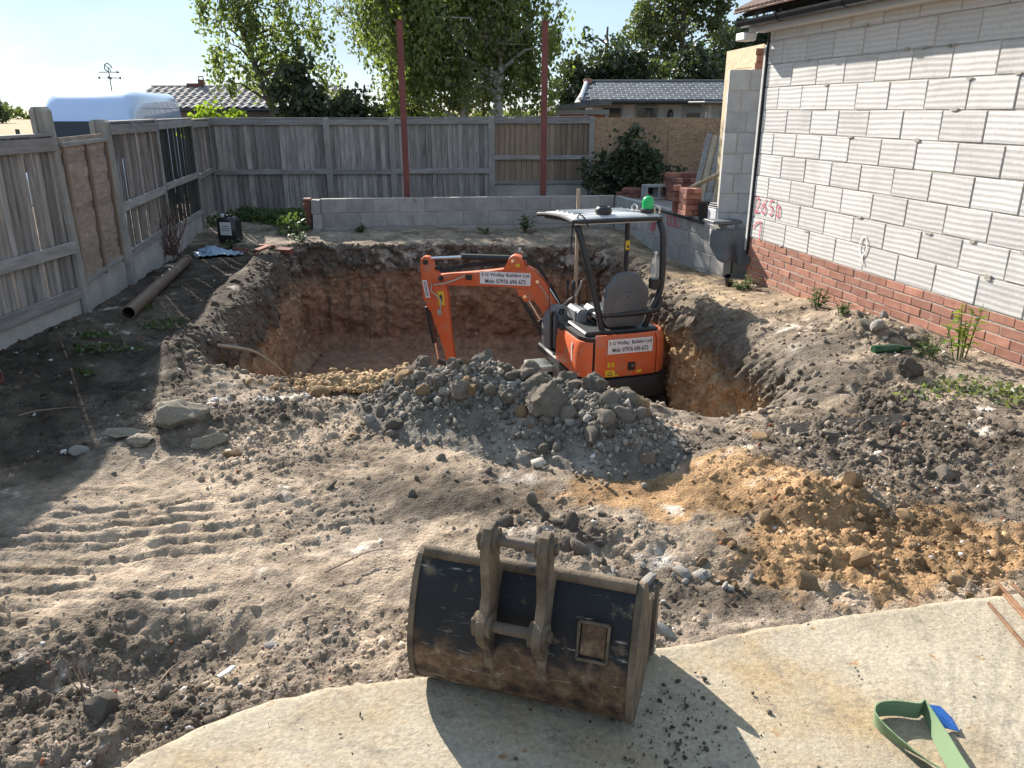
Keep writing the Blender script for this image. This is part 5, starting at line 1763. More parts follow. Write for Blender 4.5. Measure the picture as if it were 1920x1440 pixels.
# beacon, work lamp, brackets on the roof
BE = MB().lathe([(.075, 0), (.08, .02), (.075, .035), (.05, .04)], 16).build('beacon_base', M['machine_black'], EX, True, loc=(.37, -.22, 2.215))
MB().lathe([(.056, 0), (.058, .07), (.05, .10), (.03, .118), (.005, .124)], 18).build('beacon_lens', M['green_lens'], BE, True, loc=(0, 0, .038))
MB().lathe([(.075, 0), (.085, .02), (.08, .05), (.06, .07), (.055, .06)], 16).build('roof_fan', M['machine_black'], EX, True, loc=(-.12, -.24, 2.22))
for x, y in ((.30, -.06), (.445, -.28)):
    q = MB(); q.tube([(-.025, 0, 0), (-.028, 0, .05), (0, 0, .075), (.028, 0, .05), (.025, 0, 0)], .009, 6); q.build('lifting_eye', M['chrome'], EX, True, loc=(x, y, 2.21))
q = MB(); q.tube([(-.44, -.32, 2.17), (-.40, -.3, 2.24), (-.36, -.34, 2.20), (-.34, -.40, 2.12)], .008, 6); q.build('cable', M['rubber'], EX, True)
# bottle holder on the rear post
MB().lathe([(.052, 0), (.054, .10), (.05, .10), (.048, .01)], 14).build('cup_holder', M['machine_black'], EX, True, loc=(.34, -.52, 1.50))
MB().box((.40, -.50, 1.55), (.08, .05, .04), ch=.005).build('holder_bracket', M['machine_black'], EX)

# boom group: built in its own swing plane
SW = R(80)                                            # swing of the boom, world azimuth to the left of +y
foot = Vector((.574, 8.59, -.70))
d_ = Vector((-math.sin(SW), math.cos(SW), 0))
w_ax = Vector((math.cos(SW), math.sin(SW), 0))        # away from the camera side
BMW = Matrix(((d_.x, w_ax.x, 0, foot.x), (d_.y, w_ax.y, 0, foot.y), (0, 0, 1, foot.z), (0, 0, 0, 1)))
EXM = Matrix.Translation(EX.location) @ Matrix.Rotation(R(16.5), 4, 'Z')
BML = EXM.inverted() @ BMW
def U(p): return ((1053 - p[0]) / 162.0, (627 - p[1]) / 158.0)
def bpart(name, poly, t, mat, y=0.0, bevel=.008, parent=EX):
    q = MB(); q.prism([U(p) for p in poly], t)
    o = q.build(name, mat, parent, True, bevel)
    o.matrix_local = BML @ Matrix.Translation((0, y, 0))
    return o
def btube(name, pts, r, mat, y=0.0, n=12, parent=EX):
    q = MB(); q.tube([(U(p)[0], y if len(p) < 3 else p[2], U(p)[1]) for p in pts], r, n)
    o = q.build(name, mat, parent, True)
    o.matrix_local = BML
    return o


MB().box((-.12, .58, .72), (.22, .24, .30), ch=.02).build('swing_bracket', M['machine_black'], EX)
BOOM = bpart('boom', [(1078, 640), (1073, 600), (1058, 590), (1040, 560), (1021, 529), (1004, 511), (990, 503), (960, 506), (920, 512), (870, 518), (824, 523), (806, 526), (806, 541), (834, 542), (900, 541), (950, 541), (968, 543), (985, 550), (1000, 562), (1020, 588), (1042, 616), (1058, 640), (1066, 648)], .115, M['orange'])
bpart('cylinder_bracket', [(942, 512), (956, 487), (962, 483), (972, 484), (982, 492), (986, 506)], .15, M['orange'])
bpart('boom_lug', [(968, 543), (975, 560), (985, 567), (997, 563), (1003, 560), (985, 545)], .14, M['orange'])
ARM = bpart('arm', [(785, 508), (786, 496), (793, 490), (803, 491), (809, 498), (812, 512), (824, 526), (834, 538), (837, 562), (838, 592), (842, 640), (850, 712), (838, 714), (826, 668), (815, 632), (803, 594), (792, 580), (788, 566)], .095, M['orange'])
for p in ((797, 500), (826, 529)):
    q = btube('pivot_pin', [(p[0], p[1], -.085), (p[0], p[1], .085)], .028, M['machine_black'])
for p in ((962, 492), (985, 556), (793, 577), (1068, 630), (1008, 528)):
    btube('pivot_pin', [(p[0], p[1], -.088), (p[0], p[1], .088)], .020, M['chrome'])
btube('arm_cylinder', [(956, 490), (864, 490)], .036, M['machine_black'])
btube('arm_cylinder_rod', [(866, 490), (802, 495)], .018, M['chrome'])
btube('boom_cylinder_rod', [(988, 562), (1016, 606)], .018, M['chrome'])
btube('boom_cylinder', [(1013, 601), (1052, 668)], .036, M['machine_black'])
btube('boom_cylinder_guard', [(975, 556, -.05), (1026, 642, -.05)], .022, M['machine_black'])
btube('bucket_cylinder', [(794, 585), (806, 655)], .032, M['machine_black'])
btube('bucket_cylinder_rod', [(806, 652), (812, 690)], .016, M['chrome'])
btube('bucket_link', [(812, 690), (840, 700)], .03, M['machine_black'])
for k, o2 in enumerate((-.03, .0, .03)):
    btube('hose', [(812, 512, o2), (836, 517 - k, o2), (880, 506 - 2 * k, o2), (945, 499 - 2 * k, o2), (985, 489 - k, o2 * .6), (1005, 500, o2), (1030, 535, o2), (1052, 575, o2), (1068, 600, o2)], .010, M['rubber'], n=6)
btube('hose', [(808, 540, -.07), (806, 552, -.085), (815, 560, -.075), (825, 570, -.07), (822, 590, -.07), (820, 597, -.06)], .008, M['tan_metal'], n=6)
btube('hose', [(812, 541, -.07), (830, 538, -.09), (850, 532, -.075), (872, 522, -.07)], .009, M['tan_metal'], n=6)
btube('grease_pipe', [(1008, 528, -.064), (1030, 560, -.064), (1055, 605, -.064)], .006, M['tan_metal'], n=6)
btube('grease_pipe', [(1030, 540, -.05), (1050, 570, -.05), (1062, 592, -.05)], .009, M['chrome'], n=6)
bpart('hose_clamp', [(873, 520), (885, 520), (885, 530), (873, 530)], .13, M['machine_black'], 0, .003)
bpart('valve_block', [(816, 588), (824, 588), (824, 598), (816, 598)], .12, M['tan_metal'], 0, .003)
# stickers on the side of the boom and the arm
s1 = bpart('name_sticker', [(900, 513), (995, 514), (995, 537), (900, 536)], .003, M['sticker_white'], -.061, 0)
def btext(txt, px, py, w, h, y, rz=0.0):
    tm = text_mesh('lettering', txt, w, h, .02)
    o = obj('lettering', tm, M['ink'], EX)
    u = U((px, py))
    # text x runs against u (u grows to the left as seen from the camera side)
    Mx = Matrix(((-1, 0, 0, 0), (0, 0, -1, 0), (0, 1, 0, 0), (0, 0, 0, 1)))
    o.matrix_local = BML @ Matrix.Translation((u[0], y, u[1])) @ Mx @ Matrix.Rotation(rz, 4, 'Z')
btext('S G Wolley Building Ltd', 948, 519.5, .55, .052, -.0645)
btext('Mob: 07976 696 672', 948, 530.5, .47, .05, -.0645)
bpart('maker_sticker', [(788, 534), (797, 534), (803, 566), (794, 567)], .003, M['sticker_white'], -.051, 0)
btext('HITACHI', 795.5, 550.3, .17, .034, -.0545, R(100))
bpart('warning_label', [(816, 554), (829, 553), (831, 579), (819, 580)], .003, M['sticker_yellow'], -.051, 0)
bpart('warning_sign', [(821, 560), (826, 560), (827, 572), (823, 572)], .003, M['ink'], -.0535, 0)
bpart('warning_label', [(968, 497), (975, 497), (975, 503), (968, 503)], .003, M['sticker_yellow'], -.078, 0)

# water bottle standing in the holder
m, nt, b = newmat('clear_plastic')
b.inputs['Base Color'].default_value = (.82, .88, .9, 1)
b.inputs['Roughness'].default_value = .12
b.inputs['Transmission Weight'].default_value = .75
b.inputs['IOR'].default_value = 1.2
M['clear'] = m
wp = EXM @ Vector((.34, -.52, 1.515))
WB = empty('water_bottle', wp, 0, 'clear plastic water bottle standing in the holder on the digger canopy', 'bottle')
MB().lathe([(.036, 0), (.042, .015), (.041, .09), (.037, .12), (.042, .15), (.043, .22), (.036, .27), (.017, .305), (.014, .33)], 18).build('body', M['clear'], WB, True)
MB().lathe([(.017, 0), (.017, .022), (.012, .024)], 14).build('cap', M['sticker_white'], WB, True, loc=(0, 0, .33))
# ------------------------------------------------------------------ loose bucket on the slab
m, nt, b = newmat('worn_bucket_paint')
tc = nt.nodes.new('ShaderNodeTexCoord')
v = coords(nt, False)
sep = nt.nodes.new('ShaderNodeSeparateXYZ'); nt.links.new(tc.outputs['Object'], sep.inputs[0])
black = ramp(nt, noise(nt, v, 5, 5, .6), [(.3, (.006, .007, .010)), (.7, (.016, .017, .021))])
rust = ramp(nt, noise(nt, v, 13, 9, .75), [(.38, (.022, .017, .014)), (.47, (.075, .042, .025)), (.55, (.13, .078, .044)), (.66, (.23, .17, .115))])
wob = noise(nt, v, 6, 7, .65)
ad = node(nt, 'ShaderNodeMath', operation='MULTIPLY_ADD'); ad.inputs[1].default_value = .30
nt.links.new(wob, ad.inputs[0]); nt.links.new(sep.outputs['Z'], ad.inputs[2])
f = ramp(nt, ad.outputs[0], [(.355, (1, 1, 1)), (.40, (0, 0, 0))])
c = mix(nt, f, black, rust)
mud = ramp(nt, noise(nt, v, 9, 8, .72), [(.57, (0, 0, 0)), (.66, (.9, .9, .9))])
c = mix(nt, mud, c, (.15, .115, .078))
st = nt.nodes.new('ShaderNodeMapping'); st.inputs['Scale'].default_value = (2.5, 14, 22)
nt.links.new(v, st.inputs['Vector'])
scr = ramp(nt, noise(nt, st.outputs[0], 3.0, 6, .7), [(.62, (0, 0, 0)), (.69, (.85, .85, .85))])
c = mix(nt, scr, c, (.36, .33, .29))
nt.links.new(c, b.inputs['Base Color'])
b.inputs['Specular IOR Level'].default_value = .3
rr = ramp(nt, mud, [(0, (.58, .58, .58)), (1, (.95, .95, .95))])
nt.links.new(rr, b.inputs['Roughness'])
bump(nt, b, noise(nt, v, 40, 8, .7), .4, .006)
M['bucket'] = m
M['mud_steel'] = basic('muddy_steel', (.045, .034, .024), (.19, .14, .092), 11, .88, .5, 60, .05, spots=(7, .62, .05, (.035, .035, .038)))
M['worn_steel'] = basic('worn_steel', (.075, .055, .043), (.17, .13, .10), 14, .6, .3, 60, 0, metal=.3)

BK = empty('digger_bucket', (.020, 1.895, .006), R(-17.5), 'worn black and rusty digger bucket lying on the concrete slab', 'bucket')
W2 = .328
prof = [(.075, .485), (.035, .44), (-.005, .34), (-.03, .24), (-.034, .17), (-.022, .10), (.012, .045), (.07, .012), (.15, .0), (.30, .0), (.40, .004)]
sp = smoothpath([(0, p[0], p[1] * .93) for p in prof], 4)
n = len(sp)
inn = []
for i, p in enumerate(sp):
    t = (sp[min(i + 1, n - 1)] - sp[max(i - 1, 0)]).normalized()
    inn.append(p + Vector((0, -t.z, t.y)) * .014)
    if (inn[-1] - Vector((0, .2, .25))).length > (p - Vector((0, .2, .25))).length: inn[-1] = p - Vector((0, -t.z, t.y)) * .014
q = MB()
K = 14
vs = []
for k in range(K + 1):
    x = -W2 + 2 * W2 * k / K
    vs += [(x, p.y, p.z) for p in sp] + [(x, p.y, p.z) for p in inn]
fs = []
for k in range(K):
    o, o2 = k * 2 * n, (k + 1) * 2 * n
    for i in range(n - 1):
        fs += [(o + i, o2 + i, o2 + i + 1, o + i + 1), (o + n + i + 1, o2 + n + i + 1, o2 + n + i, o + n + i)]
    fs += [(o + n, o2 + n, o2, o), (o + n - 1, o2 + n - 1, o2 + 2 * n - 1, o + 2 * n - 1)]
o2 = K * 2 * n
for i in range(n - 1):
    fs += [(i, i + 1, n + i + 1, n + i), (o2 + i + 1, o2 + i, o2 + n + i, o2 + n + i + 1)]
q.add(vs, fs)
q.build('shell', M['bucket'], BK, True)
# side plates with a worn edge
side = [(p.y - (.006 if i < n * .7 else 0), p.z + (0.004 if i < 3 else -.002 if i > n * .6 else 0)) for i, p in enumerate(sp)] + [(.415, .01), (.425, .12), (.40, .21), (.30, .28), (.25, .31), (.20, .39), (.13, .452), (.10, .465)]
for s in (-1, 1):
    q = MB()
    q.add([(s * (W2 + .001), a, z) for a, z in side] + [(s * (W2 + .021), a, z) for a, z in side],
          [tuple(range(len(side))), tuple(reversed(range(len(side), 2 * len(side))))] + [(i, (i + 1) % len(side), (i + 1) % len(side) + len(side), i + len(side)) for i in range(len(side))])
    q.build('side_plate', M['mud_steel'], BK, False, .003)
    sc_ = [(.34, .03), (.43, .02), (.445, .12), (.425, .25), (.405, .265), (.36, .17)]
    q = MB(); q.add([(s * (W2 + .0215), a, z) for a, z in sc_] + [(s * (W2 + .034), a, z) for a, z in sc_], [tuple(range(6)), tuple(reversed(range(6, 12)))] + [(i, (i + 1) % 6, (i + 1) % 6 + 6, i + 6) for i in range(6)]); q.build('side_cutter', M['mud_steel'], BK)
q = MB(); q.tube([(-W2 + .0, .085, .456), (-.12, .088, .453), (.12, .088, .455), (W2, .085, .456)], .021, 12)
q.build('top_lip', M['mud_steel'], BK, True)
MB().box((0, .42, .006), (2 * W2 + .03, .09, .016), ch=.004).build('cutting_edge', M['worn_steel'], BK)
# ears and pins
ear = [(a_e, z_e * .94) for a_e, z_e in [(-.034, .175), (-.052, .26), (-.105, .325), (-.118, .365), (-.108, .40), (-.078, .425), (-.058, .47), (-.066, .585), (-.064, .645), (-.038, .685), (-.002, .688), (.030, .66), (.038, .61), (.034, .53), (.075, .49), (.04, .44), (.0, .34), (-.026, .24)]]
for x in (-.082, .082):
    q = MB()
    q.add([(x - .014, a, z) for a, z in ear] + [(x + .014, a, z) for a, z in ear],
          [tuple(range(len(ear))), tuple(reversed(range(len(ear), 2 * len(ear))))] + [(i, (i + 1) % len(ear), (i + 1) % len(ear) + len(ear), i + len(ear)) for i in range(len(ear))])
    e_ = q.build('ear', M['mud_steel'], BK, False, .005)
    for (a, z) in ((-.075, .3525), (-.014, .60)):
        q = MB(); q.tube([(x - .026, a, z), (x + .026, a, z)], .036, 16); q.build('boss', M['mud_steel'], e_, True)
for (a, z) in ((-.075, .3525), (-.014, .60)):
    q = MB(); q.tube([(-.118, a, z), (.118, a, z)], .0165, 14); q.build('pin', M['worn_steel'], BK, True)
# plate frame and its plate welded to the back
for (x, z, w, h) in ((.225, .375, .09, .008), (.225, .265, .09, .008), (.182, .32, .008, .11), (.268, .32, .008, .11)):
    MB().box((0, 0, 0), (w, .012, h), ch=.002).build('plate_frame', M['mud_steel'], BK, loc=(x, -.006 - (.375 - z) * .22 + .004 - .003, z), rot=(R(-15), 0, 0))
MB().box((0, 0, 0), (.07, .006, .09)).build('type_plate', M['bucket'], BK, loc=(.225, -.010, .32), rot=(R(-15), 0, 0))

# ------------------------------------------------------------------ strap and steel bars on the slab
m, nt, b = newmat('green_webbing')
v = coords(nt, False)
wv = node(nt, 'ShaderNodeTexWave', Scale=60.0, Distortion=.3); wv.bands_direction = 'Z'
nt.links.new(v, wv.inputs['Vector'])
c = ramp(nt, wv.outputs['Fac'], [(.2, (.125, .195, .10)), (.8, (.185, .265, .15))])
c = mix(nt, ramp(nt, noise(nt, v, 14, 6, .7), [(.55, (0, 0, 0)), (.75, (.7, .7, .7))]), c, (.22, .24, .14))
nt.links.new(c, b.inputs['Base Color']); b.inputs['Roughness'].default_value = .85
bump(nt, b, wv.outputs['Fac'], .3, .003)
M['strap'] = m
STRAP = empty('lifting_strap', (1.18, 1.80, .004), 0, 'green webbing strap looped on its edge on the slab', 'strap')


def ribbon(name, path, mat, parent, t=.004):
    """path: list of (centre, half-width vector)"""
    C_ = smoothpath([p[0] for p in path], 5)
    Wd = smoothpath([p[1] for p in path], 5)
    q = MB(); n = len(C_); vs = []
    for c_, w in zip(C_, Wd): vs += [c_ - w, c_ + w]
    off = []
    for i in range(n):
        t_ = (C_[min(i + 1, n - 1)] - C_[max(i - 1, 0)]).normalized()
        nn = t_.cross(Wd[i]).normalized() * t
        off += [C_[i] - Wd[i] + nn, C_[i] + Wd[i] + nn]
    fs = []
    for i in range(n - 1):
        fs += [(2 * i, 2 * i + 1, 2 * i + 3, 2 * i + 2), (2 * n + 2 * i + 2, 2 * n + 2 * i + 3, 2 * n + 2 * i + 1, 2 * n + 2 * i), (2 * i + 2, 2 * n + 2 * i + 2, 2 * n + 2 * i, 2 * i), (2 * i + 1, 2 * n + 2 * i + 1, 2 * n + 2 * i + 3, 2 * i + 3)]
    fs += [(0, 2 * n, 2 * n + 1, 1), (2 * n - 2, 2 * n - 1, 4 * n - 1, 4 * n - 2)]
    q.add(vs + off, fs)
    return q.build(name, mat, parent, True)


up = Vector((0, 0, .031))
ribbon('loop', [((.055, -.42, .03), Vector((.014, 0, .026))), ((.060, -.22, .032), Vector((.016, .0, .026))), ((.068, -.06, .033), Vector((.012, 0, .029))), ((.082, .065, .033), up), ((.080, .085, .034), up), ((.055, .070, .034), up), ((-.01, .082, .033), up),
                ((-.075, .074, .033), up), ((-.100, .035, .032), Vector((-.006, 0, .03))), ((-.078, -.03, .030), Vector((-.014, .004, .026))), ((-.02, -.115, .026), Vector((-.022, -.004, .02))), ((.035, -.20, .02), Vector((-.024, -.006, .014))), ((.05, -.42, .016), Vector((-.026, 0, .008)))], M['strap'], STRAP)
m = basic('blue_tag', (.02, .12, .42), (.035, .17, .52), 30, .6, .1, 60, 0)
tg = MB(); tg.add([(.09, .03, .012), (.165, .005, .008), (.168, .055, .014), (.135, .082, .04), (.093, .085, .046), (.09, .03, .015), (.165, .005, .011), (.168, .055, .017), (.135, .082, .043), (.093, .085, .049)],
                  [(4, 3, 2, 1, 0), (5, 6, 7, 8, 9), (0, 1, 6, 5), (1, 2, 7, 6), (2, 3, 8, 7), (3, 4, 9, 8), (4, 0, 5, 9)])
tg.build('label_tag', m, STRAP)
for i in range(8):
    x = 1.845 + i * .024 + rd.uniform(-.008, .008)
    y0 = 2.50 + rd.uniform(-.09, .09) if i else 2.44
    sl_ = rd.uniform(-.10, .03) + .02
    q = MB()
    k = 30
    pts = [(x + sl_ * t / k * 1.6 + (-.06 if i == 0 else 0), y0 - 1.6 * t / k, .010 + (.010 if i % 2 else 0) + .012 * (i // 4)) for t in range(k + 1)]
    q.tube(pts, [.0062 + (.0009 if t % 2 else 0) for t in range(k + 1)], 7)
    tag(q.build('steel_bar', M['rust'], smooth=False), 'rusty ribbed steel bar in the bundle at the edge of the slab', 'steel bar', 'bundle of steel bars')

# ------------------------------------------------------------------ things lying about
def clearance(x, y): return gz(x, y)


M['pipe_brown'] = basic('brown_pipe', (.115, .072, .055), (.165, .11, .088), 5, .38, .05, 30, 0, spots=(5, .6, .1, (.22, .19, .165)))
a, b_ = Vector((-3.18, 6.2, 0)), Vector((-3.93, 9.25, 0))
a.z, b_.z = gz(a.x, a.y) + .068, gz(b_.x, b_.y) + .068
dd = (b_ - a).normalized()
PP = empty('drain_pipe', a, 0, 'long brown plastic drain pipe lying along the side fence', 'pipe')
def hollow(pts, r, ri, n=20):
    q = MB(); pts = [Vector(p) for p in pts]
    t = (pts[-1] - pts[0]).normalized(); u = t.orthogonal().normalized(); s = t.cross(u)
    rings = []
    for p, rad in [(pts[0], r), (pts[1], r), (pts[1], ri), (pts[0], ri)]:
        rings.append([p + (u * math.cos(2 * PI * k / n) + s * math.sin(2 * PI * k / n)) * rad for k in range(n)])
    vs = [v for rg in rings for v in rg]; fs = []
    for i in range(4):
        j = (i + 1) % 4
        for k in range(n): fs.append((i * n + k, i * n + (k + 1) % n, j * n + (k + 1) % n, j * n + k))
    q.add(vs, fs)
    return q
hollow([Vector((0, 0, 0)), b_ - a], .057, .051).build('tube', M['pipe_brown'], PP, True)
hollow([b_ - a - dd * .10, b_ - a + dd * .02], .066, .055).build('socket', M['pipe_brown'], PP, True)
TP = hollow([Vector((-3.62, 4.62, .12)), Vector((-3.30, 4.68, .115))], .055, .045).build('clay_pipe', M['brick_old'], None, True)
tag(TP, 'short broken end of a red clay pipe in the shade', 'pipe')

JC = empty('jerrycan', (-4.02, 11.05, gz(-4.02, 11.05) - .01), R(-14), 'black plastic jerrycan with a white label by the fence corner', 'jerrycan')
MB().box((0, 0, .19), (.30, .24, .36), ch=.045).build('body', M['black_plastic'], JC, True)
MB().box((0, .02, .385), (.05, .18, .03), ch=.012).build('handle', M['black_plastic'], JC)
MB().lathe([(.028, 0), (.028, .035), (.02, .038)], 12).build('cap', M['white_paint'], JC, True, loc=(-.09, 0, .368))
lb = MB().box((.02, -.1225, .22), (.17, .004, .18)).build('label', M['sticker_white'], JC)
for i, w in enumerate((.10, .13, .12)):
    MB().box((.02, -.1252, .255 - i * .03), (w, .002, .008)).build('print_line', M['grey_dark'], lb)
m = basic('blue_sheet', (.16, .24, .34), (.30, .40, .50), 7, .4, .3, 12, 0)
q = MB(); N2 = 14; vs = []
for j in range(N2):
    for i in range(N2):
        x, y = (i / 13 - .5) * .55, (j / 13 - .5) * .4
        z = .02 + .10 * max(0, math.exp(-((x + .1) / .14) ** 2 - (y / .12) ** 2)) + .035 * abs(math.sin(i * 1.7 + j * .9)) * (1 - abs(x) * 1.5)
        vs.append((x + .03 * math.sin(j * 1.3), y + .03 * math.sin(i * 1.1), z))
q.add(vs, [(j * N2 + i, j * N2 + i + 1, (j + 1) * N2 + i + 1, (j + 1) * N2 + i) for j in range(N2 - 1) for i in range(N2 - 1)])
o = q.build('plastic_sheet', m, None, False, loc=(-3.82, 10.0, gz(-3.82, 10.0)), rot=(0, 0, .4))
md = o.modifiers.new('thickness', 'SOLIDIFY'); md.thickness = .004
tag(o, 'crumpled pale blue plastic sheet beside the pipe socket', 'plastic sheet')
bkm = [box_mesh('brick', .215, .102, .065, .005, .003, rb) for _ in range(3)]
for (x, y, r_, lab) in ((-3.32, 10.45, .3, 'single red brick behind the others on the bare soil'), (-3.18, 9.85, 1.0, 'larger red brick lump lying nearest the pit corner'), (-2.95, 10.0, -.4, 'red brick half buried by the pit corner'), (-3.62, 10.25, 1.3, 'dark red brick lying near the blue plastic sheet')):
    o = obj('brick', rb.choice(bkm), M['brick_old'], None, (x, y, gz(x, y) + .02), (rb.uniform(-.2, .2), rb.uniform(-.2, .2), r_), (1, 1, 1.0))
    tag(o, lab, 'brick', 'bricks strewn by the pit corner')

# stake in the pit
sk = MB(); sk.box((0, 0, 1.16), (.04, .028, 2.32), ch=.002)
tag(sk.build('wooden_stake', M['wood_stake'], None, loc=(.80, 9.55, FLOOR_Z), rot=(R(-.6), R(.3), R(8))), 'tall upright wooden stake standing in the pit behind the digger', 'stake')

# membrane hanging from the pier
m = basic('damp_membrane', (.06, .062, .066), (.10, .103, .108), 5, .5, .15, 14, 0)
q = MB(); NX, NZ = 16, 12; vs = []
for j in range(NZ):
    for i in range(NX):
        u, w = i / (NX - 1), j / (NZ - 1)
        x = 2.30 + .46 * u - .06 * w * (1 - u) + .02 * w
        y = 9.02 - .10 * u - .10 * math.sin(u * 8.0 - .6) * w - .24 * w
        z = .45 + .02 * u - w * float(np.interp(u, (0, .12, .25, .45, .72, .82, 1), (.16, .30, .34, .30, .47, .40, .12)))
        vs.append((x, y, z))
q.add(vs, [(j * NX + i, j * NX + i + 1, (j + 1) * NX + i + 1, (j + 1) * NX + i) for j in range(NZ - 1) for i in range(NX - 1)])
o = q.build('damp_membrane', m, None, True)
md = o.modifiers.new('thickness', 'SOLIDIFY'); md.thickness = .006
tag(o, 'black plastic membrane hanging folded below the grey block pier', 'membrane')
DP = hollow([Vector((2.44, 8.50, -.12)), Vector((2.39, 8.42, .02))], .045, .038).build('pipe_stub', M['black_plastic'], None, True)
tag(DP, 'short black pipe stub sticking out of the soil below the membrane', 'pipe')

# ---- on the raised floor
def stack(name, label, loc, rz, cols, rows, mat, deep=2, missing=()):
    root = empty(name, loc, rz, label, 'brick stack', 'stacks of bricks')
    for k in range(rows):
        for i in range(cols):
            for j in range(deep):
                if (i, j, k) in missing: continue
                if k % 2 == 0: p, r_ = ((i - (cols - 1) / 2) * .108, (j - (deep - 1) / 2) * .22, k * .067 + .034), PI / 2
                else: p, r_ = ((j - (deep - 1) / 2) * .22 * (cols * .108 / (deep * .22)) , (i - (cols - 1) / 2) * .112 * (deep * .22 / (cols * .112)), k * .067 + .034), 0
                obj('brick', rb.choice(bkm), mat, root, loc=(p[0] + rb.uniform(-.006, .006), p[1] + rb.uniform(-.006, .006), p[2]), rot=(0, 0, r_ + rb.uniform(-.05, .05)))
    return root


stack('brick_stack', 'short stack of red bricks on top of the low side wall', (2.24, 9.88, LTOP + .0), .25, 2, 5, M['brick'], 1)
stack('brick_stack', 'narrow stack of red bricks behind the stack on the low wall', (2.20, 10.22, LTOP), -.1, 2, 5, M['brick'], 1, ((1, 0, 4), (1, 0, 3)))
stack('brick_stack', 'dark red brick stack against the hoarding, behind the others', (2.62, 12.35, .43), .05, 4, 6, M['brick_old'], 2, ((0, 0, 5), (0, 1, 5), (1, 0, 5)))
stack('brick_stack', 'low spread of loose red bricks beside the bush', (1.95, 12.75, .43), .6, 3, 2, M['brick_old'], 2, ((0, 1, 1), (2, 0, 1)))
HBM = MB()
HBM.add(*cbox(.44, .215, .03)); HBM.box((0, 0, .185), (.44, .215, .03)); HBM.box((-.205, 0, .0925), (.03, .215, .16)); HBM.box((.205, 0, .0925), (.03, .215, .16)); HBM.box((0, 0, .0925), (.03, .215, .16))
o = HBM.build('hollow_block', M['conc_block'], None, loc=(2.28, 12.42, .45), rot=(0, 0, .2)); tag(o, 'hollow concrete block lying between the bush and the dark brick stack', 'block')
for i in range(5):
    x = 2.70 + i * .10
    o = MB().bar((x, 11.75 - .03 * i, .435), (x + .27 - i * .02, 12.15 - .03 * i, 1.42 - i * .03), .075, .024, (0, -1, .2), ch=.002).build('plank', M['wood_new'] if i % 2 else M['rail'])
    tag(o, ['thin grey plank at the outside of the leaning row', 'pale plank, second of the leaning row by the pier', 'grey plank in the middle of the leaning row', 'pale plank, fourth of the leaning row', 'grey plank of the leaning row closest to the block pier'][i], 'plank', 'planks leaning against the corner')
STRAP.scale = (.9, .9, .92)
o = MB().bar((2.32, 10.35, .78), (2.86, 9.5, 1.22), .10, .03, ch=.002).build('plank', M['wood_new']); tag(o, 'single plank slanting up from the brick stack to the block pier', 'plank')
o = MB().bar((1.80, 12.05, .45), (2.42, 9.55, .45), .2, .03, ch=.002).build('plank', M['wood_dark']); tag(o, 'dark wide plank lying along the top of the low side wall', 'plank')
BX = empty('tile_box', (2.52, 9.42, .43), .3, 'white printed cardboard box beside the block pier', 'box')
MB().box((0, 0, .11), (.26, .18, .2), ch=.004).build('carton', M['sticker_white'], BX)
q = MB().box((0, -.0915, .14), (.18, .003, .03)); q.build('red_print', M['spray_red'], BX)
for i in range(3):
    MB().box((.02, 0, .22 + i * .022), (.3 - .03 * i, .2, .018), ch=.003).build('tile_sheet', M['slate'], BX, rot=(0, 0, .06 * i))
o = MB().lathe([(.10, 0), (.13, .24), (.122, .24), (.095, .012)], 20).build('black_bucket', M['black_plastic'], None, True, loc=(2.42, 9.66, .44)); tag(o, 'small black bucket between the brick stack and the printed box', 'bucket')
o = MB().box((0, 0, 0), (.36, .26, .035), ch=.004).build('paving_slab', M['slate'], None, loc=(2.48, 9.16, LTOP + .02), rot=(0, 0, .2)); tag(o, 'grey slab lying on the end of the low side wall', 'slab')
# green bottle on the mound
GBm = basic('green_glass', (.01, .05, .02), (.015, .07, .03), 3, .1, 0, 20, 0)
z0 = float(ground_h(np.array([2.72]), np.array([5.3]))[0])
o = MB().lathe([(.033, 0), (.036, .01), (.036, .17), (.03, .20), (.013, .24), (.013, .29)], 16).build('glass_bottle', GBm, None, True, loc=(2.60, 5.30, z0 + .012), rot=(0, R(88), R(6)))
tag(o, 'green glass bottle lying half buried on the soil mound', 'bottle')
# ------------------------------------------------------------------ spoil heap, clods, crumbs
def rock_mesh(name, seed, sub=3, flat=.8, cuts=9, rough=.08):
    r = np.random.default_rng(seed)
    bm = bmesh.new()
    bmesh.ops.create_icosphere(bm, subdivisions=sub, radius=1.0)
    co = np.array([v.co[:] for v in bm.verts])
    for _ in range(cuts):
        n_ = r.normal(size=3); n_ /= np.linalg.norm(n_)
        d = r.uniform(.55, .9)
        ex = np.maximum(0, co @ n_ - d)
        co = co - ex[:, None] * n_[None] * .92
    k = 1 + rough * 2.2 * fbm3(co[:, 0] * 1.6 + seed, co[:, 1] * 1.6, co[:, 2] * 1.6, 4, seed, .6)
    co = co * k[:, None]
    co[:, 1] *= r.uniform(.7, .95); co[:, 2] *= flat * r.uniform(.8, 1.1)
    for v, c_ in zip(bm.verts, co): v.co = c_
    m_ = bpy.data.meshes.new(name); bm.to_mesh(m_); bm.free()
    m_.polygons.foreach_set('use_smooth', np.ones(len(m_.polygons), dtype=bool))
    try: m_.set_sharp_from_angle(angle=R(35))
    except Exception: pass
    return m_


def rocks(name, mat, n, seed, **kw):
    out_ = []
    for i in range(n):
        q_ = rock_mesh(name, seed + i, **kw); q_.materials.append(mat); out_.append(q_)
    return out_


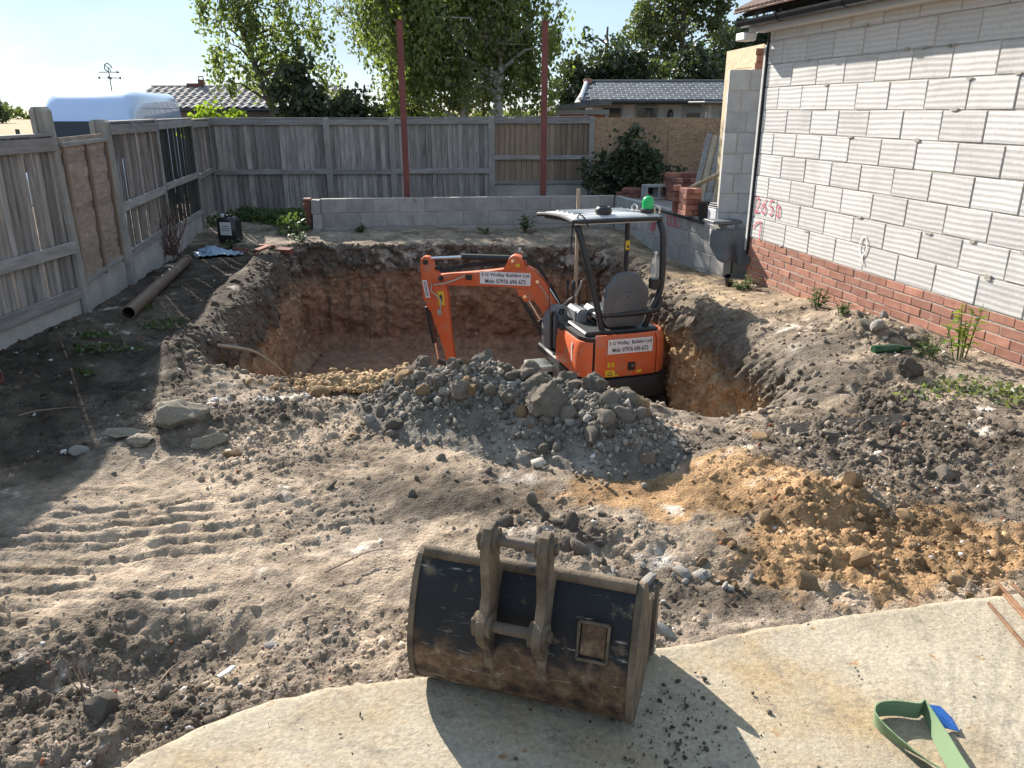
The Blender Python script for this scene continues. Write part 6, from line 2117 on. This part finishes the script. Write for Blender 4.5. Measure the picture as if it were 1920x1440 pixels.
CL = rocks('clod', M['clod'], 6, 300, sub=4, rough=.22)
CLs = rocks('clod', M['clod'], 6, 330, sub=2, rough=.14)
CT = rocks('clod', M['clod_tan'], 5, 360, sub=2, rough=.14)
CK = rocks('chalk_lump', M['chalk'], 4, 390, sub=2, rough=.1)

HEAPS = [(-.34, 4.46, .38, .29, .25), (.14, 4.28, .40, .34, .24), (.60, 3.93, .26, .25, .21), (-.75, 4.62, .2, .16, .08), (.45, 4.2, .3, .3, .05)]


def heap_h(x, y, fine=True):
    z = 0
    for cx, cy, rx, ry, h in HEAPS:
        d = np.sqrt(((x - cx) / rx) ** 2 + ((y - cy) / ry) ** 2 + .0001)
        z = z + h * np.exp(-(d / 1.0) ** 2.2)
    if fine:
        m_ = np.clip(z / .12, 0, 1)
        wx, wy = x + .02 * fbm2(x * 16, y * 16, 3, 81), y + .02 * fbm2(x * 16 + 5, y * 16, 3, 82)
        z = z + m_ * (.6 * lumps(wx, wy, .15, 700, .5, .6) + .8 * lumps(wx, wy, .07, 720, .6, .7) + .03 * fbm2(x * 12, y * 12, 5, 85, .65))
    return z


hx, hy = np.meshgrid(np.linspace(-1.55, 1.35, 300), np.linspace(3.45, 5.3, 200))
hx, hy = hx.ravel(), hy.ravel()
hz = heap_h(hx, hy)
gb = ground_h(hx, hy, False)
hzw = gb + hz - .05 * (1 - np.clip(hz / .03, 0, 1))
ix_ = np.arange(300 * 200).reshape(200, 300)
HF = np.stack([ix_[:-1, :-1], ix_[:-1, 1:], ix_[1:, 1:], ix_[1:, :-1]], -1).reshape(-1, 4)
hk = (hz > .012)[HF].any(1)
hn = fbm2(hx * 5, hy * 5, 4, 91)
hc = np.clip((np.array((.20, .178, .152))[None] * (1 + .7 * hn[:, None])), .03, .6)
use = np.unique(HF[hk]); remap = -np.ones(len(hx), dtype=int); remap[use] = np.arange(len(use))
HEAP = empty('soil_heap', (0, 0, 0), 0, 'heap of dark grey soil and clods in front of the digger', 'soil heap')
obj('heap_body', np_mesh('heap_body', np.stack([hx, hy, hzw], 1)[use], remap[HF[hk]], True, hc[use]), M['soil'], HEAP)
rr_ = np.random.default_rng(41)


def top_z(x, y):
    x, y = np.atleast_1d(np.asarray(x, float)), np.atleast_1d(np.asarray(y, float))
    h = heap_h(x, y)
    return ground_h(x, y, False) + h


big = [(-.56, 4.62, .105, 0), (.20, 4.06, .165, 1), (.08, 4.30, .075, 2), (-.30, 4.22, .085, 3), (-.08, 4.62, .07, 4), (.36, 4.52, .09, 5), (-.02, 4.15, .07, 0), (.47, 4.18, .10, 2), (-.42, 4.32, .07, 1), (.08, 4.55, .06, 3), (.72, 4.28, .08, 4), (-.18, 4.50, .08, 2), (-.75, 4.66, .07, 5), (.33, 4.32, .085, 0), (-.62, 4.45, .06, 4), (.58, 4.45, .075, 1)]
for x, y, s, k in big:
    z = float(top_z(x, y)[0])
    obj('clod', CL[k], None, HEAP, (x, y, z + s * .15), (rr_.uniform(0, 6), rr_.uniform(0, 6), rr_.uniform(0, 6)), (s, s, s))
n_c = 0
while n_c < 270:
    h_ = HEAPS[rr_.choice(5, p=[.33, .29, .2, .1, .08])]
    x, y = h_[0] + rr_.normal() * h_[2] * .54, h_[1] + rr_.normal() * h_[3] * .6
    if y > 5.0: continue
    s = float(np.clip(.032 * math.exp(rr_.normal() * .5), .014, .085))
    z = float(top_z(x, y)[0])
    t = rr_.random()
    me = (CLs if t < .84 else CT if t < .93 else CK)[rr_.integers(0, 4)]
    obj('clod', me, None, HEAP, (x, y, z + s * .2), (rr_.uniform(0, 6), rr_.uniform(0, 6), rr_.uniform(0, 6)), (s, s, s))
    n_c += 1

# named stones
def stone(x, y, s, me, label, rot=(0, 0, 0), cat='stone', name='stone', dz=.3):
    dz = dz - .25
    z = float(ground_h(np.array([x]), np.array([y]), False)[0])
    o = obj(name, me, None, None, (x, y, z + s[2] * dz), rot, s)
    tag(o, label, cat)
    return o


M['old_conc'] = soil_material('old_concrete', False, (.36, .32, .26), speck=False, rnd=.1)
SB1 = rock_mesh('concrete_lump', 501, 4, 1.0, 9, .16); SB1.materials.append(M['old_conc'])
SB2 = rock_mesh('concrete_lump', 507, 4, 1.0, 9, .16); SB2.materials.append(M['old_conc'])
stone(-1.95, 4.16, (.17, .13, .085), SB1, 'biggest lump of old concrete on the soil, by the edge of the fence shadow', (.1, .05, .1), 'concrete lump', 'concrete_lump', .6)
stone(-2.20, 4.02, (.115, .07, .032), SB2, 'flat pale concrete piece at the edge of the fence shadow', (0, .06, .1), 'concrete lump', 'concrete_lump', 1.0)
stone(-2.06, 3.93, (.085, .07, .04), SB1, 'rounded concrete piece in front of the biggest lump', (0, .1, 1.1), 'concrete lump', 'concrete_lump', .8)
stone(-1.70, 3.98, (.10, .06, .05), SB2, 'rough concrete piece right of the biggest lump', (0, .1, .7), 'concrete lump', 'concrete_lump', .8)
stone(-2.36, 3.83, (.055, .045, .05), CK[0], 'white chalky stone on the edge of the fence shadow', (.4, .2, .3))
stone(-1.55, 3.88, (.075, .05, .045), CT[1], 'lone tan clod on the trodden soil', (0, .1, .4), 'clod', 'soil_clod')
stone(-1.28, 4.80, (.085, .07, .075), CT[0], 'tan boulder of clay on the near edge of the pit', (.3, .1, .4), 'clod', 'soil_clod', .6)
stone(1.42, 4.06, (.07, .05, .05), CT[2], 'single brownish stone casting a shadow near the pit edge', (.2, .1, 2.0), dz=.7)
stone(.78, 2.70, (.05, .04, .03), CK[1], 'white stone on the ashy patch behind the bucket', (.2, 0, .5))
stone(.86, 2.61, (.025, .045, .02), CK[2], 'oblong pale stone just behind the slab edge', (0, .1, .5))
stone(-.88, 2.33, (.03, .02, .015), CK[3], 'small flat pale stone close to the slab and the bucket', (0, .1, .2))
stone(2.76, 5.62, (.10, .07, .08), CK[2], 'pale rubble lump on top of the mound by the brick plinth', (.4, .2, .9), dz=.7)
stone(2.92, 5.85, (.06, .05, .05), CK[0], 'white stone beside the rubble lump on the mound', (.4, .9, .9), dz=.7)
stone(2.98, 5.45, (.10, .08, .07), CL[2], 'dark clod on the mound below the brick plinth', (.4, .2, .3), 'clod', 'soil_clod', .6)
stone(2.70, 4.95, (.10, .09, .10), CL[4], 'big dark clod at the foot of the mound', (.4, .9, .3), 'clod', 'soil_clod', .6)
q = MB(); q.prism([(-.035, -.02), (.02, -.022), (.04, .005), (.015, .022), (-.02, .012)], .005)
o = q.build('china_shard', M['sticker_white'], None, loc=(-.99, 2.17, gz(-.99, 2.17) + .028), rot=(R(70), R(-25), R(25))); tag(o, 'white curved china shard on the dark soil near the slab', 'shard')
o = MB().bar((1.62, 4.26, -.075), (2.40, 4.36, -.04), .10, .03, (.1, -.5, 1), ch=.004).build('old_board', M['bark']); tag(o, 'dark old board half buried between the pit and the mound', 'board')

# loose clods
spots = []
for (cx, cy, rx, ry, n_, sz, kind) in ((1.42, 3.2, .35, .25, 30, .021, 't'), (1.35, 2.75, .5, .14, 26, .018, 't'), (1.95, 3.0, .35, .3, 14, .018, 't'), (2.3, 4.1, .6, .4, 26, .028, 'd'), (.25, 3.05, .45, .15, 20, .026, 'd'), (-1.6, 4.5, .5, .25, 14, .020, 'd'),
                                       (-1.3, 2.0, .45, .25, 16, .013, 'd'), (-.2, 3.6, .9, .5, 16, .020, 'd'), (2.75, 5.7, .3, .4, 20, .032, 'd'), (1.0, 4.15, .4, .3, 22, .024, 'd'), (-.9, 4.2, .3, .2, 8, .018, 't'), (.75, 2.65, .3, .15, 14, .02, 'c'), (1.5, 2.62, .6, .06, 14, .022, 't')):
    for _ in range(n_):
        spots.append((cx + rr_.normal() * rx * .6, cy + rr_.normal() * ry * .6, float(np.clip(sz * math.exp(rr_.normal() * .45), .01, .07)), kind))
SPX = np.array([s[0] for s in spots]); SPY = np.array([s[1] for s in spots])
bad = in_poly(SPX, SPY, SQ[::4]) | in_poly(SPX, SPY, RIN[::3])
SPZ = ground_h(SPX, SPY)
for i, (x, y, s, k) in enumerate(spots):
    if bad[i]: continue
    me = {'t': CT, 'd': CLs, 'c': CK}[k][rr_.integers(0, 4)]
    o = obj('soil_clod', me, None, None, (x, y, float(SPZ[i]) + s * .12), (rr_.uniform(0, 6), rr_.uniform(0, 6), rr_.uniform(0, 6)), (s * rr_.uniform(.9, 1.6), s, s * rr_.uniform(.6, 1)))
    lab = {'t': 'loose tan clay clod on the churned ochre ground', 'd': 'loose dark clod of dry soil on the churned ground', 'c': 'loose chalky lump by the ashy patch'}[k]
    tag(o, lab, 'clod', 'loose clods on the ground')

# crumbs: tens of thousands of small lumps, one object
bm = bmesh.new(); bmesh.ops.create_icosphere(bm, subdivisions=1, radius=1.0)
ICO = np.array([v.co[:] for v in bm.verts]); ICF = np.array([[v.index for v in f_.verts] for f_ in bm.faces]); bm.free()


def crumbs(name, X, Y, Z, S_, Cc, label, cat, parent=None, seed=0):
    r = np.random.default_rng(seed)
    n_ = len(X)
    q1 = r.normal(size=(n_, 3, 3))
    Q, _ = np.linalg.qr(q1)
    base = ICO[None] * (1 + .75 * (r.random((n_, 12, 1)) - .5)) * np.stack([r.uniform(.8, 1.4, n_), r.uniform(.6, 1.1, n_), r.uniform(.5, .9, n_)], 1)[:, None]
    V = np.einsum('nij,nkj->nki', Q, base) * S_[:, None, None] + np.stack([X, Y, Z], 1)[:, None]
    F = (ICF[None] + (np.arange(n_) * 12)[:, None, None]).reshape(-1, 3)
    o_ = obj(name, np_mesh(name, V.reshape(-1, 3), F, False, np.repeat(Cc, 12, 0)), M['crumb'], parent)
    return tag(o_, label, cat, kind='stuff')


m, nt, b = newmat('crumb_soil')
at = nt.nodes.new('ShaderNodeAttribute'); at.attribute_name = 'Col'
v = coords(nt, False)
c = mix(nt, 1.0, at.outputs['Color'], ramp(nt, noise(nt, v, 120, 4, .7), [(.3, (.75, .75, .75)), (.7, (1.2, 1.2, 1.2))]), 'MULTIPLY')
nt.links.new(c, b.inputs['Base Color']); b.inputs['Roughness'].default_value = .97; b.inputs['Specular IOR Level'].default_value = .12
bump(nt, b, noise(nt, v, 160, 4, .7), .5, .004)
M['crumb'] = m

r5 = np.random.default_rng(55)
NCAND = 150000
yy_ = 1.45 + 7.3 * r5.random(NCAND) ** 1.75
xx_ = (r5.random(NCAND) * 2 - 1) * (.95 + .62 * yy_)
ok = ~in_poly(xx_, yy_, SQ[::4]) & ~in_poly(xx_, yy_, RIN[::3]) & (wall_dist(xx_, yy_) > .02) & (xx_ > -3.7)
rm_ = rough_mask(xx_, yy_)
ok &= r5.random(NCAND) < np.clip(-.02 + .62 * rm_ + .25 * fbm2(xx_ * 3, yy_ * 3, 3, 33), .06, 1)
xx_, yy_, rm_ = xx_[ok], yy_[ok], rm_[ok]
if len(xx_) > 42000: xx_, yy_, rm_ = xx_[:42000], yy_[:42000], rm_[:42000]
ss_ = np.clip(.0042 * np.exp(r5.normal(size=len(xx_)) * .62) * (.8 + .45 * rm_) * (1 + .16 * (yy_ - 2)), .0022, .024)
cc_ = 1.12 * ground_col(xx_, yy_) * np.exp(r5.normal(size=(len(xx_), 1)) * .22)
wh = r5.random(len(xx_)) < .035
cc_[wh] = np.array((.48, .46, .43)); ss_[wh] *= .9
rd_ = r5.random(len(xx_)) < .006
cc_[rd_] = np.array((.26, .10, .06))
zz_ = ground_h(xx_, yy_) - ss_ * .1
crumbs('soil_crumbs', xx_, yy_, zz_, ss_, np.clip(cc_, .02, .7), 'fine soil crumbs and grit scattered over the yard', 'crumbs', None, 5)
# on the heap
n_ = 5000
hi = r5.choice(5, n_, p=[.33, .29, .22, .09, .07])
HA = np.array(HEAPS)
hx_, hy_ = HA[hi, 0] + r5.normal(size=n_) * HA[hi, 2] * .62, HA[hi, 1] + r5.normal(size=n_) * HA[hi, 3] * .66
ok = hy_ < 4.98
hx_, hy_ = hx_[ok], hy_[ok]
hs_ = np.clip(.009 * np.exp(r5.normal(size=len(hx_)) * .55), .004, .035)
hcol = np.array((.20, .178, .152))[None] * np.exp(r5.normal(size=(len(hx_), 1)) * .3)
crumbs('heap_crumbs', hx_, hy_, top_z(hx_, hy_) + hs_ * .2, hs_, np.clip(hcol, .02, .6), None, None, HEAP, 6)
# tan crumble thrown along the near edge of the pit
n_ = 3600
ex_, ey_ = -.95 + r5.normal(size=n_) * .22, 5.0 + r5.normal(size=n_) * .07
es_ = np.clip(.0085 * np.exp(r5.normal(size=n_) * .65), .004, .035)
ez_ = ground_h(ex_, ey_, False) + .03 + .10 * np.exp(-((ex_ + .72) / .2) ** 2 - ((ey_ - 5.0) / .09) ** 2) + .05 * np.exp(-((ex_ + 1.25) / .12) ** 2 - ((ey_ - 5.0) / .09) ** 2)
ez_ = ez_ * (.3 + .7 * r5.random(n_))
ec_ = np.array((.36, .25, .145))[None] * np.exp(r5.normal(size=(n_, 1)) * .2)
crumbs('clay_crumble', ex_, ey_, ez_, es_, ec_, 'tan clay crumble along the near edge of the pit', 'crumble', None, 7)
# crumbs clinging to the banks of the pit
sel = np.where((pd > .2) & ((pz > -.6) | (r5.random(len(pz)) < .25)))[0]
sel = r5.choice(sel, 8500, replace=False)
bs_ = np.clip(.011 * np.exp(r5.normal(size=8500) * .6), .004, .045)
bc_ = pc[sel] * np.exp(r5.normal(size=(8500, 1)) * .2) * 1.1
crumbs('bank_crumbs', px[sel] + r5.normal(size=8500) * .006, py[sel] + r5.normal(size=8500) * .006, pz[sel], bs_, np.clip(bc_, .02, .7), 'soil crumbs clinging to the banks of the pit', 'crumbs', None, 9)
# dirt dropped on the slab
n_ = 900
dx_, dy_ = r5.uniform(-1.0, 2.4, n_), r5.uniform(1.3, 2.5, n_)
near = np.exp(-((dx_ - .5) / .35) ** 2 - ((dy_ - 1.75) / .22) ** 2)
ok = in_poly(dx_, dy_, (np.array([1.0, 1.2]) + (SQ - np.array([1.0, 1.2])) * .985)[::4]) & (r5.random(n_) < .12 + .9 * near)
dx_, dy_ = dx_[ok], dy_[ok]
m2 = 300
dx_ = np.concatenate([dx_, .50 + r5.normal(size=m2) * .13]); dy_ = np.concatenate([dy_, 1.82 + r5.normal(size=m2) * .13])
ds_ = np.clip(.0024 * np.exp(r5.normal(size=len(dx_)) * .65), .001, .010)
dc_ = np.array((.095, .082, .068))[None] * np.exp(r5.normal(size=(len(dx_), 1)) * .3)
crumbs('slab_dirt', dx_, dy_, ds_ * .2 + .002, ds_, dc_, 'dark dirt specks dropped on the concrete slab', 'dirt', None, 8)

# ------------------------------------------------------------------ weeds, roots, stems
def weed(name, label, cat, x, y, h, n_stem, leaf, mat, seed, spread=.12, z=None, n_leaf=9, group=None, stem_mat=None):
    r = np.random.default_rng(seed)
    z = gz(x, y) if z is None else z
    root = empty(name, (x, y, z), 0, label, cat, group)
    st = MB(); P, A, S_ = [], [], []
    for i in range(n_stem):
        a = r.uniform(0, 6.28); rad = r.uniform(.1, 1) * spread
        tip = Vector((math.cos(a) * rad, math.sin(a) * rad, h * r.uniform(.55, 1.0)))
        b0 = Vector((math.cos(a) * rad * .3, math.sin(a) * rad * .3, -.02))
        mid = b0.lerp(tip, .5) + Vector((0, 0, h * .08))
        st.tube([b0, mid, tip], [.004, .003, .0015], 5, caps=False)
        for k in range(n_leaf):
            t = r.uniform(.2, 1.0)
            p = b0.lerp(mid, min(1, t * 2)) if t < .5 else mid.lerp(tip, (t - .5) * 2)
            an = r.uniform(0, 6.28)
            d = np.array((math.cos(an), math.sin(an), r.uniform(-.3, .7))); d /= np.linalg.norm(d)
            s = leaf * r.uniform(.6, 1.3) * (1.1 - .4 * t)
            P.append(np.array(p[:])); A.append(d); S_.append(s)
    P, A, S_ = np.array(P), np.array(A), np.array(S_)[:, None]
    up_ = np.array((0, 0, 1.0))[None]
    side_ = np.cross(A, up_); side_ /= np.linalg.norm(side_, axis=1)[:, None] + 1e-6
    nn = np.cross(side_, A)
    V = np.stack([P, P + A * S_ * .45 + side_ * S_ * .26 + nn * S_ * .08, P + A * S_ - nn * S_ * .12, P + A * S_ * .45 - side_ * S_ * .26 + nn * S_ * .08], 1).reshape(-1, 3)
    obj('leaves', np_mesh('leaves', V, np.arange(len(V)).reshape(-1, 4)), mat, root)
    st.build('stems', stem_mat or M['leaf_weed'], root)
    return root


weed('weed', 'tall yellow-green weed against the brick plinth', 'weed', 3.16, 5.16, .42, 9, .075, M['leaf_lime'], 1, .16, None, 13)
weed('weed', 'low green weed beside the tall yellow-green one', 'weed', 2.98, 5.25, .16, 8, .05, M['leaf_weed'], 2, .14)
weed('weed', 'green weed growing at the corner below the black membrane', 'weed', 2.52, 8.15, .16, 14, .06, M['leaf_weed'], 3, .2)
weed('weed', 'green weed half-way along the brick plinth', 'weed', 2.86, 7.05, .17, 10, .06, M['leaf_weed'], 4, .13)
weed('weed', 'small weed on the back slope of the mound', 'weed', 2.80, 6.35, .14, 7, .05, M['leaf_weed'], 5, .12)
weed('weed', 'leafy weed at the foot of the low wall near the middle', 'weed', .22, 11.70, .28, 9, .10, M['leaf_weed'], 6, .18, .0)
weed('weed', 'small weed at the foot of the low wall close to its open end', 'weed', -2.25, 11.55, .16, 8, .08, M['leaf_weed'], 7, .15, .0)
weed('weed', 'tiny weed below the middle of the low back wall', 'weed', -.42, 11.55, .15, 6, .07, M['leaf_weed'], 8, .1, .0)
weed('weed', 'green weed between the jerrycan and the blue sheet', 'weed', -3.85, 10.55, .12, 10, .06, M['leaf_weed'], 9, .16)
weed('weed', 'weed beside the slim brick pier', 'weed', -3.0, 10.95, .15, 10, .07, M['leaf_weed'], 10, .18)
# ground-cover along the back fence and in the shade
def cover(name, label, spots_, n_, size, mat, seed):
    r = np.random.default_rng(seed)
    cen, rad = [], []
    for (x, y, rx, ry, h) in spots_:
        cen.append((x, y, gz(x, y) + h * .4)); rad.append((rx, ry, h))
    V, F = leaf_cloud(cen, rad, [int(n_ * s[2] * s[3] * 10) for s in spots_], size, -.4, seed)
    tag(obj(name, np_mesh(name, V, F), mat), label, 'weeds', kind='stuff')
cover('weed_cover', 'green weeds growing along the foot of the back fence', [(-4.3, 12.9, .5, .4, .14), (-3.7, 12.6, .5, .4, .16), (-3.35, 12.2, .4, .4, .2), (-4.6, 12.4, .3, .3, .1), (-3.25, 11.6, .25, .35, .2), (-3.9, 12.9, .6, .5, .1)], 260, .05, M['leaf_weed'], 15)
cover('grass_patches', 'thin green grass patches on the shaded soil by the side fence', [(-3.0, 6.15, .22, .10, .03), (-2.85, 6.35, .2, .06, .03), (-3.1, 5.45, .25, .10, .03), (-2.85, 5.55, .2, .07, .03), (-3.25, 5.75, .2, .1, .025), (-2.95, 5.0, .12, .06, .03), (-3.25, 6.65, .12, .1, .03)], 520, .024, M['leaf_weed'], 16)
cover('grass_patches', 'dry thin grass on the soil by the brick plinth', [(3.0, 4.75, .3, .2, .04), (3.2, 4.5, .3, .2, .04), (2.7, 4.7, .3, .15, .03)], 260, .03, M['leaf_olive'], 17)


def twigs(name, label, cat, base, n_, h, spread, mat, seed, r0=.004):
    r = np.random.default_rng(seed)
    q = MB()
    for i in range(n_):
        a = r.uniform(0, 6.28)
        p = Vector((r.normal() * spread * .2, r.normal() * spread * .2, 0)); pts = [p.copy()]
        d = Vector((math.cos(a) * spread, math.sin(a) * spread, h)) / 5
        for k in range(5):
            p = p + d + Vector((r.normal(), r.normal(), r.normal() * .6)) * h * .05; pts.append(p.copy())
        q.tube(pts, [r0, r0 * .9, r0 * .8, r0 * .6, r0 * .5, r0 * .3], 4, caps=False)
    o = q.build(name, mat, None, loc=base)
    tag(o, label, cat)
    return o


twigs('dead_climber', 'dead reddish climber against the grey side fence panel', 'climber', (-4.22, 9.55, .05), 46, .62, .20, M['dead_red'], 21, .005)
twigs('dry_stem', 'dry straw-coloured stem sticking out of the dark hollow', 'stem', (-1.45, 2.12, gz(-1.45, 2.12) - .02), 5, .17, .05, M['dead'], 22, .0028)
def root_tube(name, label, pts, r_, mat=None):
    q = MB(); P = smoothpath(pts, 6)
    q.tube(P, [r_ * (1 - .6 * i / len(P)) for i in range(len(P))], 7)
    tag(q.build(name, mat or M['dead'], None, True), label, 'root')
root_tube('tree_root', 'pale tree root hanging out of the pit wall', [(-2.42, 5.92, -.02), (-2.25, 6.0, -.07), (-2.13, 6.1, -.14), (-2.03, 6.25, -.30), (-1.98, 6.38, -.44)], .016, M['wood_new'])
for i, (x, y, a, l_) in enumerate(((-.75, 2.65, .6, .3), (1.95, 3.6, 1.2, .22), (-2.9, 4.2, .4, .3), (2.2, 3.3, -.5, .2), (-1.15, 1.95, 1.2, .2), (1.5, 4.35, 2.4, .2))):
    z = gz(x, y) + .045
    root_tube('thin_root', ['long thin root lying near the slab', 'thin root on the dark soil at the edge of the ochre patch', 'thin root in the fence shade', 'pale root twig on the dark churned soil', 'short root beside the slab corner', 'thin root by the pit edge'][i],
              [(x, y, z), (x + l_ * .3 * math.cos(a), y + l_ * .3 * math.sin(a), z + .015), (x + l_ * .7 * math.cos(a + .2), y + l_ * .7 * math.sin(a + .2), z), (x + l_ * math.cos(a), y + l_ * math.sin(a), z + .01)], .004)
